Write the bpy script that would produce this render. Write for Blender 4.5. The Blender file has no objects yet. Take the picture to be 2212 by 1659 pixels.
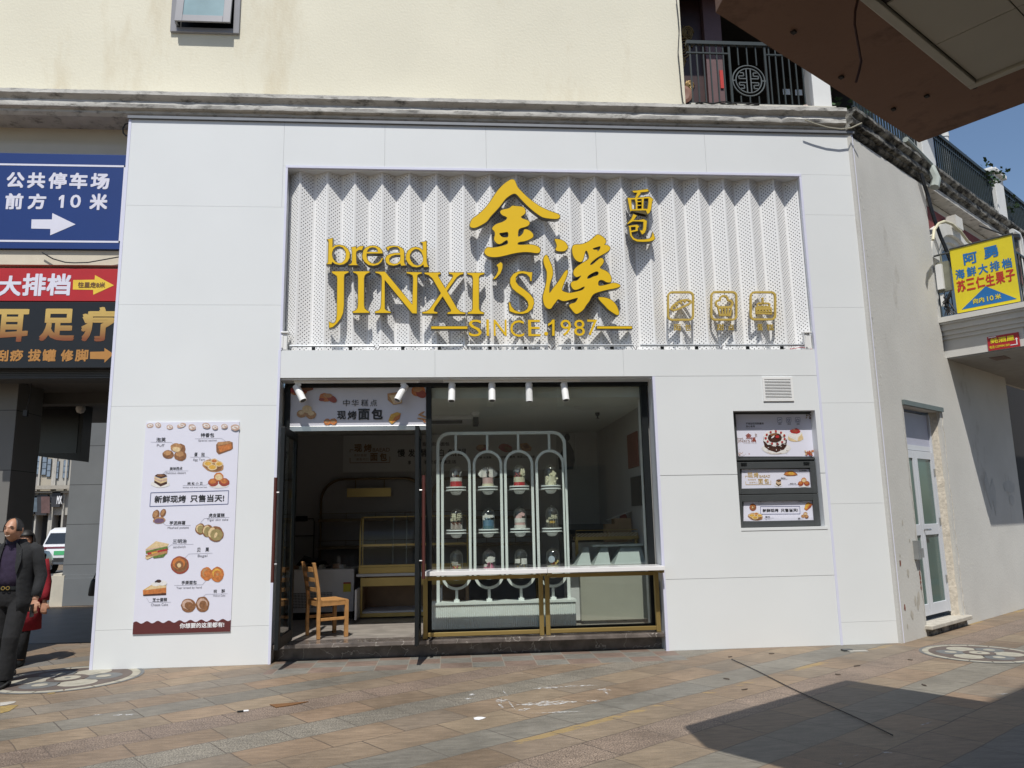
import bpy, bmesh, math, random
from math import radians as R, sin, cos, pi, tan
from mathutils import Vector as V, Matrix, noise
from mathutils.geometry import tessellate_polygon
random.seed(7)
sc = bpy.context.scene
C = sc.collection
# ------------------------------------------------------------------ camera
YAW, PITCH, ROLL = 0.08079606, 0.17377101, -0.01946593
CAM = V((4.09492654, -9.50207249, 1.6))
F_PX, IW, IH = 1661.0, 2212.0, 1659.0
_f = V((sin(YAW)*cos(PITCH), cos(YAW)*cos(PITCH), sin(PITCH)))
_r0 = V((cos(YAW), -sin(YAW), 0)); _u0 = _r0.cross(_f)
_r = cos(ROLL)*_r0 + sin(ROLL)*_u0; _u = -sin(ROLL)*_r0 + cos(ROLL)*_u0
cd = bpy.data.cameras.new("camera"); co = bpy.data.objects.new("camera", cd); C.objects.link(co)
co.matrix_world = Matrix(((_r.x, _u.x, -_f.x, CAM.x), (_r.y, _u.y, -_f.y, CAM.y), (_r.z, _u.z, -_f.z, CAM.z), (0, 0, 0, 1)))
cd.sensor_fit = 'HORIZONTAL'; cd.sensor_width = 36; cd.lens = 36*F_PX/IW; cd.clip_start = .05; cd.clip_end = 600
sc.camera = co
# ------------------------------------------------------------------ sky, sun, exposure
SUN = V((.075, .567, -1.0)).normalized()
w = bpy.data.worlds.new("World"); sc.world = w; w.use_nodes = True
nt = w.node_tree; nt.nodes.clear()
sky = nt.nodes.new('ShaderNodeTexSky'); sky.sky_type = 'NISHITA'; sky.sun_disc = False
sky.sun_elevation = R(60); sky.sun_rotation = R(187); sky.air_density = 1.1; sky.dust_density = .8; sky.ozone_density = 3.0
bg = nt.nodes.new('ShaderNodeBackground'); bg.inputs[1].default_value = .115
wo = nt.nodes.new('ShaderNodeOutputWorld'); nt.links.new(sky.outputs[0], bg.inputs[0]); nt.links.new(bg.outputs[0], wo.inputs[0])
sl = bpy.data.lights.new("sun", 'SUN'); sl.energy = 4.6; sl.angle = R(.5); sl.color = (1, .965, .9)
so = bpy.data.objects.new("sun", sl); C.objects.link(so); so.rotation_euler = SUN.to_track_quat('-Z', 'Y').to_euler(); so.location = (0, -20, 30)
sc.view_settings.view_transform = 'Standard'; sc.view_settings.look = 'None'; sc.view_settings.gamma = 1
sc.view_settings.exposure = 0.0
sc.cycles.max_bounces = 10; sc.cycles.transparent_max_bounces = 24; sc.cycles.use_denoising = True
sc.cycles.caustics_reflective = False; sc.cycles.caustics_refractive = False; sc.cycles.sample_clamp_indirect = 6

# ------------------------------------------------------------------ pixel -> point (photo at 2212 x 1659)
def ray(x, y): return _f + _r*((x-IW/2)/F_PX) - _u*((y-IH/2)/F_PX)
def hit(x, y, O, N):
    d = ray(x, y); return CAM + d*((O-CAM).dot(N)/d.dot(N))
def at(x, y, ax, val):
    d = ray(x, y); return CAM + d*((val-CAM[ax])/d[ax])
def K(x0, y0, x1, w):                      # a crop of the 4032-wide photo -> 2212 px
    s = (x1-x0)/w
    return lambda x, y: ((x0+x*s)/1.822785, (y0+y*s)/1.822785)
WA = R(37); WD = V((cos(WA), sin(WA), 0)); WN = V((sin(WA), -cos(WA), 0)); WO = V((9.66, .0, 0))
def wing(p): return WO + WD*p[0] + WN*p[1] + V((0, 0, p[2]))      # (along, outwards, up)

# ------------------------------------------------------------------ materials
def lin(h):
    h = h.lstrip('#'); c = [int(h[i:i+2], 16)/255 for i in (0, 2, 4)]
    return tuple(((v+.055)/1.055)**2.4 if v > .04045 else v/12.92 for v in c)
MATS = {}
def M(name, col, rough=.55, metal=0, var=.08, scale=6, bump=0, bscale=60, spec=.5, coat=0, dirt=None, trans=0):
    if name in MATS: return MATS[name]
    if isinstance(col, str): col = lin(col)
    m = bpy.data.materials.new(name); m.use_nodes = True; t = m.node_tree; b = t.nodes['Principled BSDF']
    b.inputs['Roughness'].default_value = rough; b.inputs['Metallic'].default_value = metal
    b.inputs['Specular IOR Level'].default_value = spec; b.inputs['Coat Weight'].default_value = coat
    tc = t.nodes.new('ShaderNodeTexCoord')
    n = t.nodes.new('ShaderNodeTexNoise'); n.inputs['Scale'].default_value = scale; n.inputs['Detail'].default_value = 6
    t.links.new(tc.outputs['Object'], n.inputs['Vector'])
    mx = t.nodes.new('ShaderNodeMix'); mx.data_type = 'RGBA'
    mx.inputs[6].default_value = (*[max(0, c*(1-var)) for c in col], 1); mx.inputs[7].default_value = (*[min(1, c*(1+var)) for c in col], 1)
    mr = t.nodes.new('ShaderNodeMapRange'); mr.inputs[1].default_value = .3; mr.inputs[2].default_value = .7
    t.links.new(n.outputs[0], mr.inputs[0]); t.links.new(mr.outputs[0], mx.inputs[0])
    out = mx.outputs[2]
    if dirt:                                # (colour, amount, scale, z stretch)
        n2 = t.nodes.new('ShaderNodeTexNoise'); n2.inputs['Scale'].default_value = dirt[2]; n2.inputs['Detail'].default_value = 8; n2.inputs['Roughness'].default_value = .7
        mp = t.nodes.new('ShaderNodeMapping'); mp.inputs['Scale'].default_value = (1, 1, dirt[3])
        t.links.new(tc.outputs['Object'], mp.inputs[0]); t.links.new(mp.outputs[0], n2.inputs['Vector'])
        r2 = t.nodes.new('ShaderNodeMapRange'); r2.inputs[1].default_value = 1-dirt[1]-.12; r2.inputs[2].default_value = 1-dirt[1]+.1
        t.links.new(n2.outputs[0], r2.inputs[0])
        m2 = t.nodes.new('ShaderNodeMix'); m2.data_type = 'RGBA'; m2.inputs[7].default_value = (*lin(dirt[0]), 1)
        t.links.new(r2.outputs[0], m2.inputs[0]); t.links.new(out, m2.inputs[6]); out = m2.outputs[2]
    t.links.new(out, b.inputs['Base Color'])
    if bump:
        n3 = t.nodes.new('ShaderNodeTexNoise'); n3.inputs['Scale'].default_value = bscale; n3.inputs['Detail'].default_value = 5
        t.links.new(tc.outputs['Object'], n3.inputs['Vector'])
        bp = t.nodes.new('ShaderNodeBump'); bp.inputs['Strength'].default_value = bump; bp.inputs['Distance'].default_value = .01
        t.links.new(n3.outputs[0], bp.inputs['Height']); t.links.new(bp.outputs[0], b.inputs['Normal'])
    MATS[name] = m; return m
def glassM(name, tint='ffffff', refl=1.0, tr=.95, base=.04, rough=.0):
    if name in MATS: return MATS[name]
    m = bpy.data.materials.new(name); m.use_nodes = True; t = m.node_tree; t.nodes.clear()
    o = t.nodes.new('ShaderNodeOutputMaterial'); a = t.nodes.new('ShaderNodeBsdfTransparent'); g = t.nodes.new('ShaderNodeBsdfGlossy')
    c = lin(tint); a.inputs[0].default_value = (*[v*tr for v in c], 1); g.inputs['Roughness'].default_value = rough
    ge = t.nodes.new('ShaderNodeNewGeometry'); dt = t.nodes.new('ShaderNodeVectorMath'); dt.operation = 'DOT_PRODUCT'
    t.links.new(ge.outputs['Incoming'], dt.inputs[0]); t.links.new(ge.outputs['Normal'], dt.inputs[1])
    def mth(op, x, y=None):
        n = t.nodes.new('ShaderNodeMath'); n.operation = op; t.links.new(x, n.inputs[0])
        if y is not None: n.inputs[1].default_value = y
        return n.outputs[0]
    iv = t.nodes.new('ShaderNodeMath'); iv.operation = 'SUBTRACT'; iv.inputs[0].default_value = 1; t.links.new(mth('ABSOLUTE', dt.outputs['Value']), iv.inputs[1])
    ad = t.nodes.new('ShaderNodeMath'); ad.operation = 'MULTIPLY_ADD'; ad.inputs[1].default_value = refl*.9; ad.inputs[2].default_value = base; ad.use_clamp = True
    t.links.new(mth('POWER', iv.outputs[0], 5.0), ad.inputs[0])
    mx = t.nodes.new('ShaderNodeMixShader'); t.links.new(ad.outputs[0], mx.inputs[0]); t.links.new(a.outputs[0], mx.inputs[1]); t.links.new(g.outputs[0], mx.inputs[2])
    t.links.new(mx.outputs[0], o.inputs[0]); MATS[name] = m; return m

# ------------------------------------------------------------------ mesh builder
ORG = {}
class MB:
    def __init__(s, xf=None): s.v = []; s.f = []; s.m = []; s.xf = xf; s.uv = {}
    def add(s, vs, fs, m=0):
        k = len(s.v)
        s.v += [V(s.xf(p)) if s.xf else V(p) for p in vs]
        for f in fs: s.f.append([k+i for i in f]); s.m.append(m)
        return s
    def box(s, a, b, m=0):
        x0, y0, z0 = a; x1, y1, z1 = b
        return s.add([(x0,y0,z0),(x1,y0,z0),(x1,y1,z0),(x0,y1,z0),(x0,y0,z1),(x1,y0,z1),(x1,y1,z1),(x0,y1,z1)],
                     [(0,3,2,1),(4,5,6,7),(0,1,5,4),(1,2,6,5),(2,3,7,6),(3,0,4,7)], m)
    def bar(s, p, q, w, h, up=(0,0,1), m=0):
        p = V(p); q = V(q); d = (q-p).normalized(); up = V(up)
        if abs(d.dot(up)) > .99: up = V((0,1,0))
        a = d.cross(up).normalized()*w/2; b = a.cross(d).normalized()*h/2
        vs = [p-a-b, p+a-b, p+a+b, p-a+b, q-a-b, q+a-b, q+a+b, q-a+b]
        return s.add(vs, [(0,3,2,1),(4,5,6,7),(0,1,5,4),(1,2,6,5),(2,3,7,6),(3,0,4,7)], m)
    def tube(s, pts, r, n=8, m=0, closed=False, cap=True):
        pts = [V(p) for p in pts]; N = len(pts); rs = r if isinstance(r, (list, tuple)) else [r]*N
        vs = []; ref = None
        for i, p in enumerate(pts):
            if closed: d = pts[(i+1)%N]-pts[i-1]
            else: d = pts[min(i+1, N-1)]-pts[max(i-1, 0)]
            d.normalize()
            if ref is None:
                ref = V((0,0,1)) if abs(d.z) < .9 else V((1,0,0))
            a = (ref - d*ref.dot(d)).normalized(); ref = a; b = d.cross(a)
            vs += [p+(a*cos(2*pi*j/n)+b*sin(2*pi*j/n))*rs[i] for j in range(n)]
        fs = []
        for i in range(N if closed else N-1):
            for j in range(n):
                i2 = (i+1)%N; fs.append((i*n+j, i*n+(j+1)%n, i2*n+(j+1)%n, i2*n+j))
        if cap and not closed: fs += [tuple(range(n))[::-1], tuple((N-1)*n+j for j in range(n))]
        return s.add(vs, fs, m)
    def loft(s, rings, m=0, cap=True, closed=True):
        n = len(rings[0]); vs = [p for r in rings for p in r]; fs = []
        for i in range(len(rings)-1):
            for j in range(n if closed else n-1):
                fs.append((i*n+j, i*n+(j+1)%n, (i+1)*n+(j+1)%n, (i+1)*n+j))
        if cap: fs += [tuple(range(n))[::-1], tuple((len(rings)-1)*n+j for j in range(n))]
        return s.add(vs, fs, m)
    def ell(s, secs, n=14, m=0, cap=True):          # sections (cx,cy,cz,rx,ry)
        return s.loft([[(c[0]+c[3]*cos(2*pi*j/n), c[1]+c[4]*sin(2*pi*j/n), c[2]) for j in range(n)] for c in secs], m, cap)
    def lathe(s, prof, c=(0,0,0), n=20, m=0, cap=True):
        return s.loft([[(c[0]+r*cos(2*pi*j/n), c[1]+r*sin(2*pi*j/n), c[2]+z) for j in range(n)] for r, z in prof], m, cap)
    def shape(s, loops, P, Nv, t=0, m=0, mside=None):     # 2-D loops (outer + holes) -> plane P(a,b), thickness t behind along -Nv
        loops = [[V((p[0], p[1], 0)) for p in l] for l in loops]
        flat = [p for l in loops for p in l]; tr = tessellate_polygon(loops); Nv = V(Nv)
        front = [P(p.x, p.y) for p in flat]; n = len(flat)
        def orient(f):
            a, b, c = (front[i] for i in f)
            return f if (b-a).cross(c-a).dot(Nv) > 0 else f[::-1]
        tr = [orient(tuple(f)) for f in tr]
        if not t: return s.add(front, tr, m)
        s.add(front + [p-Nv*t for p in front], tr + [tuple(i+n for i in f[::-1]) for f in tr], m)
        k = len(s.v)-2*n; o = 0
        for l in loops:
            L = len(l)
            for i in range(L):
                a, b = o+i, o+(i+1)%L
                s.f.append([k+a, k+b, k+b+n, k+a+n]); s.m.append(m if mside is None else mside)
            o += L
        return s
    def build(s, name, mats, parent=None, smooth=False, bevel=0, loc=None, fixn=True):
        me = bpy.data.meshes.new(name); org = V((0,0,0))
        if parent is not None: org = ORG[parent]
        elif loc is not None: org = V(loc)
        me.from_pydata([p-org for p in s.v], [], s.f)
        if not isinstance(mats, (list, tuple)): mats = [mats]
        for x in mats: me.materials.append(x)
        for p, mi in zip(me.polygons, s.m): p.material_index = mi; p.use_smooth = bool(smooth)
        if fixn:
            bm = bmesh.new(); bm.from_mesh(me); bmesh.ops.recalc_face_normals(bm, faces=bm.faces); bm.to_mesh(me); bm.free()
        if s.uv:
            ul = me.uv_layers.new(name='UVMap')
            for p in me.polygons:
                for li in p.loop_indices: ul.data[li].uv = s.uv.get(me.loops[li].vertex_index, (0,0))
        if smooth and smooth is not True: me.set_sharp_from_angle(angle=R(smooth))
        o = bpy.data.objects.new(name, me); C.objects.link(o)
        if parent is not None: o.parent = parent; ORG[o] = ORG[parent]
        else: o.location = org; ORG[o] = org
        if bevel:
            b = o.modifiers.new('bevel', 'BEVEL'); b.width = bevel; b.segments = 2; b.limit_method = 'ANGLE'; b.angle_limit = R(40)
        return o
def thing(name, label, cat, loc=(0,0,0), group=None):
    o = bpy.data.objects.new(name, None); o.empty_display_size = .1; C.objects.link(o); o.location = loc; ORG[o] = V(loc)
    return tag(o, label, cat, group)
def tag(o, label, cat, group=None):
    o['label'] = label; o['category'] = cat
    if group: o['group'] = group
    return o
def struct(o): o['kind'] = 'structure'; return o

# ------------------------------------------------------------------ flat surfaces and lettering
class Surf:
    def __init__(s, O, U, W, N, k=None): s.O = V(O); s.U = V(U); s.W = V(W); s.N = V(N); s.k = k
    def ab(s, x, y):
        if s.k: x, y = s.k(x, y)
        p = hit(x, y, s.O, s.N) - s.O; return p.dot(s.U), p.dot(s.W)
    def P(s, lift=0): return lambda a, b: s.O + s.U*a + s.W*b + s.N*lift
    def loop(s, pts): return [s.ab(*p) for p in pts]
def facade(y, k=None): return Surf((0, y, 0), (1,0,0), (0,0,1), (0,-1,0), k)
_G = {}
def glyphs(t, bold=0, extrude=0):
    key = (t, bold, extrude)
    if t == '1':
        return [V((x,y,0)) for x,y in ((.42,0),(.70,0),(.70,1),(.46,1),(.14,.80),(.14,.62),(.42,.78))], [(0,1,2,6),(2,3,6),(3,4,5,6)]
    if key not in _G:
        c = bpy.data.curves.new('t', 'FONT'); c.body = t; c.size = 1; c.offset = bold; c.extrude = extrude; c.resolution_u = 3
        o = bpy.data.objects.new('t', c); me = bpy.data.meshes.new_from_object(o)
        _G[key] = ([v.co.copy() for v in me.vertices], [tuple(p.vertices) for p in me.polygons])
        bpy.data.objects.remove(o); bpy.data.curves.remove(c); bpy.data.meshes.remove(me)
    return _G[key]
def text(mb, S, t, box, lift=.002, bold=0, m=0, ab=False, extrude=0):
    """fill the box (crop pixels, or surface units when ab) with the words; bold thickens the strokes"""
    cjk = any(ord(c) > 0x2000 for c in t)
    vs, fs = glyphs(t, 0, 0)
    if not vs: return
    if ab: a0, b0, a1, b1 = box
    else:
        x0, y0, x1, y1 = box; ym = (y0+y1)/2; xm = (x0+x1)/2
        a0 = S.ab(x0, ym)[0]; a1 = S.ab(x1, ym)[0]; b1 = S.ab(xm, y0)[1]; b0 = S.ab(xm, y1)[1]
    X0 = min(v.x for v in vs); X1 = max(v.x for v in vs); Y0 = min(v.y for v in vs); Y1 = max(v.y for v in vs)
    h = (b1-b0)*bold*(.8 if cjk else .5)
    sx = (a1-a0-2*h)/max(1e-6, X1-X0); sy = (b1-b0-2*h)/max(1e-6, Y1-Y0); n = len(vs)
    sh = [(0,0)] if not h else [(-h,-h),(h,-h),(-h,h),(h,h),(0,h*1.2),(0,-h*1.2)]
    for q, (du, dv) in enumerate(sh):
        P = S.P(lift+q*.00015)
        pts = [P(a0+h+du+(v.x-X0)*sx, b0+h+dv+(v.y-Y0)*sy) for v in vs]
        if not extrude: mb.add(pts, fs, m); continue
        mb.add(pts + [p-S.N*extrude for p in pts], fs + [tuple(i+n for i in f[::-1]) for f in fs], m)
        k = len(mb.v)-2*n; cnt = {}
        for f in fs:
            for i in range(len(f)):
                a, b = f[i], f[(i+1)%len(f)]; e = (min(a, b), max(a, b)); cnt.setdefault(e, []).append((a, b))
        for e, l in cnt.items():
            if len(l) == 1: a, b = l[0]; mb.f.append([k+b, k+a, k+a+n, k+b+n]); mb.m.append(m+1)
def rect(S, box): x0, y0, x1, y1 = box; return [S.ab(x0,y0), S.ab(x1,y0), S.ab(x1,y1), S.ab(x0,y1)]
def line(S, pts, w, mb, lift=.002, m=0, t=0):
    ps = [V((*S.ab(*p), 0)) for p in pts]
    for p, q in zip(ps, ps[1:]):
        d = (q-p); n = V((-d.y, d.x, 0)).normalized()*w/2
        mb.shape([[(p-n)[:2], (q-n)[:2], (q+n)[:2], (p+n)[:2]]], S.P(lift), S.N, t, m)
def blob(cx, cy, rx, ry, rot=0, n=22, jit=.04, seed=1, a0=0, a1=360):
    rn = random.Random(seed); out = []; c, s_ = cos(R(rot)), sin(R(rot))
    for i in range(n):
        a = R(a0+(a1-a0)*i/(n if a1-a0 >= 360 else n-1)); j = 1+rn.uniform(-jit, jit); x = rx*cos(a)*j; y = ry*sin(a)*j
        out.append((cx+x*c-y*s_, cy+x*s_+y*c))
    return out
def rr(x0, y0, x1, y1, r, n=6):
    o = []
    for cx, cy, a in ((x1-r, y1-r, 0), (x0+r, y1-r, 90), (x0+r, y0+r, 180), (x1-r, y0+r, 270)):
        o += [(cx+r*cos(R(a+90*i/n)), cy+r*sin(R(a+90*i/n))) for i in range(n+1)]
    return o
def smooth(pts, it=1):
    for _ in range(it):
        o = []
        for i in range(len(pts)):
            p, q = pts[i], pts[(i+1)%len(pts)]
            o += [(p[0]*.75+q[0]*.25, p[1]*.75+q[1]*.25), (p[0]*.25+q[0]*.75, p[1]*.25+q[1]*.75)]
        pts = o
    return pts
# ------------------------------------------------------------------ materials used in many places
acp = M('white_panel', (.715,.735,.74), rough=.32, var=.022, scale=.9, bump=.06, bscale=1.4, dirt=('c4c3bd', .16, 2.2, .45))
trim = M('lilac_trim', (.66,.67,.80), rough=.35, var=.02)
cream = M('cream_render', (.725,.69,.56), rough=.9, var=.05, scale=.7, bump=.3, bscale=30, dirt=('cdc3aa', .34, 1.2, .3))
lowcream = M('cream_moulding', (.55,.50,.40), rough=.85, var=.06, scale=2)
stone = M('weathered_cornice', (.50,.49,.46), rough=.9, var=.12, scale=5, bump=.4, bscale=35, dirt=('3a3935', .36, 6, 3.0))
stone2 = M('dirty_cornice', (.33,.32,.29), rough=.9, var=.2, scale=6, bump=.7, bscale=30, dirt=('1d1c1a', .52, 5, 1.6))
blackm = M('black_metal', (.009,.011,.012), rough=.45, var=.1, spec=.3)
darkgrey = M('charcoal_metal', (.055,.06,.062), rough=.45, var=.06)
gold = M('gold_metal', (.40,.29,.105), rough=.38, metal=.65, var=.05)
goldpaint = M('gold_paint', (.43,.31,.09), rough=.5, var=.05)
whitep = M('white_plastic', (.78,.78,.77), rough=.35, var=.02)
steel = M('brushed_steel', (.45,.45,.44), rough=.28, metal=.9, var=.06)
marble = M('dark_marble', (.135,.115,.103), rough=.22, var=.4, scale=7)
def veins(m, scale, width, col):
    t = m.node_tree; b_ = t.nodes['Principled BSDF']; src = b_.inputs['Base Color'].links[0].from_socket; L = t.links.new
    tc = t.nodes.new('ShaderNodeTexCoord'); n = t.nodes.new('ShaderNodeTexNoise'); n.inputs['Scale'].default_value = scale; n.inputs['Detail'].default_value = 4; L(tc.outputs['Object'], n.inputs['Vector'])
    s = t.nodes.new('ShaderNodeMath'); s.operation = 'SUBTRACT'; s.inputs[1].default_value = .5; L(n.outputs[0], s.inputs[0]); a = t.nodes.new('ShaderNodeMath'); a.operation = 'ABSOLUTE'; L(s.outputs[0], a.inputs[0])
    l = t.nodes.new('ShaderNodeMath'); l.operation = 'LESS_THAN'; l.inputs[1].default_value = width; L(a.outputs[0], l.inputs[0])
    mx = t.nodes.new('ShaderNodeMix'); mx.data_type = 'RGBA'; L(l.outputs[0], mx.inputs[0]); L(src, mx.inputs[6]); mx.inputs[7].default_value = (*col, 1); L(mx.outputs[2], b_.inputs['Base Color'])
veins(marble, 2.6, .0042, (.34,.31,.28))
wallm = M('plain_wall', (.40,.39,.395), rough=.9, var=.04, scale=2)
glass = glassM('shop_glass', 'fcfffd', refl=1.0, tr=.985, base=.065)
clear = glassM('clear_glass', 'ffffff', refl=.8, tr=.985, base=.015)
domeg = glassM('dome_glass', 'ffffff', refl=2.0, tr=.985, base=.09, rough=.06)
ink = M('black_ink', (.02,.02,.022), rough=.5, var=.02)
white_ink = M('white_ink', (.80,.80,.82), rough=.5, var=.01)
paper = M('print_paper', (.70,.70,.80), rough=.4, var=.01)

# ------------------------------------------------------------------ ground
def pave_mat():
    m = bpy.data.materials.new('stone_paving'); m.use_nodes = True; t = m.node_tree; b = t.nodes['Principled BSDF']; L = t.links.new
    def n(kind, **kw):
        x = t.nodes.new(kind)
        for k, v in kw.items(): setattr(x, k, v)
        return x
    def mth(op, a, bb=None, cc=None):
        x = n('ShaderNodeMath', operation=op)
        for i, v in enumerate((a, bb, cc)):
            if v is None: continue
            if isinstance(v, (int, float)): x.inputs[i].default_value = v
            else: L(v, x.inputs[i])
        return x.outputs[0]
    def mixc(f, a, c, blend='MIX'):
        x = n('ShaderNodeMix', data_type='RGBA', blend_type=blend)
        for s, v in ((0, f), (6, a), (7, c)):
            if isinstance(v, tuple): x.inputs[s].default_value = (*v, 1)
            elif isinstance(v, (int, float)): x.inputs[s].default_value = v
            else: L(v, x.inputs[s])
        return x.outputs[2]
    tc = n('ShaderNodeTexCoord'); sp = n('ShaderNodeSeparateXYZ'); L(tc.outputs['Object'], sp.inputs[0]); X, Y = sp.outputs[0], sp.outputs[1]
    a = R(35.5); h = .39
    wob = n('ShaderNodeTexNoise'); wob.inputs['Scale'].default_value = 2.5; L(tc.outputs['Object'], wob.inputs['Vector'])
    wv = mth('MULTIPLY_ADD', wob.outputs[0], .03, -.015)
    u = mth('ADD', mth('MULTIPLY', X, cos(a)), mth('MULTIPLY', Y, sin(a)))
    v = mth('ADD', mth('ADD', mth('MULTIPLY', X, -sin(a)), mth('MULTIPLY', Y, cos(a))), wv)
    rowf = mth('DIVIDE', mth('SUBTRACT', -2.38, v), h); row = mth('FLOOR', rowf)
    wr = n('ShaderNodeTexWhiteNoise', noise_dimensions='1D'); L(row, wr.inputs['W'])
    ln = mth('MULTIPLY_ADD', wr.outputs[0], .16, .52)
    colf = mth('ADD', mth('DIVIDE', mth('ADD', u, wv), ln), mth('MULTIPLY', wr.outputs[0], 7.3)); col = mth('FLOOR', colf)
    cb = n('ShaderNodeCombineXYZ'); L(row, cb.inputs[0]); L(col, cb.inputs[1])
    wn = n('ShaderNodeTexWhiteNoise', noise_dimensions='2D'); L(cb.outputs[0], wn.inputs['Vector'])
    # near the shop front: two short rows of square setts parallel to the step
    chk = mth('MULTIPLY', mth('MULTIPLY', mth('GREATER_THAN', Y, -.62), mth('GREATER_THAN', X, 2.05)), mth('LESS_THAN', X, 6.75))
    crow = mth('FLOOR', mth('DIVIDE', Y, .31)); ccolf = mth('DIVIDE', X, .36); ccol = mth('FLOOR', ccolf)
    cpar = mth('MODULO', mth('ADD', mth('ADD', crow, ccol), 20), 2)
    ramp = n('ShaderNodeValToRGB'); e = ramp.color_ramp.elements; ramp.color_ramp.interpolation = 'LINEAR'
    tones = [(0, (.162,.120,.083)), (.2, (.190,.141,.097)), (.4, (.174,.136,.098)), (.55, (.214,.166,.114)), (.7, (.196,.139,.094)), (.85, (.168,.138,.106)), (1, (.186,.146,.103))]
    e[0].position, e[0].color = 0, (*tones[0][1], 1); e[1].position, e[1].color = 1, (*tones[-1][1], 1)
    for p, c in tones[1:-1]: x = e.new(p); x.color = (*c, 1)
    L(wn.outputs[0], ramp.inputs[0]); base = ramp.outputs[0]
    fine = n('ShaderNodeTexNoise'); fine.inputs['Scale'].default_value = 85; fine.inputs['Detail'].default_value = 4; L(tc.outputs['Object'], fine.inputs['Vector'])
    def rowmask(k): return mth('COMPARE', row, k, .3)
    for k, c in ((0, (.140,.135,.116)), (2, (.160,.122,.098)), (4, (.158,.149,.126)), (7, (.148,.145,.128)), (9, (.168,.129,.103)), (11, (.158,.151,.128)), (-2, (.165,.15,.125)), (-6, (.13,.13,.12)), (14, (.13,.13,.125)), (-9, (.13,.125,.115))):
        v_ = mixc(mth('MULTIPLY', wn.outputs[0], .35), c, tuple(x*1.25 for x in c)); base = mixc(mth('MULTIPLY', rowmask(k), .80), base, v_)
    gran = mth('MAXIMUM', mth('MAXIMUM', rowmask(2), rowmask(9)), rowmask(4))
    fr = n('ShaderNodeMapRange'); fr.inputs[1].default_value = .36; fr.inputs[2].default_value = .62; fr.inputs[3].default_value = .45; fr.inputs[4].default_value = 1.45; L(fine.outputs[0], fr.inputs[0])
    gsc = mixc(gran, (1,1,1), fr.outputs[0]); base = mixc(1.0, base, gsc, 'MULTIPLY')
    cc = mixc(cpar, (.158,.150,.131), (.166,.121,.097)); base = mixc(chk, base, cc)
    # broad wear and stains
    big = n('ShaderNodeTexNoise'); big.inputs['Scale'].default_value = 1.1; big.inputs['Detail'].default_value = 9; big.inputs['Roughness'].default_value = .65; L(tc.outputs['Object'], big.inputs['Vector'])
    br = n('ShaderNodeMapRange'); br.inputs[1].default_value = .3; br.inputs[2].default_value = .7; br.inputs[3].default_value = .78; br.inputs[4].default_value = 1.38; L(big.outputs[0], br.inputs[0])
    base = mixc(1.0, base, br.outputs[0], 'MULTIPLY')
    mp = n('ShaderNodeMapping'); mp.inputs['Scale'].default_value = (2.2, 9, 1); mp.inputs['Rotation'].default_value = (0, 0, -a); L(tc.outputs['Object'], mp.inputs[0])
    st = n('ShaderNodeTexNoise'); st.inputs['Scale'].default_value = 2.4; st.inputs['Detail'].default_value = 7; st.inputs['Roughness'].default_value = .7; L(mp.outputs[0], st.inputs['Vector'])
    sr = n('ShaderNodeMapRange'); sr.inputs[1].default_value = .34; sr.inputs[2].default_value = .66; sr.inputs[3].default_value = .78; sr.inputs[4].default_value = 1.2; L(st.outputs[0], sr.inputs[0])
    base = mixc(1.0, base, sr.outputs[0], 'MULTIPLY')
    f2 = n('ShaderNodeMapRange'); f2.inputs[3].default_value = .75; f2.inputs[4].default_value = 1.25; L(fine.outputs[0], f2.inputs[0])
    base = mixc(.7, base, f2.outputs[0], 'MULTIPLY')
    # joints
    def joint(f, wdt): fr_ = mth('FRACT', f); return mth('MAXIMUM', mth('LESS_THAN', fr_, wdt), mth('GREATER_THAN', fr_, 1-wdt))
    jd = mth('MAXIMUM', joint(rowf, .012), joint(colf, .008)); jc = mth('MAXIMUM', joint(mth('DIVIDE', Y, .31), .015), joint(ccolf, .015))
    jm = mth('ADD', mth('MULTIPLY', jd, mth('SUBTRACT', 1, chk)), mth('MULTIPLY', jc, chk))
    jn = n('ShaderNodeMapRange'); jn.inputs[1].default_value = .35; jn.inputs[2].default_value = .6; L(big.outputs[0], jn.inputs[0])
    jw = mth('MULTIPLY', jm, mth('MULTIPLY_ADD', jn.outputs[0], .5, .38))
    jcol = mixc(chk, (.06,.048,.04), (.26,.24,.2)); base = mixc(jw, base, jcol)
    # worn yellow line along one joint, orange spray on a few tiles
    yl = mth('MULTIPLY', mth('LESS_THAN', mth('ABSOLUTE', mth('SUBTRACT', rowf, 8.14)), .11), mth('GREATER_THAN', mth('ADD', mth('MULTIPLY', big.outputs[0], .6), mth('MULTIPLY', st.outputs[0], .4)), .53))
    base = mixc(mth('MULTIPLY', yl, .55), base, (.34,.235,.075))
    L(base, b.inputs['Base Color'])
    rg = mth('MULTIPLY_ADD', big.outputs[0], .35, .42); L(rg, b.inputs['Roughness']); b.inputs['Specular IOR Level'].default_value = .35
    bp = n('ShaderNodeBump'); bp.inputs['Strength'].default_value = .5; bp.inputs['Distance'].default_value = .008
    L(mth('SUBTRACT', mth('ADD', fine.outputs[0], mth('MULTIPLY', wn.outputs[0], .4)), jm), bp.inputs['Height']); L(bp.outputs[0], b.inputs['Normal'])
    return m
g = MB().add([(-60,-60,0),(60,-60,0),(60,60,0),(-60,60,0)], [(0,1,2,3)]).build('pavement', pave_mat()); struct(g)
asph = M('asphalt', (.075,.077,.08), rough=.85, var=.2, scale=12, bump=.3, bscale=90)
struct(MB().add([(-40,8.6,.004),(30,8.6,.004),(30,22,.004),(-40,22,.004)], [(0,1,2,3)]).build('road', asph))
passage_shade = M('passage_shade_stone', (.075,.078,.082), rough=.5, var=.2, scale=3, bump=.15, bscale=30)
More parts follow.
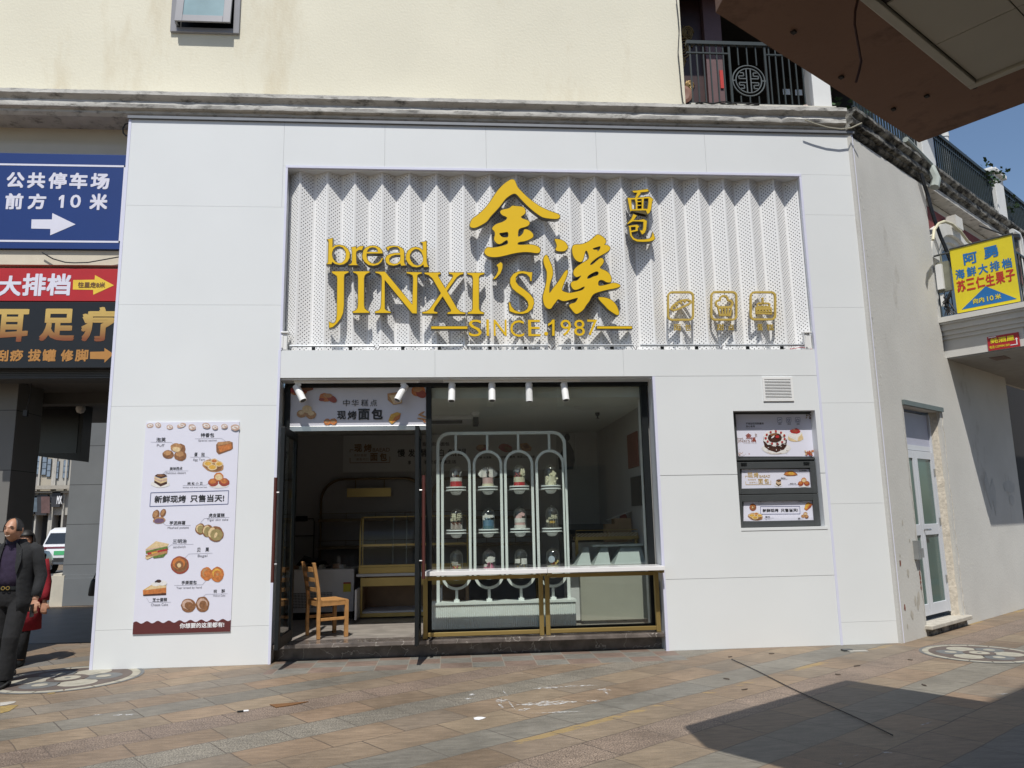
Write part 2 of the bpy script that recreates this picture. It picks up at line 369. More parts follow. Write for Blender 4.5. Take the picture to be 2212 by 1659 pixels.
struct(MB().add([(-7,2.26,.004),(1.2,2.26,.004),(1.2,7.0,.004),(-7,7.0,.004)], [(0,1,2,3)]).build('passage_floor_shade', passage_shade))  # dark sheet over the shaded stretch only; its shade is put into the colour

# ------------------------------------------------------------------ the bakery building (one thing with parts)
bld = thing('shop_building', 'white clad bakery front on a cream rendered building with a dirty stone cornice', 'building', (4.8, 0, 0))
pan = lambda *a: MB().box(*a)
G = .0011
def panel(x0, z0, x1, z1, holes=()):
    mb = MB(); mb.shape([[(x0+G,z0+G),(x1-G,z0+G),(x1-G,z1-G),(x0+G,z1-G)]]+[[(h[0],h[1]),(h[2],h[1]),(h[2],h[3]),(h[0],h[3])] for h in holes], lambda a, b: V((a, 0, b)), (0,-1,0), .03)
    return mb.build('cladding_panel', acp, bld)
for z0, z1 in ((.0,.434),(.434,3.026),(3.026,4.293),(4.293,5.59)): panel(0, z0, 2.0, z1)
panel(0, 5.59, 1.95, 6.76)
xs = [1.95, 3.25, 4.58, 6.06, 7.56, 9.65]
for a, b in zip(xs, xs[1:]): panel(a, 6.155, b, 6.76)
panel(1.95, 5.59, 2.0, 6.155)
for z0, z1 in ((.0,.267),(.267,1.711),(1.711,3.002),(3.002,4.281),(4.281,5.576),(5.576,6.155)): panel(8.86, z0, 9.65, z1)
for a, b in ((2.0,3.9),(3.9,6.3),(6.3,8.86)): panel(a, 3.365, b, 3.715)
panel(6.68, .0, 8.86, .834); WX0, WZ0, WX1, WZ1 = 7.694, 1.435, 8.78, 2.908
panel(6.68, .834, 8.86, 2.1, ()) if False else None
mb = MB().shape([[(6.683,.837),(8.857,.837),(8.857,2.097),(WX1,2.097),(WX1,WZ0),(WX0,WZ0),(WX0,2.097),(6.683,2.097)]], lambda a, b: V((a,0,b)), (0,-1,0), .03); mb.build('cladding_panel', acp, bld)
mb = MB().shape([[(6.683,2.103),(WX0,2.103),(WX0,WZ1),(WX1,WZ1),(WX1,2.103),(8.857,2.103),(8.857,3.362),(6.683,3.362)]], lambda a, b: V((a,0,b)), (0,-1,0), .03); mb.build('cladding_panel', acp, bld)
# backing wall and returns
core = M('backing_board', (.52,.53,.55), rough=.8, var=.04)
b = MB()
b.box((.02,.035,0),(1.98,.34,6.74)); b.box((1.98,.035,6.19),(8.86,.34,6.74)); b.box((8.88,.035,0),(9.6,.34,6.74)); b.box((1.99,.035,3.40),(8.85,.34,3.70))
b.box((6.72,.035,0),(7.64,.34,3.36)); b.box((7.64,.035,0),(8.84,.34,1.40)); b.box((7.64,.035,2.95),(8.84,.34,3.36)); b.box((7.6,.26,1.40),(8.84,.34,2.95))
b.build('backing_wall', core, bld)
b = MB()
b.box((2.0,.03,6.125),(8.86,.345,6.15)); b.box((1.975,.03,3.72),(2.0,.345,6.15)); b.box((8.86,.03,3.72),(8.885,.345,6.15))          # sign recess
b.box((2.0,.03,3.69),(8.86,.345,3.712))
b.build('sign_recess_lining', acp, bld)
b = MB(); b.box((1.99,.03,3.345),(6.70,.30,3.363)); b.box((6.68,.03,0),(6.70,.34,3.343)); b.box((1.965,.03,0),(1.985,.34,3.343)); b.build('shop_reveal', acp, bld)
b = MB(); b.box((WX1,.03,WZ0),(WX1+.02,.25,WZ1)); b.box((WX0-.02,.03,WZ0),(WX0,.25,WZ1)); b.box((WX0,.03,WZ1),(WX1,.25,WZ1+.02)); b.box((WX0,-.006,WZ0-.035),(WX1+.03,.25,WZ0-.001)); b.build('window_reveal', acp, bld)
# slim lilac corner trims
for n_, (x0, z0, x1, z1) in enumerate(((-.012,0,.022,6.76),(1.972,0,2.002,3.715),(6.665,0,6.70,3.362),(8.845,0,8.875,3.715),(9.63,0,9.662,6.76),(1.985,3.715,2.012,6.16),(8.848,3.715,8.878,6.16),(1.985,6.13,8.878,6.162))):
    MB().box((x0,-.006-.0012*(n_%2 if n_ < 7 else 2),z0),(x1,.028,z1)).build('corner_trim', trim, bld)
MB().box((-.02,-.03,6.764),(9.68,.3,6.80)).build('top_flashing', M('flashing', (.20,.21,.23), rough=.5, metal=.3), bld)
MB().box((9.60,.03,0),(9.655,.34,6.76)).build('side_return', acp, bld)

# folded perforated sheet behind the sign
def perf_mat():
    m = bpy.data.materials.new('perforated_sheet'); m.use_nodes = True; t = m.node_tree; b_ = t.nodes['Principled BSDF']; L = t.links.new; o = t.nodes['Material Output']
    b_.inputs['Base Color'].default_value = (.80,.80,.80,1); b_.inputs['Roughness'].default_value = .4
    def mth(op, a, bb=None, cc=None):
        x = t.nodes.new('ShaderNodeMath'); x.operation = op
        for i, v in enumerate((a, bb, cc)):
            if v is None: continue
            if isinstance(v, (int, float)): x.inputs[i].default_value = v
            else: L(v, x.inputs[i])
        return x.outputs[0]
    uv = t.nodes.new('ShaderNodeUVMap'); sp = t.nodes.new('ShaderNodeSeparateXYZ'); L(uv.outputs[0], sp.inputs[0]); U, W_ = sp.outputs[0], sp.outputs[1]
    fw = .2137; lu = mth('MODULO', U, fw); cxf = mth('DIVIDE', mth('SUBTRACT', lu, .022), .0285); cx = mth('FLOOR', cxf)
    fy = mth('FRACT', mth('ADD', mth('DIVIDE', W_, .05), mth('MULTIPLY', mth('MODULO', mth('ADD', cx, 10), 2), .5)))
    dx = mth('MULTIPLY', mth('SUBTRACT', mth('FRACT', cxf), .5), .0285); dy = mth('MULTIPLY', mth('SUBTRACT', fy, .5), .05)
    d = mth('SQRT', mth('ADD', mth('MULTIPLY', dx, dx), mth('MULTIPLY', dy, dy)))
    hole = mth('MULTIPLY', mth('LESS_THAN', d, .0074), mth('MULTIPLY', mth('GREATER_THAN', cx, -.5), mth('LESS_THAN', cx, 5.5)))
    tr = t.nodes.new('ShaderNodeBsdfTransparent'); mx = t.nodes.new('ShaderNodeMixShader'); L(hole, mx.inputs[0]); L(b_.outputs[0], mx.inputs[1]); L(tr.outputs[0], mx.inputs[2]); L(mx.outputs[0], o.inputs[0])
    return m
P0 = .354; x = 2.153-P0/2; pts = []; i = 0
while x <= 8.95:
    pts.append((min(max(x, 2.003), 8.857), .20 if i % 2 == 0 else .085)); x += P0/2; i += 1
mb = MB(); s_ = 0
for i, (a, c) in enumerate(zip(pts, pts[1:])):
    k = len(mb.v); mb.add([(a[0],a[1],3.714),(c[0],c[1],3.714),(c[0],c[1],6.124),(a[0],a[1],6.124)], [(0,1,2,3)])
    u0 = i*.2137; u1 = u0+.21369
    for j, q in enumerate(((u0,3.714),(u1,3.714),(u1,6.124),(u0,6.124))): mb.uv[k+j] = q
mb.build('folded_perforated_sheet', perf_mat(), bld, fixn=False)
MB().box((2.0,.28,3.714),(8.86,.345,6.124)).build('sign_backing', M('sign_void_shade', (.03,.032,.036), rough=.8), bld)  # near-black backing; the shaded void behind the holes is put into its colour

# upper storey
XE = 7.43
mb = MB(); mb.shape([[(-8,7.10),(XE,7.10),(XE,10.4),(-8,10.4)], [(.324,8.20),(1.24,8.20),(1.24,9.55),(.324,9.55)]], lambda a, b: V((a,.3,b)), (0,-1,0), .22)
mb.box((-8,.3,10.4),(XE,1.5,10.55)); mb.box((XE-.2,.5,7.10),(XE-.001,3.2,10.4))
mb.build('upper_wall', cream, bld)
# cornice (profile swept along the front)
prof = [(.52,6.80),(.02,6.80),(-.02,6.835),(-.02,6.87),(-.075,6.885),(-.085,6.93),(-.065,6.98),(-.11,7.02),(-.13,7.035),(-.13,7.085),(.52,7.105)]
def sweep(prof, A, B, T, seg, jit, seed, worn=lambda s: 1):
    rings = []                                                     # chipped, weathered edge from coherent noise
    for i in range(seg+1):
        s = A+(B-A)*i/seg; r = []
        for q, (y, z) in enumerate(prof):
            k = jit*worn(s); n1 = noise.noise(V((s*2.3, q*.9, seed))); n2 = noise.noise(V((s*9.0, q*1.7, seed+5))); n3 = noise.noise(V((s*4.0, q*.5, seed+9)))
            chip = max(0, n3-.28)*5.0
            d = 0 if y > .3 else k*(n1*.7+n2*.6-chip)
            r.append(T(s, -y+d, z+k*.5*n2))
        rings.append(r)
    return rings
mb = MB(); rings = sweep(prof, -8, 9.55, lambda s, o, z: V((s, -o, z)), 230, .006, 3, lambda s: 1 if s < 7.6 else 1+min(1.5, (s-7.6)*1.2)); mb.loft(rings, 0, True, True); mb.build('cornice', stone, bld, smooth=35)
# left bay above the passage : frieze and mouldings
mb = MB(); mb.box((-8,.36,4.35),(.03,.5,6.82)); mb.box((-8,.30,6.42),(.03,.365,6.55)); mb.box((-8,.27,6.38),(.03,.365,6.425)); mb.box((-8,.33,6.55),(.03,.365,6.60)); mb.build('frieze', lowcream, bld)
mb = MB(); mb.box((-8,.18,4.86),(.03,.36,5.05)); mb.box((-8,.22,5.05),(.03,.36,5.09)); mb.build('lower_moulding', M('pale_moulding', (.62,.56,.45), rough=.8, var=.05), bld)
mb = MB(); mb.box((-8,.32,3.42),(.03,.6,4.36)); mb.build('lintel', M('lintel_dark', (.05,.05,.05), rough=.7), bld)
mb = MB()
for k in range(7): mb.box((-8,.30,3.43+k*.022),(.0,.325,3.445+k*.022))
mb.build('shutter_slats', M('dark_slats', (.06,.062,.066), rough=.5), bld)
soff = M('passage_soffit_board', (.10,.095,.09), rough=.8, var=.06)
mb = MB(); mb.box((-8,.6,3.5),(1.1,5.2,3.62)); mb.box((-8,1.8,3.34),(1.1,2.05,3.5)); mb.build('passage_ceiling', soff, bld)
mb = MB(); mb.box((1.0,.35,0),(1.2,5.2,3.5)); mb.build('passage_side_wall', M('passage_grey', (.12,.125,.125), rough=.5, var=.08), bld)

# step, floor, shop interior shell
mb = MB(); mb.box((1.985,.06,.152),(6.68,.40,.20)); mb.build('step_slab', marble, bld, bevel=.006)
mb = MB(); mb.box((1.985,.24,-.01),(6.68,.40,.150)); mb.build('step_riser', marble, bld)
def tile_mat(name, c1, c2, sx, sy, mort, rough):
    m = bpy.data.materials.new(name); m.use_nodes = True; t = m.node_tree; b_ = t.nodes['Principled BSDF']; tc = t.nodes.new('ShaderNodeTexCoord'); br = t.nodes.new('ShaderNodeTexBrick')
    br.inputs['Color1'].default_value = (*c1, 1); br.inputs['Color2'].default_value = (*c2, 1); br.inputs['Mortar'].default_value = (*mort, 1)
    br.inputs['Scale'].default_value = 1; br.inputs['Brick Width'].default_value = sx; br.inputs['Row Height'].default_value = sy; br.inputs['Mortar Size'].default_value = .004; br.offset = .35
    n = t.nodes.new('ShaderNodeTexNoise'); n.inputs['Scale'].default_value = 4; n.inputs['Detail'].default_value = 9; mp = t.nodes.new('ShaderNodeMapping'); mp.inputs['Scale'].default_value = (1, 5, 1)
    t.links.new(tc.outputs['Object'], mp.inputs[0]); t.links.new(mp.outputs[0], n.inputs['Vector']); t.links.new(tc.outputs['Object'], br.inputs['Vector'])
    mr = t.nodes.new('ShaderNodeMapRange'); mr.inputs[1].default_value = .3; mr.inputs[2].default_value = .7; mr.inputs[3].default_value = .65; mr.inputs[4].default_value = 1.35; t.links.new(n.outputs[0], mr.inputs[0])
    mx = t.nodes.new('ShaderNodeMix'); mx.data_type = 'RGBA'; mx.blend_type = 'MULTIPLY'; mx.inputs[0].default_value = 1; t.links.new(br.outputs[0], mx.inputs[6]); t.links.new(mr.outputs[0], mx.inputs[7])
    t.links.new(mx.outputs[2], b_.inputs['Base Color']); b_.inputs['Roughness'].default_value = rough; return m
floor_m = tile_mat('grey_wood_tile', (.28,.25,.225), (.33,.30,.265), 1.2, .6, (.36,.33,.3), .3)
mb = MB(); mb.add([(1.3,.40,.198),(7.55,.40,.198),(7.55,4.9,.198),(1.3,4.9,.198)], [(0,1,2,3)]); mb.build('shop_floor', floor_m, bld)
IY = 4.5
mb = MB(); mb.box((1.2,IY,.19),(7.6,IY+.12,3.3)); mb.build('back_wall', wallm, bld)
mb = MB(); mb.box((1.21,.35,.19),(1.3,IY,3.3)); mb.build('left_wall', wallm, bld)
mb = MB(); mb.box((6.78,.35,.19),(6.9,IY,3.3)); mb.build('right_wall', wallm, bld)
mb = MB(); mb.box((1.3,.35,3.15),(6.78,IY,3.3)); mb.build('shop_ceiling', M('ceiling_white', (.62,.63,.60), rough=.9, var=.02), bld)
mb = MB(); mb.box((6.60,.36,.2),(6.775,.56,3.148)); mb.build('inner_pillar', M('white_pillar', (.75,.75,.75), rough=.7), bld)

# black door and window frame
FY = .28
mb = MB()
mb.box((2.0,FY,3.29),(6.68,FY+.07,3.343)); mb.box((2.0,FY,.2),(2.075,FY+.07,3.29)); mb.box((3.78,FY,.2),(3.85,FY+.07,3.29)); mb.box((6.575,FY,.2),(6.66,FY+.07,3.29)); mb.box((3.85,FY,.2),(6.575,FY+.07,.285))
mb.build('shop_frame', blackm, bld, bevel=.004)
mb = MB(); mb.box((2.075,FY+.005,2.735),(3.78,FY+.065,2.80)); mb.build('door_header', steel, bld, bevel=.003)
mb = MB(); mb.box((3.85,FY+.03,.285),(5.18,FY+.04,3.29)); mb.box((5.184,FY+.03,.285),(6.575,FY+.04,3.29)); mb.build('shop_window_pane', glass, bld)
# small trim on the ceiling line just inside the window
# doors: two leaves swung out at right angles
hred = M('rosewood_handle', (.085,.025,.02), rough=.4, var=.1)
def door(x, side):
    f = MB(); y0, y1, z0, z1 = -.50, .27, .225, 2.70; t = .045
    f.box((x-t/2,y0,z0),(x+t/2,y0+.09,z1)); f.box((x-t/2,y1-.08,z0),(x+t/2,y1,z1)); f.box((x-t/2,y0+.09,z1-.085),(x+t/2,y1-.08,z1)); f.box((x-t/2,y0+.09,z0),(x+t/2,y1-.08,z0+.13))
    d = f.build('door', blackm, bld, bevel=.004)
    MB().box((x-.005,y0+.09,z0+.13),(x+.005,y1-.08,z1-.085)).build('glass', glass, d)
    h = MB()
    for s in (side,):
        hx = x+s*.075; h.tube([(hx,y0+.05,.95),(hx,y0+.05,2.12)], .02, 10, 0)
        for zz in (1.15, 1.95): h.tube([(x,y0+.05,zz),(hx,y0+.05,zz)], .009, 8, 1)
    h.build('handle', [hred, steel], d, smooth=40)
door(2.165, -1); door(3.70, 1)
# transom print over the door
tk = K(1050,1460,1700,930); ts = facade(FY+.02, tk)
tp = MB().shape([rect(ts,(130,88,897,318))], ts.P(0), ts.N, .006).build('transom_print', M('transom_paper', (.60,.60,.66), rough=.35, var=.02), bld)
# ------------------------------------------------------------------ raised sign letters
yel = M('yellow_face', (.74,.475,.012), rough=.5, var=.02, scale=3, spec=.25)
lip = M('letter_lip', (.11,.085,.03), rough=.4)
side = M('letter_side', (.16,.16,.15), rough=.4, var=.1)
LY = -.02; LT = .08
sign = thing('shop_sign', 'large raised yellow shop lettering with two brush characters on the white folded sheet', 'sign', (5.4, LY, 3.75))
def outset(l, d):
    n = len(l); ar = sum(l[i][0]*l[(i+1)%n][1]-l[(i+1)%n][0]*l[i][1] for i in range(n)); sg = 1 if ar > 0 else -1; o = []
    for i in range(n):
        a, b, c = (V((*l[j%n], 0)) for j in (i-1, i, i+1)); e1 = (b-a).normalized(); e2 = (c-b).normalized(); t = e1+e2
        if t.length < .2: o.append(l[i]); continue
        t.normalize(); nn = V((t.y, -t.x, 0))*sg; k = min(1.6, 1/max(.4, nn.dot(V((e1.y,-e1.x,0))*sg))); o.append((b.x+nn.x*d*k, b.y+nn.y*d*k))
    return o
def can(mb, S, L, lift=0):      # yellow face set into a slightly larger dark can
    mb.shape(L, S.P(lift), S.N, .006, 0, 1); mb.shape([outset(L[0], .008)]+[outset(h, -.005) for h in L[1:]], S.P(lift-.004), S.N, LT, 1, 2)
def letter(name, k, loops, smooth_it=1):
    S = facade(LY, k); L = [S.loop(smooth(l, smooth_it) if smooth_it else l) for l in loops]
    mb = MB(); can(mb, S, L); return mb.build(name, [yel, lip, side], sign)
k = K(1840,690,2240,1896)
letter('brush_character', k, [[(45,930),(70,850),(105,800),(180,755),(300,650),(380,560),(450,460),(540,320),(610,235),(700,150),(800,82),(850,76),(885,95),(905,140),(935,220),(1000,290),(1100,390),(1220,490),(1350,580),(1480,645),(1600,690),(1690,720),(1725,750),(1728,785),(1690,815),(1600,815),(1430,795),(1350,755),(1210,650),(1080,530),(960,400),(920,355),(880,340),(820,360),(720,430),(660,510),(600,590),(520,680),(440,760),(370,860),(290,915),(170,975),(110,985),(60,970)]])
letter('brush_character', k, [[(608,685),(640,645),(780,620),(830,575),(850,568),(900,575),(1000,583),(1060,600),(1085,650),(1085,700),(1050,740),(1000,770),(1010,800),(1060,820),(1130,840),(1168,880),(1150,930),(1100,960),(980,990),(950,1030),(942,1140),(965,1150),(1010,1120),(1050,1070),(1060,1010),(1110,1010),(1180,1040),(1230,1100),(1230,1150),(1180,1190),(1080,1230),(960,1245),(935,1275),(945,1300),(1050,1300),(1180,1290),(1280,1310),(1350,1350),(1365,1400),(1345,1445),(1290,1455),(1150,1432),(1000,1435),(850,1460),(700,1500),(560,1528),(450,1528),(370,1505),(315,1450),(330,1385),(380,1340),(460,1355),(600,1335),(750,1290),(765,1250),(745,1205),(700,1225),(620,1285),(560,1280),(505,1220),(500,1170),(520,1110),(510,1045),(465,1010),(470,970),(540,910),(640,880),(720,840),(750,795),(720,770),(650,745)],
  [(590,1085),(620,1075),(700,1065),(745,1055),(770,1080),(765,1150),(740,1162),(660,1160),(620,1130)]])
k = K(2120,910,2460,1612)
letter('brush_character', k, [[(300,150),(330,145),(420,160),(500,200),(555,290),(545,320),(500,370),(430,380),(350,372),(315,345),(345,290),(340,245)]])
letter('brush_character', k, [[(140,440),(175,465),(210,560),(255,660),(270,760),(265,840),(230,930),(205,1030),(200,1150),(215,1155),(280,1060),(370,950),(440,840),(490,760),(525,725),(550,735),(545,790),(500,910),(460,1010),(430,1110),(500,1140),(580,1158),(680,1140),(800,1110),(850,1080),(872,1030),(820,1045),(760,1080),(690,1100),(640,1080),(605,1010),(610,960),(650,935),(720,930),(770,880),(808,820),(760,845),(710,860),(665,830),(650,770),(670,710),(750,640),(850,580),(920,540),(950,490),(920,390),(900,362),(875,370),(862,430),(840,520),(815,570),(770,578),(700,545),(650,470),(630,380),(630,300),(665,250),(800,250),(900,215),(1000,150),(1080,75),(1115,60),(1180,90),(1240,140),(1262,180),(1255,225),(1220,255),(1300,265),(1345,310),(1320,365),(1230,420),(1100,490),(1010,560),(965,610),(970,638),(1010,625),(1080,565),(1150,505),(1190,502),(1222,540),(1215,590),(1180,640),(1140,680),(1180,710),(1270,745),(1330,800),(1362,870),(1362,930),(1340,960),(1270,955),(1210,915),(1150,908),(1112,950),(1120,1025),(1200,1018),(1300,995),(1390,965),(1470,975),(1525,1005),(1525,1035),(1450,1065),(1300,1090),(1140,1130),(1040,1165),(990,1220),(950,1310),(890,1380),(840,1470),(740,1540),(700,1545),(660,1515),(620,1460),(580,1410),(575,1380),(610,1355),(680,1340),(720,1300),(742,1240),(680,1255),(580,1285),(490,1308),(430,1298),(365,1262),(320,1330),(270,1390),(240,1445),(190,1455),(130,1415),(95,1340),(82,1220),(100,1150),(130,1050),(155,920),(160,800),(155,740),(115,650),(92,560),(100,490)],
  [(1005,325),(1080,300),(1165,275),(1150,340),(1100,392),(1105,345),(1040,352)], [(905,895),(920,840),(980,795),(1085,745),(1125,765),(1125,805),(1090,835),(1030,845),(970,880)]])
letter('brush_character', k, [[(1115,1240),(1140,1232),(1250,1240),(1350,1275),(1430,1345),(1480,1430),(1505,1520),(1500,1560),(1470,1572),(1400,1530),(1310,1470),(1220,1370),(1140,1290)]])
k = K(1280,930,1700,2212)
letter('letter', k, [[(45,70),(155,40),(150,235),(200,195),(290,178),(390,200),(470,265),(510,350),(505,450),(460,530),(390,580),(300,595),(210,575),(150,530),(130,578),(35,580),(65,540),(75,95)], [(145,340),(170,270),(220,225),(290,205),(370,235),(425,310),(435,400),(410,490),(350,550),(280,562),(210,530),(160,460),(142,390)]], 0)
letter('letter', k, [[(545,232),(640,215),(640,270),(680,230),(730,208),(795,205),(765,285),(700,285),(650,315),(640,350),(645,540),(655,580),(690,600),(480,600),(545,570),(560,540),(565,320),(555,260)]], 0)
letter('letter', k, [[(775,400),(795,300),(850,235),(940,200),(1040,198),(1130,240),(1180,300),(1195,355),(860,358),(858,420),(880,500),(950,560),(1030,575),(1110,545),(1160,490),(1180,450),(1198,460),(1170,530),(1100,590),(1000,612),(900,595),(820,530),(780,460)], [(865,325),(885,280),(930,240),(990,228),(1050,240),(1090,280),(1095,330)]], 0)
letter('letter', k, [[(1270,235),(1340,205),(1420,198),(1530,212),(1610,260),(1637,310),(1637,540),(1655,580),(1675,605),(1580,610),(1560,560),(1500,595),(1420,610),(1330,595),(1270,545),(1250,470),(1280,410),(1340,375),(1430,355),(1555,345),(1545,270),(1500,225),(1420,220),(1340,245),(1305,300)], [(1565,385),(1460,385),(1380,410),(1330,460),(1330,520),(1370,560),(1440,575),(1510,560),(1560,500)]], 0)
letter('letter', k, [[(1985,125),(2100,105),(2105,520),(2120,590),(2145,635),(2055,640),(2040,585),(1980,625),(1900,645),(1810,630),(1730,570),(1680,480),(1680,390),(1720,300),(1800,240),(1890,225),(1980,250),(2030,295),(2025,145)], [(1760,380),(1800,310),(1870,265),(1940,275),(2000,330),(2035,420),(2035,510),(1990,585),(1920,612),(1840,585),(1785,520),(1755,450)]], 0)
k = K(1280,1050,1700,2212)
letter('letter', k, [[(140,100),(480,97),(490,115),(400,160),(390,220),(388,800),(370,960),(320,1080),(240,1180),(160,1250),(90,1268),(80,1140),(110,1160),(160,1180),(200,1165),(235,1100),(248,980),(255,250),(245,195),(200,160),(150,130)]], 0)
letter('letter', k, [[(575,100),(915,97),(925,115),(850,150),(820,185),(805,240),(805,800),(820,870),(860,905),(915,935),(915,955),(580,958),(570,935),(640,905),(675,860),(685,780),(688,230),(675,170),(640,140),(590,120)]], 0)
letter('letter', k, [[(1040,105),(1240,105),(1810,790),(1830,240),(1815,175),(1760,150),(1695,135),(1690,112),(2000,118),(2005,140),(1940,155),(1910,180),(1900,970),(1810,965),(1235,270),(1235,870),(1260,905),(1360,940),(1360,958),(1040,958),(1040,930),(1110,910),(1150,870),(1165,780),(1180,250),(1170,190),(1130,150),(1050,125)]], 0)
k = K(1640,1020,2120,2212)
letter('letter', k, [[(145,247),(430,245),(435,270),(395,280),(390,310),(520,535),(640,360),(665,310),(650,280),(595,270),(590,245),(850,245),(850,270),(790,285),(730,330),(550,580),(735,900),(800,960),(885,975),(882,995),(565,995),(565,970),(620,955),(630,925),(475,675),(330,880),(310,930),(325,955),(378,965),(375,988),(108,985),(110,962),(180,950),(240,910),(445,620),(290,350),(220,290),(150,270)]], 0)
letter('letter', k, [[(920,250),(1225,250),(1228,270),(1150,295),(1130,330),(1130,900),(1150,945),(1225,975),(1220,995),(930,992),(932,972),(1000,945),(1020,900),(1025,350),(1010,300),(925,272)]], 0)
letter('letter', k, [[(1455,110),(1530,55),(1560,90),(1555,170),(1520,260),(1440,350),(1405,368),(1395,355),(1450,290),(1485,210),(1480,150)]], 0)
letter('letter', k, [[(2100,240),(2085,400),(2065,395),(2055,330),(2000,275),(1920,255),(1850,270),(1800,330),(1800,410),(1850,480),(1950,550),(2060,640),(2120,720),(2132,800),(2100,900),(2020,970),(1920,995),(1800,985),(1690,945),(1675,790),(1695,785),(1720,860),(1780,930),(1870,965),(1950,950),(2010,910),(2035,840),(2020,770),(1950,690),(1820,600),(1740,530),(1700,440),(1705,350),(1760,270),(1850,225),(1950,222),(2040,240)]], 0)
k = K(1680,1240,2500,2212); S = facade(LY, k)
for ch, bx in (('S',(447,50,585,228)),('I',(635,48,662,222)),('N',(712,50,850,222)),('C',(887,56,1035,232)),('E',(1078,52,1208,225)),('.',(1248,178,1290,220)),('1',(1288,50,1358,220)),('9',(1422,50,1535,222)),('8',(1565,50,1680,222)),('7',(1708,50,1815,215))):
    mb = MB(); text(mb, S, ch, bx, 0, 0, 0, extrude=.04) if ch != '1' else can(mb, S, [S.loop([(1334,50),(1358,50),(1358,220),(1334,220),(1334,92),(1290,118),(1290,94),(1318,76)])]); mb.build('letter', [yel, side] if ch != '1' else [yel, lip, side], sign)
for bx in ((50,122,432,148),(1810,122,2180,145)):
    mb = MB(); can(mb, S, [rect(S, bx)]); mb.build('dash_bar', [yel, lip, side], sign)
# two small characters stacked at upper right
small = thing('vertical_sign', 'pair of smaller yellow characters stacked one above the other beside the large brush characters', 'sign', (7, LY, 5.2))
def letter2(loops, k):
    S = facade(LY-.01, k); mb = MB(); can(mb, S, [S.loop(l) for l in loops]); mb.build('brush_character', [yel, lip, side], small)
k = K(2450,730,2600,1037)
letter2([[(270,150),(400,140),(600,115),(690,105),(725,155),(650,175),(490,190),(500,220),(410,335),(540,325),(740,305),(840,375),(810,450),(785,650),(740,750),(685,775),(645,680),(250,685),(225,715),(195,600),(145,335),(250,345),(350,340),(415,195),(320,195)],
  [(240,385),(345,378),(370,480),(370,650),(262,650),(250,480)], [(410,375),(530,365),(530,635),(412,640),(412,555),(515,550),(515,530),(412,530),(412,455),(515,450),(515,425),(412,430)], [(590,355),(715,350),(715,480),(690,640),(640,640),(570,630)]], k)
letter2([[(305,780),(395,820),(310,945),(450,945),(580,920),(670,965),(650,1200),(610,1290),(540,1335),(480,1220),(550,1235),(575,1150),(580,990),(480,980),(290,975),(145,1055),(135,1045),(250,910)]], k)
letter2([[(170,1105),(290,1085),(400,1070),(465,1115),(420,1170),(425,1235),(245,1275),(260,1360),(320,1435),(420,1475),(600,1475),(740,1450),(800,1400),(835,1265),(890,1440),(850,1490),(740,1525),(560,1535),(400,1525),(290,1470),(220,1370),(200,1250),(190,1150)], [(235,1130),(365,1125),(365,1210),(240,1235)]], k)
# standoff brackets holding the letters to the sheet
mb = MB()
for x, z in ((4.9,4.5),(4.3,4.2),(3.2,4.8),(2.9,4.4),(3.6,4.3),(5.1,5.2),(4.9,5.6),(6.0,4.6),(6.1,4.9),(5.5,4.2),(4.6,4.0),(2.95,5.1)): mb.tube([(x,.05,z),(x,.19,z)], .006, 6)
mb.build('standoff_pin', steel, sign)
# three pictogram signs
goldsign = M('gold_sign', (.50,.36,.085), rough=.55, var=.04, spec=.3)
k = K(2600,1130,3080,2212); S = facade(.015, k)
def poly_bar(mb, pts, wd, closed=True, th=.03):
    ps = [V((*S.ab(*p), 0)) for p in pts]; n = len(ps); rings = []; mb.k = getattr(mb, 'k', 0)+1; o = mb.k*.0007
    for i, p in enumerate(ps):
        a = ps[i-1] if (closed or i) else p; c = ps[(i+1)%n] if (closed or i < n-1) else p
        d = (c-a).normalized(); e1 = (p-a).normalized() if (p-a).length else d; mt = max(.6, abs(d.dot(e1))); nn = V((-d.y, d.x, 0))*wd/2/mt
        rings.append([S.P(o)(p.x-nn.x,p.y-nn.y), S.P(o)(p.x+nn.x,p.y+nn.y), S.P(o-th)(p.x+nn.x,p.y+nn.y), S.P(o-th)(p.x-nn.x,p.y-nn.y)])
    if closed: rings.append(rings[0])
    mb.loft(rings, 0, not closed, True)
def icon(label, fr, cap, words, draw):
    c = S.P(0)(*S.ab((fr[0]+fr[2])/2, fr[3])); t = thing('pictogram_sign', label, 'sign', c, 'gold pictogram signs at the lower right of the sign panel')
    mb = MB(); poly_bar(mb, rr(*fr, 75, 5), .025); mb.build('frame', goldsign, t)
    mb = MB(); draw(mb); mb.build('icon', goldsign, t)
    for wd, bx in zip(words, cap): mb = MB(); text(mb, S, wd, bx, 0, 0, 0, extrude=.03); mb.m = [0]*len(mb.m); mb.build('caption_character', goldsign, t)
def loaf(mb):
    poly_bar(mb, [(200,400),(225,345),(290,290),(380,245),(480,230),(550,250),(560,275),(520,310),(420,355),(320,400),(240,420)], .024)
    for a, b in (((285,300),(330,330)),((350,265),(395,300)),((420,240),(465,275)),((250,330),(285,370))): poly_bar(mb, [a, b], .020, False)
def cup(mb):
    poly_bar(mb, [(1010,290),(1030,250),(1085,235),(1095,185),(1130,160),(1175,158),(1215,185),(1235,235),(1290,250),(1315,290),(1300,340),(1250,362),(1070,362),(1025,335)], .024)
    poly_bar(mb, [(1050,370),(1295,370),(1270,505),(1085,505)], .024)
    for a, b in (((1115,380),(1135,500)),((1175,380),(1180,500)),((1235,380),(1225,500))): poly_bar(mb, [a, b], .018, False)
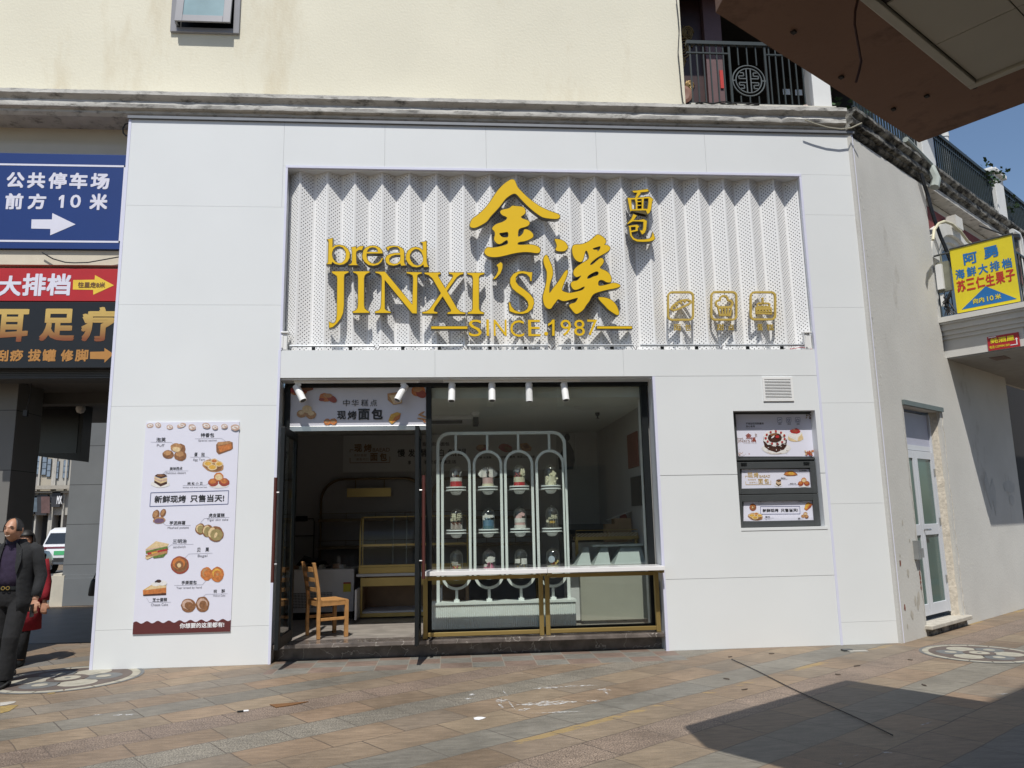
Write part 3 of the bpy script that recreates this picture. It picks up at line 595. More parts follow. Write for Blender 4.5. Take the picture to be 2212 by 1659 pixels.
def cake(mb):
    poly_bar(mb, [(1740,385),(2020,385),(2020,470),(1740,470)], .024); poly_bar(mb, [(1765,305),(1780,295),(1970,295),(1985,310),(1985,380),(1765,380)], .020)
    poly_bar(mb, [(1775,345),(1810,360),(1845,340),(1880,360),(1915,340),(1950,360),(1975,345)], .016, False)
    for x in (1775, 1828, 1882, 1936, 1988): poly_bar(mb, blob(x, 428, 22, 26, n=8, jit=0), .012)
    poly_bar(mb, [(1860,290),(1860,235)], .024, False); poly_bar(mb, blob(1857, 210, 12, 14, n=6, jit=0), .010)
icon('gold rounded square pictogram of a slashed long loaf, leftmost of the pictograms', (145,92,600,592), ((250,675,372,785),(450,675,560,785)), '面包', loaf)
icon('gold rounded square pictogram of a cupcake with a cloud shaped top', (930,88,1385,590), ((1035,670,1155,782),(1235,672,1340,780)), '甜点', cup)
icon('gold rounded square pictogram of a tiered cake with one candle', (1645,92,2090,585), ((1768,672,1862,785),(1940,672,2060,785)), '蛋糕', cake)
# row of tube lamps along the bottom of the sign recess
tubem = M('lamp_tube_grey', (.42,.44,.46), rough=.3, metal=.5)
kk = K(1100,640,2300,2212); k2 = K(2200,640,3300,2122); wires = M('thin_wire', (.05,.03,.03), rough=.6)
for i, (a, b) in enumerate((((75,1335),(685,1340)),((725,1345),(1330,1350)),((1365,1350),(1950,1350)))):
    p = at(*kk(*a), 1, .03); q = at(*kk(*b), 1, .03); names = ['leftmost tube lamp under the folded sheet, beside the white end box', 'second tube lamp from the left under the folded sheet, below the letters J and I', 'third tube lamp from the left under the folded sheet, below the words since']
    t = thing('tube_lamp', names[i], 'lamp', p, 'tube lamps along the foot of the sign'); z = 3.775
    MB().tube([(p.x,.03,z),(q.x,.03,z)], .016, 10).build('tube', tubem, t, smooth=40)
    mb = MB()
    for f in (.28, .72): xx = p.x+(q.x-p.x)*f; mb.box((xx-.02,.03,3.713),(xx+.02,.06,3.765))
    mb.build('bracket', blackm, t)
    mb = MB(); mb.tube([(q.x,.03,z),(q.x+.03,.05,3.74),(q.x+.05,.03,3.72),(q.x+.085,.04,z)], .005, 5); mb.build('lead', wires, t)
for i, (a, b) in enumerate((((0,1405),(565,1405)),((620,1395),(1215,1395)),((1270,1390),(1862,1388)))):
    p = at(*k2(*a), 1, .03); q = at(*k2(*b), 1, .03); z = 3.775; names = ['tube lamp under the folded sheet below the right hand dash of the sign', 'tube lamp under the folded sheet below the loaf and cupcake pictograms', 'rightmost tube lamp under the folded sheet below the tiered cake pictogram']
    t = thing('tube_lamp', names[i], 'lamp', p, 'tube lamps along the foot of the sign')
    MB().tube([(p.x,.03,z),(q.x,.03,z)], .016, 10).build('tube', tubem, t, smooth=40)
    mb = MB()
    for f in (.28, .72): xx = p.x+(q.x-p.x)*f; mb.box((xx-.02,.03,3.713),(xx+.02,.06,3.765))
    mb.build('bracket', blackm, t)
    mb = MB(); mb.tube([(q.x,.03,z),(q.x+.02,.05,3.745),(q.x+.04,.03,3.72),(q.x+.055,.04,z)] if i < 2 else [(q.x-.2,.02,3.72),(q.x-.05,.0,3.74),(q.x+.1,.02,3.72)], .005, 5); mb.build('lead', wires if i < 2 else M('red_wire', (.4,.03,.05), rough=.5), t)
for nm, x, lab in (('end_box', 2.03, 'small white junction box at the left end of the tube lamps'), ('end_box', 8.76, 'small white junction box at the right end of the tube lamps')):
    mb = MB(); mb.box((x-.035,.0,3.72),(x+.04,.06,3.93)); mb.box((x-.025,-.012,3.74),(x-.005,.0,3.90)); mb.box((x-.035,-.02,3.93),(x+.06,.1,3.95))
    tag(mb.build(nm, whitep, None, loc=(x,.03,3.72), bevel=.003), lab, 'junction box')

# ------------------------------------------------------------------ spot lamps on tracks under the soffit
def track(x0, x1, lab): tag(MB().box((x0,.10,3.318),(x1,.135,3.3445)).build('lamp_track', whitep, None, loc=((x0+x1)/2,.12,3.318), bevel=.002), lab, 'lamp track')
track(2.15, 3.7, 'white lamp track above the open doorway'); track(4.0, 5.75, 'white lamp track above the large shop window')
c6 = K(1050,1460,1700,930); c7 = K(1650,1460,2650,1508)
lamps = [(c6,(178,60),(20,-.0,-28),'tilted white spot lamp at the left end above the doorway'), (c6,(770,60),(0,0,26),'tilted white spot lamp at the right end above the doorway'),
         (c7,(195,62),(0,0,2),'upright white spot lamp above the window, first from the left'), (c7,(432,62),(0,0,1),'upright white spot lamp above the window, second from the left'),
         (c7,(652,62),(0,0,0),'upright white spot lamp above the window, third from the left'), (c7,(862,62),(0,0,-3),'upright white spot lamp above the window, last on the right')]
for kf, px, rot, lab in lamps:
    p = at(*kf(*px), 1, .12); p.z = 3.318
    t = thing('spot_lamp', lab, 'lamp', p, 'white spot lamps under the shop soffit')
    MB().box((p.x-.035,.105,3.285),(p.x+.035,.135,3.317)).build('adapter', whitep, t)
    mb = MB(); mb.tube([(p.x,.12,3.285),(p.x,.12,3.235)], .01, 8); mb.build('stem', steel, t)
    a = R(rot[2]); dx, dz = sin(a), -cos(a); fwd = -.30 if rot[2] else -.06
    c = V((p.x,.12,3.235)); d = V((-dx, fwd, dz)).normalized() if False else V((-dx*1.0, fwd, dz)).normalized()
    c0 = c - d*.06; c1 = c + d*.17
    mb = MB(); mb.tube([c0, c1], .045, 20); mb.tube([c1, c1+d*.001], .036, 20, 1); mb.build('housing', [whitep, darkgrey], t, smooth=40)

# ------------------------------------------------------------------ printed food pictures (flat prints)
PC = {n: M('print_'+n, c, rough=.45, var=v, scale=45) for n, c, v in (('brown',(.23,.105,.045),.3),('dark',(.06,.022,.014),.4),('tan',(.43,.23,.10),.25),('cream',(.66,.50,.28),.15),('orange',(.50,.17,.045),.25),('yellow',(.62,.36,.06),.2),('red',(.40,.03,.03),.3),('green',(.12,.19,.04),.4),('purple',(.16,.10,.17),.2),('white',(.72,.70,.68),.08),('ink',(.02,.02,.025),.05),('grey',(.28,.28,.32),.05),('line',(.42,.42,.48),.03),('maroon',(.105,.022,.022),.05),('navy',(.10,.12,.24),.03),('pale',(.52,.36,.28),.2),('gold',(.52,.37,.16),.05),('rust',(.30,.06,.035),.1),('olive',(.30,.24,.10),.2))}
PN = list(PC); PL = [PC[n] for n in PN]; PI = {n: i for i, n in enumerate(PN)}
def pic(S, parent, items, name='printed_picture', lift=.0025):
    mb = MB()
    for i, it in enumerate(items):
        if isinstance(it[1], list): loop = it[1]
        else: loop = blob(*it[1:6], n=20, jit=it[6] if len(it) > 6 else .05, seed=i*7+int(it[1]))
        mb.shape([S.loop(loop)], S.P(lift+i*.0004), S.N, 0, PI[it[0]])
    used = sorted(set(mb.m)); mp = {u: j for j, u in enumerate(used)}; mb.m = [mp[x] for x in mb.m]
    return mb.build(name, [PL[u] for u in used], parent, fixn=False)
# tall poster on the left panel
k = K(500,1640,980,905); S = facade(-.012, k)
X0, Z0, X1, Z1 = .443, .380, 1.537, 2.827
pz = thing('wall_poster', 'tall pale bakery poster of pastries with a maroon wavy foot on the left white panel', 'poster', ((X0+X1)/2, 0, Z0))
MB().box((X0,-.012,Z0),(X1,.0,Z1)).build('poster_sheet', paper, pz)
zb = S.ab(60,1530)[1]; wave = [(X0+(X1-X0)*i/80, zb+.022*sin(i/80*2*pi*9)*.6) for i in range(81)]
MB().shape([[(X0,Z0),(X1,Z0)]+wave[::-1]], S.P(.0015), S.N, 0).build('wavy_foot', PC['maroon'], pz, fixn=False)
tx = MB()
for s, bx in (('泡芙',(218,156,288,188)),('特香包',(548,122,648,154)),('蛋',(500,268,524,296)),('挞',(552,266,578,296)),('美味西点',(318,374,412,398)),('肉',(450,486,472,508)),('松',(480,486,502,508)),('小',(510,486,532,508)),('贝',(541,486,562,508)),
  ('芋泥麻薯',(316,775,434,804)),('虎皮蛋糕',(607,718,725,748)),('三明治',(340,910,444,942)),('贝',(520,974,547,1006)),('果',(582,972,610,1004)),('手撕面包',(405,1218,518,1246)),('桃',(643,1284,668,1310)),('酥',(702,1282,728,1308)),('芝士蛋糕',(190,1346,298,1374))): text(tx, S, s, bx, .002, .014)
text(tx, S, '新鲜现烤', (205,586,438,640), .002, .03); text(tx, S, '只售当天!', (470,580,722,634), .002, .03)
tx.build('dark_lettering', ink, pz, fixn=False)
tx = MB()
for s, bx in (('Puff',(222,204,278,224)),('Special sachet',(530,170,668,188)),('Egg Tart',(492,312,578,332)),('Delicious dessert',(288,410,437,426)),('Scallops with dried meat floss',(415,520,594,532)),('Mashed potato',(302,816,460,838)),('Tiger skin cake',(594,757,752,779)),('sandwich',(344,958,436,976)),('Bagel',(525,1024,597,1048)),('Tear bread by hand',(367,1262,555,1282)),('Walnut Cake',(638,1322,730,1336)),('Cheese Cake',(178,1386,304,1406))): text(tx, S, s, bx, .002, .012)
tx.build('grey_lettering', PC['grey'], pz, fixn=False)
tx = MB(); text(tx, S, '你想要的这里都有!', (392,1530,722,1568), .003, .03); tx.build('white_lettering', white_ink, pz, fixn=False)
ln = MB()
for pts in ([(178,190),(330,192),(360,215)],[(505,165),(700,162),(735,185)],[(470,302),(600,300),(630,320)],[(455,403),(290,404),(265,428)],[(415,512),(590,508),(610,490)],[(473,808),(290,808),(262,785)],[(760,748),(575,756),(545,790)],[(494,948),(330,952),(300,975)],[(635,1014),(460,1020),(430,1050)],[(350,1254),(562,1248),(590,1215)],[(748,1315),(585,1320),(555,1348)],[(327,1378),(165,1380),(145,1345)]): line(S, pts, .0035, ln)
ln.build('leader_line', PC['line'], pz, fixn=False)
ln = MB(); line(S, [(178,566),(755,550),(750,650),(170,668),(178,566)], .008, ln); ln.build('printed_box', PC['navy'], pz, fixn=False)
def puff(S, P): pic(S, P, [('brown',400,240,36,38,0),('brown',306,282,42,33,0),('brown',397,292,46,38,0),('tan',300,270,28,18,0),('tan',392,278,30,20,0),('tan',366,230,42,32,0),('cream',368,244,30,18,8)])
puff(S, pz)
pic(S, pz, [('brown',[(662,210),(676,190),(760,182),(785,192),(787,238),(772,250),(682,282),(664,262)]),('tan',[(668,200),(680,190),(765,184),(780,196),(700,214),(676,216)]),('orange',[(676,222),(776,200),(778,238),(690,268)])])
def tarts(S, P, q=lambda a: a): pic(S, P, [(c, [q(p) for p in blob(*a)]) for c, a in (('tan',(640,365,80,46,10)),('brown',(640,372,66,34,10)),('cream',(602,350,34,22,0)),('yellow',(602,350,24,14,0)),('cream',(648,330,28,18,0)),('orange',(648,330,19,11,0)),('cream',(684,352,30,20,0)),('yellow',(684,352,21,13,0)),('cream',(635,378,36,22,0)),('yellow',(635,376,26,15,0)))])
tarts(S, pz)
def slice_(S, P, q=lambda a: a): pic(S, P, [(c, [q(p) for p in (l if isinstance(l, list) else blob(*l))]) for c, l in (('white',(248,500,70,28,0)),('dark',[(202,490),(250,520),(298,500),(298,478),(204,470)]),('cream',[(204,445),(250,462),(298,452),(298,482),(250,498),(204,474)]),('pale',[(204,455),(250,472),(298,462),(298,472),(250,484),(204,466)]),('dark',[(206,440),(225,428),(280,426),(300,442),(252,458)]),('brown',(252,438,28,8,0)))])
slice_(S, pz)
def balls(S, P, q=lambda a: a): pic(S, P, [(c, [q(p) for p in blob(*l)]) for c, l in (('white',(682,512,72,20,0)),('rust',(640,490,38,30,0)),('orange',(636,482,26,18,0)),('rust',(722,488,40,30,0)),('orange',(722,480,26,18,0)),('orange',(682,448,36,32,0)),('cream',(682,450,28,22,0)))])
balls(S, pz)
pic(S, pz, [('brown',216,728,26,36,18),('tan',212,724,16,26,18),('brown',268,716,20,32,25),('tan',268,712,11,22,25),('tan',240,770,46,24,-6),('purple',240,774,38,18,-6)])
pic(S, pz, [('brown',545,835,38,42,20),('cream',540,830,26,30,20),('olive',548,838,24,30,0),('brown',598,848,40,46,20),('cream',590,842,24,34,20),('olive',604,856,32,38,0),('brown',660,872,58,56,10),('cream',630,860,24,40,20),('olive',666,878,46,44,0),('cream',660,880,10,22,20)])
pic(S, pz, [('cream',[(138,985),(215,925),(312,945),(300,968),(150,1000)]),('pale',[(138,985),(300,962),(305,985),(140,1012)]),('green',[(140,1000),(300,962),(308,988),(230,992),(142,1020)]),('red',[(150,1012),(300,980),(302,1008),(160,1035)]),('yellow',[(180,1010),(230,1000),(220,1024),(190,1028)]),('tan',[(138,1030),(296,996),(300,1018),(145,1050)]),('green',[(190,1040),(295,1014),(270,1044),(200,1052)]),('cream',[(134,1045),(200,1036),(150,1062)])])
def bagel(S, P, q=lambda a: a): pic(S, P, [(c, [q(p) for p in blob(*l)]) for c, l in (('rust',(393,1103,68,66,0,24,.02)),('brown',(393,1100,58,56,0,24,.02)),('orange',(385,1090,46,42,0,24,.03)),('brown',(388,1100,32,30,0)),('cream',(388,1104,15,17,0)))])
bagel(S, pz)
pic(S, pz, [('orange',592,1168,46,50,0),('tan',584,1160,26,30,0),('orange',594,1166,22,24,0),('orange',670,1172,50,56,0),('yellow',668,1165,34,36,0),('orange',672,1172,28,30,0),('tan',672,1172,10,11,0)])
pic(S, pz, [('yellow',[(118,1290),(190,1245),(292,1255),(292,1320),(120,1328)]),('orange',[(118,1290),(292,1262),(292,1318),(122,1326)]),('cream',[(190,1248),(292,1255),(290,1270),(130,1290)]),('dark',[(120,1322),(292,1310),(292,1324),(122,1332)]),('white',215,1244,34,16,0),('white',262,1236,36,20,0),('dark',236,1222,20,12,0),('ink',215,1226,7,6,0)])
pic(S, pz, [('brown',456,1402,54,52,0),('pale',450,1396,40,36,0),('brown',460,1404,32,28,0),('brown',562,1394,50,58,0),('pale',560,1390,38,42,0),('brown',566,1398,28,32,0)])
rn = random.Random(4); its = []
for x, wd in ((172,26),(232,22),(318,24),(405,34),(485,28),(590,30),(655,22),(725,24),(805,34)):
    y = 66+rn.uniform(-4,18); its += [('pale',x,y,wd,16+rn.uniform(0,8),rn.uniform(-30,30)),('white',x,y-1,wd*.7,11,rn.uniform(-20,20)),('pale',x+3,y,wd*.4,5,20)]
o = pic(S, pz, its, 'printed_border')

# ------------------------------------------------------------------ small service window with three prints
k = K(2880,1600,3260,1287); WY = .14
S = facade(WY, k)
sw = thing('service_window', 'charcoal framed service window with three stacked cake prints in the right white panel', 'window', (8.24, WY, WZ0))
mb = MB(); mb.box((WX0,WY,WZ0),(WX1,WY+.06,WZ1)); mb.build('window_back', darkgrey, sw)
def fr(name, box, wd, dep):
    mb = MB(); x0, z1 = S.ab(box[0], box[1]); x1, z0 = S.ab(box[2], box[3]); y0 = WY-dep
    mb.box((x0,y0,z0),(x0+wd,WY-.001,z1)); mb.box((x1-wd,y0,z0),(x1,WY-.001,z1)); mb.box((x0+wd,y0,z0),(x1-wd,WY-.001,z0+wd)); mb.box((x0+wd,y0,z1-wd),(x1-wd,WY-.001,z1)); return mb.build(name, darkgrey, sw, bevel=.003)
fr('fixed_frame', (20,75,1150,710), .022, .03)
a0 = S.ab(62,715); 
def sash(zt, zb, hinge):
    x0, x1 = WX0+.004, WX1-.004; m_ = MB(); y0 = WY-.035; wx = .075; 
    m_.box((x0,y0,zb),(x0+wx,WY-.001,zt)); m_.box((x1-wx,y0,zb),(x1,WY-.001,zt)); m_.box((x0+wx,y0,zb),(x1-wx,WY-.001,zb+.075)); m_.box((x0+wx,y0,zt-.085),(x1-wx,WY-.001,zt)); o = m_.build('sash', darkgrey, sw, bevel=.004)
    if hinge:
        h = MB(); 
        for xx in (x0+.09, x1-.16): h.box((xx,y0-.014,zt-.03),(xx+.075,y0,zt-.006))
        h.build('hinge', blackm, o)
zt1 = S.ab(600,742)[1]; zt2 = S.ab(600,1172)[1]
sash(zt1, zt2+.004, True); sash(zt2-.004, WZ0+.004, False)
S = facade(WY-.004, k)
def sheet(box): return MB().shape([rect(S, box)], S.P(0), S.N, .003).build('print_sheet', paper, sw)
sheet((38,105,1112,668)); sheet((138,838,1100,1102)); sheet((162,1262,1136,1530))
tx = MB()
for s, bx in (('不添加任何防腐剂',(190,216,428,244)),('放心食用',(192,254,310,280))): text(tx, S, s, bx, .002, .015)
for s, bx in (('面包',(626,228,668,243)),('甜点',(748,228,792,243)),('蛋糕',(868,228,908,243)),('日式黑面蛋',(905,852,1000,868)),('美味西点',(657,948,720,964)),('肉松小贝',(780,1022,858,1036)),('贝果',(352,1266,402,1280)),('特香包',(892,1260,945,1272)),('蛋挞',(450,1464,512,1482)),('泡芙',(885,1484,918,1502))): text(tx, S, s, bx, .002, .02)
for s, bx in (('新鲜现烤',(416,1366,626,1410)),('只售当天!',(658,1362,886,1408))): text(tx, S, s, bx, .002, .025)
tx.build('dark_lettering', ink, sw, fixn=False)
tx = MB()
for s, bx in (('Egg Tart',(448,1498,518,1512)),('Bagel',(358,1300,400,1310)),('Puff',(888,1508,918,1516)),('Delicious dessert',(645,972,740,980)),('Scallops with dried meat floss',(758,1044,886,1052))): text(tx, S, s, bx, .002)
tx.build('grey_lettering', PC['grey'], sw, fixn=False)
tx = MB()
text(tx, S, 'bread', (78,416,152,440), .002, 0); text(tx, S, "JINXI'S", (78,444,245,490), .002, 0); text(tx, S, '面包', (314,362,342,408), .002); text(tx, S, 'SINCE.1987', (190,484,305,494), .002)
line(S, [(160,488),(185,488)], .003, tx); line(S, [(310,488),(335,488)], .003, tx)
tx.build('brown_lettering', PC['brown'], sw, fixn=False)
tx = MB(); text(tx, S, '金', (188,358,266,428), .002, .03); text(tx, S, '溪', (258,412,328,476), .002, .03); tx.build('red_lettering', PC['rust'], sw, fixn=False)
tx = MB(); text(tx, S, '现', (216,884,285,952), .002, .03); text(tx, S, '烤', (294,882,360,952), .002, .03); text(tx, S, 'BAEAD', (372,916,515,948), .002, .02); text(tx, S, '面', (356,966,420,1032), .002, .03); text(tx, S, '包', (436,962,500,1028), .002, .03)
for s, bx in (('美味看得',(218,966,328,990)),('就香可口',(238,1004,345,1028))): text(tx, S, s, bx, .002)
line(S, [(185,955),(185,930),(215,930)], .006, tx); line(S, [(190,1000),(192,1044),(525,1042),(524,990)], .006, tx); tx.build('gold_lettering', PC['gold'], sw, fixn=False)
ln = MB(); line(S, [(386,1336),(910,1332),(915,1434),(390,1438),(386,1336)], .006, ln)
for bx in ((612,150,672,216),(732,150,794,214),(852,148,914,212)): q = rr(*bx, 8, 2); line(S, q+[q[0]], .004, ln)
line(S, [(625,190),(640,178),(660,178)], .008, ln); line(S, [(748,170),(778,170),(772,200),(754,200),(748,170)], .006, ln); line(S, [(866,200),(866,180),(882,168),(900,182),(900,200),(866,200)], .006, ln)
ln.build('printed_box', PC['navy'], sw, fixn=False)
ln = MB()
for pts in ([(190,292),(405,294)],[(1032,884),(880,884),(860,895)],[(750,968),(630,970),(615,985)],[(757,1042),(890,1042)],[(430,1294),(330,1296),(318,1310)],[(880,1280),(990,1282),(1005,1295)],[(570,1488),(430,1490)],[(885,1505),(960,1498)]): line(S, pts, .003, ln)
ln.build('leader_line', PC['line'], sw, fixn=False)
its = [('white',595,560,190,85,0,.06),('pale',600,575,160,60,0),('white',595,555,185,78,0,.05),('dark',[(425,430),(740,420),(735,520),(700,575),(600,615),(500,585),(440,540)]),('dark',580,450,156,100,0),('white',580,425,155,105,0,.08)]
for i in range(11):
    a = 2*pi*i/11; its.append(('white',580+125*cos(a),425+82*sin(a),34,28,0,.12))
its += [('dark',575,418,92,62,0,.04)]
for i in range(11):
    a = 2*pi*i/11+.2; its.append(('red',580+128*cos(a),418+84*sin(a),14,15,0))
its += [('red',606,405,26,20,0),('white',548,408,28,10,-40),('brown',560,375,50,16,-10)]
rn = random.Random(9)
for i in range(26): its.append(('white' if i % 3 == 0 else 'ink', 450+rn.uniform(0,280), 520+rn.uniform(-20,70), 9, 4, rn.uniform(0,180)))
pic(S, sw, its)
pic(S, sw, [('cream',855,420,105,52,0),('white',[(760,370),(850,330),(945,350),(940,400),(880,465),(765,410)]),('cream',[(880,465),(940,400),(944,360),(885,420)]),('white',[(765,385),(880,425),(880,440),(765,400)]),('red',850,330,64,34,0,.15),('rust',845,325,40,20,0),('white',830,300,16,8,0)])
its = []
for i in range(34):
    its.append((rn.choice(['red','pale','orange','rust','cream']), 1040+rn.uniform(-60,90), 640+rn.uniform(-50,20), rn.uniform(6,20), rn.uniform(5,14), rn.uniform(0,180)))
for i in range(18): its.append((rn.choice(['brown','olive','dark']), 1040+rn.uniform(-50,50), 135+rn.uniform(-28,30), rn.uniform(5,16), rn.uniform(4,10), rn.uniform(0,180)))
for i in range(22): its.append((rn.choice(['brown','rust','pale']), 70+abs(rn.gauss(0,45)), 655-abs(rn.gauss(0,22)), rn.uniform(3,9), rn.uniform(3,7), 0))
its = [i_ for i_ in its if i_[1] < 1108-i_[3] and i_[2] < 662]
pic(S, sw, its, 'printed_border')
pic(S, sw, [('brown',[(695,910),(715,880),(760,862),(810,860),(860,885),(884,915),(840,928),(740,930)]),('orange',[(705,908),(725,880),(775,866),(830,878),(870,912),(800,922)]),('yellow',[(745,900),(770,875),(820,878),(840,908),(790,914)])])
def re(bx0, bx1):      # reuse a poster picture inside another box
    return lambda p: (bx1[0]+(p[0]-bx0[0])/(bx0[2]-bx0[0])*(bx1[2]-bx1[0]), bx1[1]+(p[1]-bx0[1])/(bx0[3]-bx0[1])*(bx1[3]-bx1[1]))
slice_(S, sw, re((180,425,318,530),(575,975,675,1075))); balls(S, sw, re((605,416,764,533),(888,950,1045,1078)))
bagel(S, sw, re((323,1035,462,1168),(238,1296,332,1394))); tarts(S, sw, re((560,308,720,418),(218,1410,420,1528)))
pic(S, sw, [('orange',[(968,1370),(985,1310),(1020,1278),(1080,1300),(1060,1340),(1000,1392)]),('yellow',[(972,1360),(990,1312),(1022,1284),(1040,1310),(1000,1365)]),('rust',[(1000,1392),(1040,1330),(1080,1302),(1060,1342)])])
pic(S, sw, [('tan',955,1465,28,20,0),('brown',1002,1472,27,24,0),('tan',1000,1466,18,14,0),('tan',985,1432,28,22,0),('cream',985,1436,20,12,0)])
# vent grille above
mb = MB(); x0, x1, z0, z1 = 8.105, 8.51, 3.03, 3.343; w_ = .028
mb.box((x0,-.014,z0),(x0+w_,0,z1)); mb.box((x1-w_,-.014,z0),(x1,0,z1)); mb.box((x0+w_,-.014,z0),(x1-w_,0,z0+w_)); mb.box((x0+w_,-.014,z1-w_),(x1-w_,0,z1))
vt = thing('vent_grille', 'small white louvred vent grille above the service window', 'vent', ((x0+x1)/2,-.005,z0)); mb.build('vent_frame', whitep, vt)
mb = MB(); n_ = 13
for i in range(n_):
    z = z0+w_+(z1-z0-2*w_)*(i+.5)/n_; mb.add([(x0+w_,-.016,z-.009),(x1-w_,-.016,z-.009),(x1-w_,-.002,z+.006),(x0+w_,-.002,z+.006)], [(0,1,2,3)])
mb.build('louvre', whitep, vt); MB().box((x0+w_,-.0015,z0+w_),(x1-w_,-.0005,z1-w_)).build('vent_back', M('vent_dark', (.02,.018,.03), rough=.8), vt)

# ------------------------------------------------------------------ signs left of the shop
k = K(0,350,560,808)
def board(name, lab, box, y, colr, th=.05):
    S = facade(y, k); x0, z1 = S.ab((box[0]+box[2])/2, box[1])[0], S.ab((box[0]+box[2])/2, box[1])[1]
    a0 = S.ab(box[0], (box[1]+box[3])/2)[0]; a1 = S.ab(box[2], (box[1]+box[3])/2)[0]; b1 = S.ab((box[0]+box[2])/2, box[1])[1]; b0 = S.ab((box[0]+box[2])/2, box[3])[1]
    t = thing(name, lab, 'sign', ((a0+a1)/2, y, b0)); MB().box((a0,y,b0),(a1,y+th,b1)).build('board', colr, t, bevel=.003); return t, S, (a0, b0, a1, b1)
blue = M('blue_sign', (.010,.036,.17), rough=.4, var=.04, scale=2); wsn = M('white_sign_ink', (.68,.68,.78), rough=.4, var=.02)
t, S, bx = board('parking_sign', 'blue public car park sign with white lettering and a right pointing arrow', (-160,368,716,908), .14, blue, .12)
mb = MB()
for s, b_ in (('公',(38,474,140,562)),('共',(156,476,258,564)),('停',(276,476,380,568)),('车',(396,478,498,568)),('场',(516,480,622,570)),('前',(30,594,132,684)),('方',(160,596,262,684)),('1',(334,604,364,676)),('0',(400,602,460,676)),('米',(510,596,612,688))): text(mb, S, s, b_, .003, .045)
mb.shape([S.loop([(180,742),(296,742),(298,706),(430,770),(286,832),(287,796),(178,794)])], S.P(.003), S.N)
mb.build('lettering', wsn, t, fixn=False)
ln = MB(); x0, z0, x1, z1 = bx; i_ = .075
for a, b, c, d in ((x0+i_,z1-.17,x1-.03,z1-.145),(x0+i_,z0+.085,x1-.03,z0+.11),(x1-.055,z0+.085,x1-.03,z1-.145),(x0+i_,z0+.085,x0+i_+.025,z1-.145)): ln.shape([[(a,b),(c,b),(c,d),(a,d)]], S.P(.003), S.N)
ln.build('border_line', wsn, t, fixn=False)
redm = M('red_sign', (.42,.015,.02), rough=.45, var=.06)
t, S, bx = board('banner_sign', 'red food stall banner with white characters and a yellow arrow', (-160,1020,670,1205), .16, redm, .05)
mb = MB()
for s, b_ in (('大',(-8,1062,122,1176)),('排',(128,1050,262,1176)),('档',(266,1050,402,1174))): text(mb, S, s, b_, .003, .04)
mb.build('lettering', wsn, t, fixn=False)
MB().shape([S.loop([(416,1086),(538,1084),(540,1058),(648,1116),(530,1170),(530,1142),(414,1140)])], S.P(.002), S.N).build('arrow', M('arrow_yellow', (.75,.52,.05), rough=.45), t, fixn=False)
mb = MB(); text(mb, S, '往里走8米', (444,1098,598,1130), .005, .03); mb.build('arrow_lettering', M('brown_ink', (.16,.08,.03)), t, fixn=False)
blk = M('black_sign', (.010,.010,.011), rough=.35, var=.1)
t, S, bx = board('shop_board', 'black foot care board with bronze gradient characters and an arrow', (-160,1210,662,1585), .16, blk, .05)
def grad(name, c0, c1, z0, z1):
    m = M(name, c0, rough=.4); tr = m.node_tree; b_ = tr.nodes['Principled BSDF']; tc = tr.nodes.new('ShaderNodeTexCoord'); sp = tr.nodes.new('ShaderNodeSeparateXYZ'); mr = tr.nodes.new('ShaderNodeMapRange'); mr.inputs[1].default_value = z0; mr.inputs[2].default_value = z1
    mx = tr.nodes.new('ShaderNodeMix'); mx.data_type = 'RGBA'; mx.inputs[6].default_value = (*c0,1); mx.inputs[7].default_value = (*c1,1); L = tr.links.new
    L(tc.outputs['Object'], sp.inputs[0]); L(sp.outputs[2], mr.inputs[0]); L(mr.outputs[0], mx.inputs[0]); L(mx.outputs[2], b_.inputs['Base Color']); return m
mb = MB()
for s, b_ in (('耳',(-30,1252,162,1436)),('足',(228,1250,428,1432)),('疗',(464,1240,660,1434))): text(mb, S, s, b_, .003, .045)
mb.build('printed_gold_lettering', grad('bronze_print', (.22,.065,.02), (.55,.38,.11), .36, .66), t, fixn=False)
mb = MB()
for s, b_ in (('刮',(-14,1484,48,1548)),('痧',(58,1482,132,1548)),('拔',(160,1480,234,1548)),('罐',(242,1480,318,1550)),('修',(346,1482,418,1548)),('脚',(428,1480,502,1548))): text(mb, S, s, b_, .003, .04)
mb.shape([S.loop([(512,1494),(594,1492),(594,1472),(646,1506),(594,1556),(594,1536),(512,1534)])], S.P(.003), S.N); mb.build('printed_small_lettering', M('ochre_print', (.42,.20,.05), rough=.45), t, fixn=False)
# loose cable under the blue sign and a loop by the panel
cab = M('black_cable', (.02,.02,.022), rough=.5)
kf = lambda pts, y: [at(*k(*p), 1, y) for p in pts]
tag(MB().tube(kf([(240,930),(300,965),(370,985),(420,988),(500,986),(580,972),(690,952)], .13), .008, 6).build('loose_cable', cab, None, loc=at(*k(420,988),1,.13)), 'thin dark cable sagging below the blue car park sign', 'cable')
tag(MB().tube(kf([(735,195),(712,200),(698,225),(700,250),(716,266),(738,268)], .12), .010, 6).build('cable_loop', cab, None, loc=at(*k(716,266),1,.12)), 'short black cable loop sticking out at the top left corner of the white panels', 'cable')
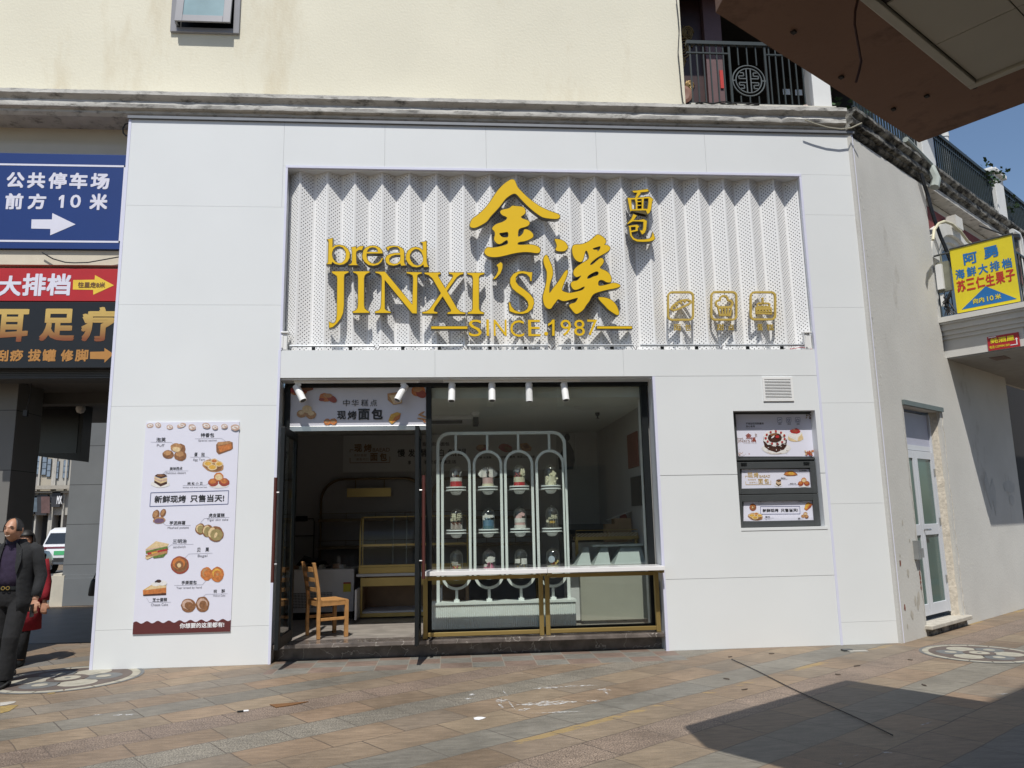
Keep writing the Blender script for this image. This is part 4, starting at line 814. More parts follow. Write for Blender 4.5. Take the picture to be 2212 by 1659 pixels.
# ------------------------------------------------------------------ transom print content
c6 = K(1050,1460,1700,930); S = facade(FY+.013, c6)
tx = MB()
for s, b_, bo in (('中',(430,162,468,200),.0),('华',(478,162,518,200),.0),('糕',(532,162,572,200),.0),('点',(582,162,622,200),.0),('现',(397,226,446,274),.03),('烤',(456,226,506,274),.03),('面',(515,214,580,276),.045),('包',(590,212,654,274),.045)): text(tx, S, s, b_, .002, bo)
tx.build('dark_lettering', ink, bld, fixn=False)
ITEMS = [[('orange',330,150,34,24,10),('rust',368,158,30,18,30),('tan',345,140,26,12,0),('rust',310,162,16,9,0)],
 [('tan',196,242,27,22,0),('tan',250,248,29,24,0),('cream',228,216,28,22,0),('cream',196,236,16,12,0),('cream',250,240,18,13,0)],
 [('orange',342,288,20,18,0),('orange',376,286,20,18,0),('tan',340,284,13,11,0),('tan',374,282,13,11,0)],
 [('tan',[(680,128),(735,120),(762,150),(762,182),(715,192),(682,165)]),('cream',[(690,140),(738,132),(760,155),(760,180),(716,188)]),('pale',[(720,150),(752,160),(752,178),(722,182)])],
 [('yellow',[(685,280),(700,245),(735,232),(756,240),(745,270),(705,300)]),('orange',[(700,296),(720,262),(756,242),(748,272)])],
 [('orange',855,115,40,30,0),('rust',870,130,30,22,20),('tan',850,105,24,16,0)], [('orange',178,118,48,20,0),('rust',205,110,60,12,-10),('red',150,110,20,14,0),('brown',225,100,30,12,0)],
 [('tan',872,240,22,5,-30),('tan',880,255,26,5,20),('tan',876,272,30,5,10),('orange',886,282,14,4,50)]]
for it in ITEMS: pic(S, bld, it)

# ------------------------------------------------------------------ counter shelf outside the window
c7 = K(1650,1460,2650,1508)
wq = M('white_quartz', (.80,.79,.79), rough=.18, var=.02, scale=3, spec=.6)
cs = thing('counter_shelf', 'long white counter slab on slim gold legs in front of the shop window', 'counter', (5.2, .1, .2))
MB().box((3.735,-.14,.955),(5.232,.25,1.005)).build('slab', wq, cs, bevel=.004); MB().box((5.236,-.14,.955),(6.665,.25,1.005)).build('slab', wq, cs, bevel=.004)
for x in (3.775, 5.185, 5.262, 6.63): MB().box((x-.027,-.12,.925),(x+.027,.25,.953)).build('bracket', gold, cs)
for x in (3.775, 5.185, 5.262, 6.63): MB().box((x-.027,.155,.203),(x+.027,.21,.924)).build('leg', gold, cs, bevel=.003)
for x0, x1 in ((3.803,5.157),(5.29,6.602)): MB().box((x0,.16,.225),(x1,.205,.27)).build('bottom_rail', gold, cs, bevel=.003)
for x0, x1 in ((3.803,5.157),(5.29,6.602)):
    MB().box((x0,.165,.88),(x1,.20,.924)).build('top_rail', gold, cs)

# ------------------------------------------------------------------ wooden chair in the doorway
wood = M('pine_wood', (.42,.215,.075), rough=.5, var=.18, scale=14, bump=.1)
A = at(*K(1120,2020,1760,2042)(425,1588), 2, .2); Bp = at(*K(1120,2020,1760,2042)(226,1548), 2, .2); Fn = at(*K(1120,2020,1760,2042)(795,1550), 2, .2)
eu = (Fn-A); eu.z = 0; LU = eu.length; eu.normalize(); ev = Bp-A; ev.z = 0; ev = (ev - eu*ev.dot(eu)); LV = .42; ev.normalize()
cf = lambda p: A + eu*p[0] + ev*p[1] + V((0,0,p[2]))
ch = thing('wooden_chair', 'plain pine chair with slatted back standing in the open doorway', 'chair', A)
for v_ in (.0, LV):
    mb = MB(cf); mb.loft([[(-.02+o,v_-.022,z),(.02+o,v_-.022,z),(.02+o,v_+.022,z),(-.02+o,v_+.022,z)] for z, o in ((0,.0),(.22,-.006),(.45,.0),(.6,-.018),(.80,-.055),(.90,-.078),(.915,-.08))]); mb.build('rear_leg', wood, ch, bevel=.006)
    mb = MB(cf); mb.box((LU-.045,v_-.022,0),(LU,v_+.022,.445)); mb.build('front_leg', wood, ch, bevel=.004)
    mb = MB(cf); mb.box((.02,v_-.012,.385),(LU-.045,v_+.012,.445)); mb.box((.02,v_-.01,.21),(LU-.045,v_+.01,.245)); mb.build('side_rail', wood, ch, bevel=.003)
for z, h in ((.56,.05),(.68,.05),(.80,.06)):
    mb = MB(cf); o = -.02-(z-.56)*.21; n_ = 6
    mb.loft([[(o-.012+.018*(-sin(pi*i/n_)),.022+(LV-.044)*i/n_,z),(o+.008+.018*(-sin(pi*i/n_)),.022+(LV-.044)*i/n_,z),(o+.004+.018*(-sin(pi*i/n_)),.022+(LV-.044)*i/n_,z+h),(o-.016+.018*(-sin(pi*i/n_)),.022+(LV-.044)*i/n_,z+h)] for i in range(n_+1)]); mb.build('back_slat', wood, ch, bevel=.003)
mb = MB(cf); mb.box((-.01,.022,.385),(.012,LV-.022,.44)); mb.box((LU-.035,.022,.385),(LU-.012,LV-.022,.44)); mb.box((LU*.5-.012,.01,.215),(LU*.5+.012,LV-.01,.24)); mb.build('cross_rail', wood, ch)
mb = MB(cf); n_ = 8; rows = []
for i in range(n_+1):
    f = i/n_; x = .0+(LU-.01)*f; dip = -.018*sin(pi*f)
    rows.append([(x, -.015+(LV+.03)*j/8, .452+dip*(1-abs(j/4-1)**2)) for j in range(9)]+[(x, -.015+(LV+.03)*j/8, .446+dip*.6) for j in range(8,-1,-1)])
mb.loft(rows); mb.build('seat', wood, ch, smooth=40)

# ------------------------------------------------------------------ things inside the shop
fz = thing('display_freezer', 'white chest display freezer with a punched grille and yellow label behind the chair', 'freezer', (2.1, 2.75, .2))
fw = M('enamel_white', (.62,.62,.63), rough=.35, var=.02)
MB().box((1.32,2.42,.30),(2.645,3.1,.915)).build('cabinet', fw, fz, bevel=.01)
MB().box((1.34,2.46,.2),(2.62,3.06,.298)).build('plinth', blackm, fz)
mb = MB(); mb.box((1.36,2.405,.36),(2.40,2.419,.60)); mb.build('grille', fw, fz)
mb = MB()
for i in range(46):
    for j in range(10): mb.add([(1.38+i*.021-.007,2.4035,.372+j*.022),(1.38+i*.021+.007,2.4035,.372+j*.022),(1.38+i*.021+.007,2.4035,.386+j*.022),(1.38+i*.021-.007,2.4035,.386+j*.022)], [(0,1,2,3)])
mb.build('grille_holes', blackm, fz, fixn=False)
MB().box((2.49,2.411,.585),(2.60,2.419,.72)).build('yellow_label', M('label_yellow', (.60,.52,.03), rough=.5), fz)
MB().box((2.49,2.409,.70),(2.60,2.4105,.722)).build('label_header', M('label_red', (.4,.03,.02), rough=.5), fz)
mb = MB(); mb.box((1.36,2.46,.917),(2.56,2.468,1.105)); mb.box((2.552,2.468,.917),(2.56,3.06,1.105)); mb.build('glass_guard', clear, fz)
mb = MB()
rn = random.Random(11)
for i in range(10): x = 1.5+i*.1; mb.box((x,2.6,.917),(x+rn.uniform(.04,.09),2.8,.917+rn.uniform(.02,.06)), i%3)
mb.build('ice_cream_tubs', [M('tub_white', (.6,.6,.58)), blackm, M('tub_tan', (.35,.2,.12))], fz)

gd = thing('bakery_cabinet', 'gold framed bakery display cabinet with curved glass and open white lower doors', 'cabinet', (3.4, 2.65, .2))
gx0, gx1, gy0, gy1 = 2.72, 4.35, 2.34, 3.0
mb = MB(); mb.box((gx0+.03,gy0+.02,.23),(gx0+.055,gy1,.80)); mb.box((gx1-.05,gy0+.02,.23),(gx1,gy1,.80)); mb.box((gx0+.03,gy1-.02,.23),(gx1,gy1,.80)); mb.build('carcass', M('oak_board', (.33,.20,.11), rough=.5, var=.15, scale=5), gd)
mb = MB(); mb.box((gx0+.056,gy0+.02,.27),(gx1-.05,gy1-.02,.30)); mb.build('inner_shelf', fw, gd)
mb = MB(); mb.box((gx0+.03,gy0,.22),(gx1,gy0+.02,.275)); mb.box((gx0+.03,gy0,.66),(gx1,gy0+.02,.78)); mb.box((gx0+.03,gy0-.002,.275),(gx0+.06,gy0+.02,.66)); mb.build('gold_trim', gold, gd)
MB().box((gx0-.03,gy0-.03,.802),(gx1+.03,gy1,.84)).build('worktop', fw, gd, bevel=.004)
MB().box((gx0+.0,gy0-.42,.235),(gx0+.028,gy0-.005,.65)).build('cabinet_door', fw, gd, bevel=.003); MB().box((3.93,gy0-.42,.235),(3.958,gy0-.005,.65)).build('cabinet_door', fw, gd, bevel=.003)
mb = MB(); mb.box((gx0,gy0,.842),(gx1,gy0+.5,.93)); mb.build('gold_base', gold, gd)
mb = MB()
arc = [(gy0+.02,.93),(gy0+.02,1.38)] + [(gy0+.02+.30*(1-cos(R(a))),1.38+.29*sin(R(a))) for a in range(10,91,10)] + [(gy0+.5,1.67)]
for x in (gx0+.015, gx1-.015): mb.tube([(x,y,z) for y, z in arc], .013, 6)
mb.tube([(gx0,gy0+.5,.93),(gx0,gy0+.5,1.67)], .013, 6); mb.tube([(gx0,gy0+.34,1.668),(gx1,gy0+.34,1.668)], .012, 6)
mb.box((gx0,gy0+.12,1.235),(gx1,gy0+.135,1.265)); mb.box((gx0,gy0+.01,.932),(gx1,gy0+.03,.965)); mb.build('gold_frame', gold, gd, smooth=40)
mb = MB(); mb.loft([[(gx0+.02,y,z),(gx1-.02,y,z)] for y, z in arc], 0, False, False); mb.build('curved_glass', clear, gd, smooth=True)
mb = MB()
for x in (3.22, 3.42): mb.tube([(x,y-.004,z) for y, z in arc], .004, 4)
mb.build('glass_edge', M('glass_edge', (.35,.42,.42), rough=.2), gd)
mb = MB(); mb.box((gx0+.02,gy0+.13,1.225),(gx1-.02,gy0+.48,1.233)); mb.box((gx0+.02,gy0+.05,.935),(gx1-.02,gy0+.48,.94)); mb.build('glass_shelf', M('rack_mesh', (.14,.10,.05), rough=.5, var=.3, scale=60), gd)

# arched gold wall rack, with its hanging board
rk = thing('wall_rack', 'bronze arched tube rack with wooden shelves along the back wall seen through the doorway', 'rack', (2.7, 4.3, .2))
bronze = M('bronze_tube', (.16,.105,.05), rough=.4, metal=.5)
def archpath(x0, x1, y, top, r=.38): return [(x0,y,.2),(x0,y,top-r)]+[(x0+r-r*cos(R(a)),y,top-r+r*sin(R(a))) for a in range(10,91,10)]+[(x1-r+r*sin(R(a)),y,top-r+r*cos(R(a))) for a in range(0,91,10)]+[(x1,y,.2)]
for i, (x0, x1) in enumerate(((1.80,3.66),(3.72,5.6))):
    mb = MB()
    for y, o in ((4.42,.0),(4.30,.03),(4.36,.015)): mb.tube(archpath(x0+o, x1-o, y, 2.36-o*.6), .016, 6)
    mb.build('arch_tube', bronze, rk, smooth=40)
mb = MB()
for z in (1.66, 1.20, .75):
    for x0, x1 in ((1.83,3.63),(3.75,5.57)): mb.box((x0,4.02,z-.05),(x1,4.42,z)); mb.tube([(x0,4.04,z+.09),(x1,4.04,z+.09)], .006, 5)
    for x in (2.3,2.8,3.3,4.2,4.7,5.2): mb.tube([(x,4.04,z),(x,4.04,z+.09)], .005, 5)
mb.build('shelf', M('dark_wood_shelf', (.13,.085,.04), rough=.5, var=.2, scale=8), rk)
hb = thing('hanging_board', 'gold nameplate board hanging under the left arch of the wall rack', 'sign', (2.7, 4.3, 2.06))
MB().box((2.28,4.22,2.03),(3.04,4.26,2.18)).build('board', gold, hb); mb = MB(); mb.tube([(2.42,4.25,2.18),(2.42,4.28,2.34)], .008, 5); mb.tube([(2.92,4.25,2.18),(2.92,4.28,2.34)], .008, 5); mb.build('hanger', bronze, hb)
# wall banner
wb = thing('wall_banner', 'wide pale bakery banner high on the back wall inside the shop', 'banner', (4.27, 4.48, 2.47))
wp = M('banner_print', (.50,.50,.50), rough=.6, var=.02)
MB().box((2.17,4.455,2.475),(6.38,4.49,3.135)).build('banner_sheet', wp, wb)
kb = K(1120,1660,1760,2212); S = facade(4.45, kb); tx = MB()
for s, b_ in (('慢',(1538,375,1642,480)),('发',(1685,375,1775,480)),('酵',(1850,372,1948,478)),('享',(1680,530,1722,586)),('自',(2105,375,2170,472))): text(tx, S, s, b_, .003, .02)
S7 = facade(4.45, c7)
for s, b_ in (('然',(170,465,222,508)),('醒',(232,463,280,506)),('现烤安心面包',(20,424,180,446)),('享受自然慢生活',(30,530,220,552)),('慢发酵 长发酵',(325,508,430,522)),('有甜蜜有营养',(470,505,570,520)),('有匠心有温度',(582,503,688,518))): text(tx, S7, s, b_, .003, .02)
tx.build('dark_lettering', ink, wb, fixn=False)
tx = MB()
for s, b_, bo in (('现',(950,308,1056,415),.04),('烤',(1080,306,1188,415),.04),('BAEAD',(1200,358,1434,410),.02),('面',(1166,430,1270,536),.04),('包',(1296,428,1396,536),.04),('柔软香甜',(945,440,1118,476),.0),('满香可口',(974,496,1142,532),.0)): text(tx, S, s, b_, .003, bo)
line(S, [(893,420),(893,384),(940,384)], .012, tx); line(S, [(893,492),(893,562),(1434,556),(1434,475)], .012, tx); tx.build('bronze_lettering', M('bronze_print_dark', (.22,.13,.07), rough=.5), wb, fixn=False)
pic(S7, wb, [('brown',378,460,40,22,0),('tan',365,452,22,14,0),('rust',395,468,20,12,0)]); pic(S7, wb, [('rust',512,458,40,24,10),('brown',530,466,24,14,30)]); pic(S7, wb, [('tan',[(600,432),(640,428),(668,455),(664,476),(618,478),(602,455)]),('brown',[(612,440),(640,436),(660,456),(630,462)])])
# portrait print next to it
pp = thing('portrait_print', 'dark grey portrait print at the right end of the wall banner', 'poster', (6.0, 4.45, 2.47))
S7 = facade(4.44, c7); MB().shape([rect(S7, (815,372,928,588))], S7.P(0), S7.N, .008).build('print_sheet', M('portrait_sheet', (.33,.33,.33), rough=.6), pp)
mb = MB(); mb.shape([S7.loop([(832,586),(826,520),(850,470),(862,420),(880,415),(900,440),(920,480),(925,530),(915,586)])], S7.P(.002), S7.N); mb.shape([S7.loop(blob(880,395,16,22,0))], S7.P(.003), S7.N); mb.build('silhouette', ink, pp, fixn=False)
# ceiling bits
ac = thing('air_conditioner', 'white ceiling cassette air conditioner seen through the top left of the shop window', 'air conditioner', (4.0, 2.6, 3.15))
p = at(*c7(160,300), 2, 3.1); MB().box((p.x-.4,p.y-.35,3.09),(p.x+.4,p.y+.4,3.149)).build('cassette', fw, ac, bevel=.01)
mb = MB()
for i in range(5): mb.box((p.x-.25,p.y-.2+i*.08,3.082),(p.x+.25,p.y-.17+i*.08,3.089))
mb.build('air_slots', darkgrey, ac)
mb = MB().box((p.x+.42,p.y-.1,3.05),(p.x+.50,p.y+.3,3.149)); mb.build('side_box', darkgrey, ac)
for px, lab in (((330,250),'round white smoke detector on the shop ceiling'),((405,222),'round recessed ceiling downlight left of the window joint'),((675,218),'round recessed ceiling downlight near the window joint'),((940,217),'round recessed ceiling downlight on the right of the ceiling')):
    p = at(*c7(*px), 2, 3.14); r_ = .07 if 'smoke' in lab else .055
    tag(MB().lathe([(r_,.01),(r_*.95,-.02 if 'smoke' in lab else 0),(r_*.6,-.05 if 'smoke' in lab else -.006)], (p.x,p.y,3.145), 16).build('smoke_detector' if 'smoke' in lab else 'downlight', fw, None, smooth=40, loc=p), lab, 'smoke detector' if 'smoke' in lab else 'ceiling lamp')
p = at(*c7(1060,265), 2, 3.1)
tag(MB().lathe([(.035,.04),(.03,0),(.012,-.01),(.012,-.04),(.03,-.05)], (p.x,p.y,3.10), 10).build('sprinkler', darkgrey, None, loc=p), 'small dark fire sprinkler hanging from the shop ceiling', 'sprinkler')
# extension lead and hook rail on the wall left of the rack
p = at(*K(1120,2020,1760,2042)(200,75), 1, 4.45)
mb = MB().box((p.x-.13,4.44,p.z-.04),(p.x+.12,4.49,p.z+.05)); mb.tube([(p.x+.1,4.46,p.z),(p.x+.22,4.46,p.z),(p.x+.24,4.46,p.z-.05),(p.x+.24,4.46,p.z-.75)], .008, 5); mb.box((p.x-.15,4.45,p.z-.30),(p.x+.24,4.47,p.z-.285))
tag(mb.build('power_strip', blackm, None, loc=p), 'black power strip and lead on the back wall left of the arched rack', 'power strip')
p = V((2.0, 2.75, 1.0)); mb = MB(); mb.tube([(1.72,2.85,.95),(1.85,2.8,1.06),(2.0,2.82,1.0),(2.15,2.85,.99),(2.2,2.86,.96)], [.02,.05,.055,.03,.01], 8)
tag(mb.build('black_bag', M('black_cloth', (.02,.02,.02), rough=.9), None, loc=p, smooth=True), 'small crumpled black bag lying on the chest freezer', 'bag')

# fluted planter base, arched frame and cakes behind the window
mint = M('mint_white_metal', (.76,.79,.78), rough=.35, var=.02)
AY = .68; KY = .9622; px_ = lambda x: 4.0949+(x-4.0949)*KY; pz_ = lambda z: 1.6+(z-1.6)*KY
fb = thing('fluted_plinth', 'low pale fluted glass plinth that carries the arched display frame', 'plinth', (4.78, AY, .2))
flut = M('fluted_panel', (.74,.77,.76), rough=.3, var=.03)
mb = MB(); n_ = 76
for i in range(n_):
    x0 = px_(3.83)+i*(1.91*KY/n_); x1 = x0+1.91*KY/n_
    mb.loft([[(x0+(x1-x0)*j/4, AY-.08-.008*sin(pi*j/4), z) for j in range(5)] for z in (.22,.54)], 0, False, False)
mb.build('fluted_front', flut, fb, smooth=40)
mb = MB(); mb.box((px_(3.83),AY-.075,.2),(px_(5.74),AY+.16,.538)); mb.box((px_(3.82),AY-.1,.542),(px_(5.75),AY+.17,.57)); mb.build('plinth_body', flut, fb)
fr_ = thing('arched_display_frame', 'pale mint metal display frame of four tall capsule loops behind the shop window', 'display stand', (4.78, AY, .57))
TB = .024
def rpath(x0, x1, z0, z1, r, n=8, topr=None):
    o = []
    for cx, cz, a in ((x1-r,z1-r,0),(x0+r,z1-r,90),(x0+r,z0+r,180),(x1-r,z0+r,270)): o += [(cx+r*cos(R(a+90*i/n)),cz+r*sin(R(a+90*i/n))) for i in range(n+1)]
    return o
def flatbar(mb, pts, wd, dep, closed):
    n = len(pts); rings = []
    for i, p in enumerate(pts):
        a = V(pts[i-1]) if (closed or i) else V(p); b = V(pts[(i+1)%n]) if (closed or i < n-1) else V(p)
        d = (b-a).normalized(); nn = V((-d.y, d.x))*wd/2; P_ = V(p)
        rings.append([(P_.x-nn.x,AY-dep/2,P_.y-nn.y),(P_.x+nn.x,AY-dep/2,P_.y+nn.y),(P_.x+nn.x,AY+dep/2,P_.y+nn.y),(P_.x-nn.x,AY+dep/2,P_.y-nn.y)])
    if closed: rings.append(rings[0])
    mb.loft(rings, 0, not closed, True)
x0, x1, zt = px_(3.915), px_(5.665), pz_(2.775); r_ = .155
mb = MB(); flatbar(mb, [(x0,.572)]+[(x0,zt-r_)]+[(x0+r_-r_*cos(R(a)),zt-r_+r_*sin(R(a))) for a in range(10,91,10)]+[(x1-r_+r_*sin(R(a)),zt-r_+r_*cos(R(a))) for a in range(0,91,10)]+[(x1,.572)], .040, .03, False); mb.build('outer_frame', mint, fr_)
CX = [px_(x) for x in (4.160, 4.592, 5.020, 5.452)]; lw = .178
for i, cx in enumerate(CX):
    mb = MB(); flatbar(mb, rpath(cx-lw, cx+lw, pz_(.70), pz_(2.52), lw-.002, 10), .034, .03, True); mb.build('capsule_loop', mint, fr_)
    mb = MB(); mb.box((cx-.015,AY-.015,pz_(2.54)),(cx+.015,AY+.015,zt-.021)); mb.box((cx-.017,AY-.015,.60),(cx+.017,AY+.015,pz_(.681))); mb.box((cx-.035,AY-.04,.571),(cx+.035,AY+.03,.60)); mb.build('tie_bar', mint, fr_)
SZ = [pz_(z) for z in (2.035, 1.465, .915)]
for zi, z in enumerate(SZ):
    for cx in CX:
        mb = MB(); cyl = 22
        for dz in (.0, -.035): mb.lathe([(.130,-.008),(.130,.008)], (cx,AY-.05,z+dz), 28, 0)
        for a in range(4): mb.tube([(cx+.115*cos(pi/4+a*pi/2),AY-.05+.115*sin(pi/4+a*pi/2),z-.05),(cx+.115*cos(pi/4+a*pi/2),AY-.05+.115*sin(pi/4+a*pi/2),z+.022)], .005, 6, 1)
        mb.tube([(cx-lw,AY,z-.045),(cx+lw,AY,z-.045)], .006, 6, 1); mb.lathe([(.008,-.10),(.045,-.095),(.07,-.07),(.075,-.05)], (cx,AY-.05,z), 16, 0)
        mb.build('shelf', [mint, steel], fr_, smooth=40)
# cakes under domes
cm = lambda n, c, **k: M('cake_'+n, c, rough=.6, var=.05, scale=30, **k)
CK = {'red': cm('red',(.50,.02,.03)), 'white': cm('white',(.74,.72,.68)), 'pink': cm('pink',(.66,.42,.40)), 'cream': cm('cream',(.70,.66,.48)), 'blue': cm('blue',(.10,.21,.32)), 'teal': cm('teal',(.08,.17,.21)), 'choc': cm('choc',(.10,.025,.012)), 'rose': cm('rose',(.66,.20,.33)), 'lemon': cm('lemon',(.66,.55,.20)), 'dark': cm('dark',(.05,.04,.03)), 'berry': cm('berry',(.30,.05,.05)), 'gold': cm('gold',(.45,.28,.05)), 'grey': cm('grey',(.45,.46,.48)), 'green': cm('green',(.35,.40,.15)), 'ink': cm('ink', (.02,.02,.02)), 'pblue': cm('pblue', (.50,.58,.68))}
cn = list(CK); CL = [CK[n] for n in cn]; ci = {n: i for i, n in enumerate(cn)}
def sub(mb, name, parent, **k):
    used = sorted(set(mb.m)); mp = {u: j for j, u in enumerate(used)}; mb.m = [mp[x] for x in mb.m]; return mb.build(name, [CL[u] for u in used], parent, **k)
rn = random.Random(21)
def cakething(r, c, lab, body, top, rad=.069):
    cx, z, cy = CX[c], SZ[r]+.009, AY-.05
    t = thing('display_cake', lab, 'cake', (cx,cy,z), 'dummy cakes under glass domes in the window')
    mb = MB(); zz = z
    for h, colr, rr_ in body: h *= 1.1; mb.lathe([(rr_*rad,0),(rr_*rad*1.01,h*.5),(rr_*rad*.99,h),(.001,h+.0005)], (cx,cy,zz), 22, ci[colr]); zz += h
    sub(mb, 'cake', t, smooth=40)
    mb = MB(); top(mb, cx, cy, zz); 
    if mb.v: sub(mb, 'topper', t)
    H = .270; d = MB(); R_ = .085
    d.lathe([(R_,0),(R_,H-R_)]+[(R_*cos(R(a)),H-R_+R_*sin(R(a))) for a in range(10,90,10)]+[(.004,H)], (cx,cy,z), 28, 0, False); d.build('glass_dome', domeg, t, smooth=True)
    k = MB(); k.lathe([(.004,0),(.011,.006),(.008,.014),(.001,.018)], (cx,cy,z+H), 12); k.build('dome_knob', domeg, t, smooth=True)
def dots(mb, cx, cy, z, cols, n, sp=.05, s=.013, h=.03):
    for i in range(n): a = rn.uniform(0,2*pi); q = rn.uniform(.1,1)*sp; mb.lathe([(.001,-s),(s*.8,-s*.6),(s,0),(s*.8,s*.6),(.001,s)], (cx+q*cos(a),cy+q*sin(a),z+s*.8+rn.uniform(0,h)), 8, ci[rn.choice(cols)], False)
LEAF = [0]
def leaf(mb, cx, cy, z, w_, h_, rot, colr, n=9):
    LEAF[0] += 1; cy += (LEAF[0] % 13)*.0011
    pts = [(cx+(a*cos(rot)-b*sin(rot)), cy-.02, z+(a*sin(rot)+b*cos(rot))) for a, b in ((0,0),(w_*.5,h_*.3),(w_*.45,h_*.7),(0,h_),(-w_*.45,h_*.7),(-w_*.5,h_*.3))]
    mb.add(pts+[(x,y+.0006,zz) for x, y, zz in pts], [tuple(range(6)), tuple(range(6,12))[::-1]]+[(i,(i+1)%6,6+(i+1)%6,6+i) for i in range(6)], ci[colr])
def card(mb, cx, cy, z, x0, z0, x1, z1, colr, tilt=0): mb.box((cx+x0,cy-.03+tilt,z+z0),(cx+x1,cy-.026+tilt,z+z1), ci[colr])
def words(mb, cx, cy, z, s, x0, z0, x1, z1, colr): 
    S_ = Surf((0,cy-.035,0),(1,0,0),(0,0,1),(0,-1,0)); text(mb, S_, s, (cx+x0,z+z0,cx+x1,z+z1), 0, .03, ci[colr], ab=True)
def t00(mb,x,y,z): dots(mb,x,y,z,['red','berry','gold'],10); [leaf(mb,x+rn.uniform(-.04,.04),y,z+.01,.02,.05+rn.uniform(0,.03),rn.uniform(-.6,.6),'white') for _ in range(9)]; leaf(mb,x+.02,y+.03,z+.02,.04,.08,.3,'white')
def t01(mb,x,y,z):
    for s in (-1,1):
        for i in range(6): leaf(mb,x+s*(.02+.008*i),y+.02,z+.005,.035,.15-.012*i,-s*(.08+.16*i),'white')
    mb.lathe([(.001,0),(.018,.012),(.02,.025),(.014,.04),(.001,.05)], (x,y,z+.05), 10, ci['dark'])
def t02(mb,x,y,z): dots(mb,x-.01,y,z,['berry','red','choc'],12,.045,.013,.04); mb.tube([(x+.045,y-.03,z),(x+.045,y-.03,z+.10)],.003,5,ci['cream']); [leaf(mb,x+.045,y-.01,z+.015*i+.02,.018,.045-.003*i,s*1.1,'cream') for i in range(6) for s in (-1,1)]; words(mb,x,y,z,'Happy',-.06,.065,.0,.10,'grey')
def t03(mb,x,y,z): [leaf(mb,x+.035+rn.uniform(-.02,.02),y,z+rn.uniform(.0,.04),.03,.045,rn.uniform(-1.5,1.5),'cream') for _ in range(9)]; [leaf(mb,x+rn.uniform(-.07,.075),y-.06,z-rn.uniform(.02,.09),.025,.03,rn.uniform(-2,2),'cream') for _ in range(9)]
def t10(mb,x,y,z): words(mb,x,y,z,'喜乐',-.065,.05,.07,.115,'cream'); words(mb,x,y,z,'宝贝',-.045,.02,.055,.065,'cream'); card(mb,x,y,z,-.075,.012,-.045,.05,'cream'); [mb.box((x-.066+i*.0165,y-.074+abs(i-4)*.004,z-.085),(x-.060+i*.0165,y-.069+abs(i-4)*.004,z-.01-(i%3)*.012), ci['white']) for i in range(9)]; mb.tube([(x,y-.03,z-.0),(x,y-.03,z+.03)],.003,5,ci['cream'])
def t11(mb,x,y,z): card(mb,x,y,z,-.055,.03,.055,.065,'white'); card(mb,x,y,z,.045,.035,.075,.06,'grey',.01); card(mb,x,y,z,-.075,.0,-.045,.06,'white',.01); dots(mb,x,y,z,['pblue','blue','white'],9,.045); leaf(mb,x-.03,y,z+.05,.03,.04,.2,'white')
def t12(mb,x,y,z): [leaf(mb,x-.035+rn.uniform(-.01,.02),y-.02,z-.01+i*.005,.045,.045,rn.uniform(-1.6,1.2),'pink') for i in range(4)]; [leaf(mb,x+.02,y-.02,z+.03,.05,.05,a,'pink') for a in (-.8,0,.9,2.2)]; dots(mb,x+.01,y,z+.03,['white'],3,.02,.006)
def t13(mb,x,y,z): words(mb,x,y,z,'快乐',-.01,.10,.07,.155,'cream'); words(mb,x,y,z,'you',-.05,.085,.0,.12,'cream'); leaf(mb,x-.05,y-.01,z+.055,.04,.04,.4,'cream'); mb.box((x-.03,y-.03,z+.045),(x+.035,y-.02,z+.075),ci['gold']); [mb.tube([(x+a,y-.03,z),(x+a,y-.03,z+.12)],.002,5,ci['cream']) for a in (.02,.05,-.045)]
def t20(mb,x,y,z): dots(mb,x,y,z,['lemon','red','green','gold','berry'],16,.06,.014,.015); words(mb,x,y,z,'Happy',-.06,.06,.02,.10,'white'); words(mb,x,y,z,'birthday',-.055,.04,.05,.07,'white'); mb.tube([(x,y-.033,z),(x,y-.033,z+.05)],.003,5,ci['white'])
def t21(mb,x,y,z): [mb.ell([(x+a,y+b,z,.02,.02),(x+a,y+b,z+h,.018,.018),(x+a,y+b,z+h+.012,.006,.006)],8,ci['rose']) for a,b,h in ((-.045,-.02,.02),(.03,-.01,.05),(.0,.02,.06),(.05,.02,.03),(-.02,.03,.03))]; mb.shape([[(x+a*.07+.015,z+.10+b*.042) for a,b in ((-.9,-.2),(-1,.1),(-.6,.3),(-.5,.8),(.0,1.1),(.5,.9),(.95,.75),(.8,.2),(.9,-.4),(.4,-.8),(-.2,-.7),(-.6,-.9))]], lambda a,b: V((a,y-.04,b)), (0,-1,0), .004, ci['white']); mb.tube([(x+.015,y-.038,z),(x+.015,y-.038,z+.07)],.003,5,ci['white']); leaf(mb,x-.04,y-.03,z+.01,.045,.045,.3,'white')
def t22(mb,x,y,z): card(mb,x,y,z,-.078,.055,-.012,.11,'white'); card(mb,x,y,z,.005,.04,.078,.115,'white',.006); mb.tube([(x-.03,y-.026,z),(x-.03,y-.026,z+.055)],.003,5,ci['ink']); mb.tube([(x+.04,y-.02,z),(x+.04,y-.02,z+.05)],.004,5,ci['gold']); dots(mb,x-.02,y,z,['gold','ink','white'],5,.03,.008)
def t23(mb,x,y,z): mb.shape([[(x-.02+.043*cos(R(a)),z+.085+.043*sin(R(a))) for a in range(0,360,15)]], lambda a,b: V((a,y-.045,b)), (0,-1,0), .004, ci['pblue']); dots(mb,x+.02,y,z,['gold','lemon','berry'],14,.045,.014,.03); [leaf(mb,x+.05,y,z+.03,.012,.05,rn.uniform(-1,.6),'lemon') for _ in range(4)]
cakething(0,0,'red and white cake with white sprigs and berries, top row first column of the frame',[(.062,'red',1.1),(.045,'white',1.08)],t00)
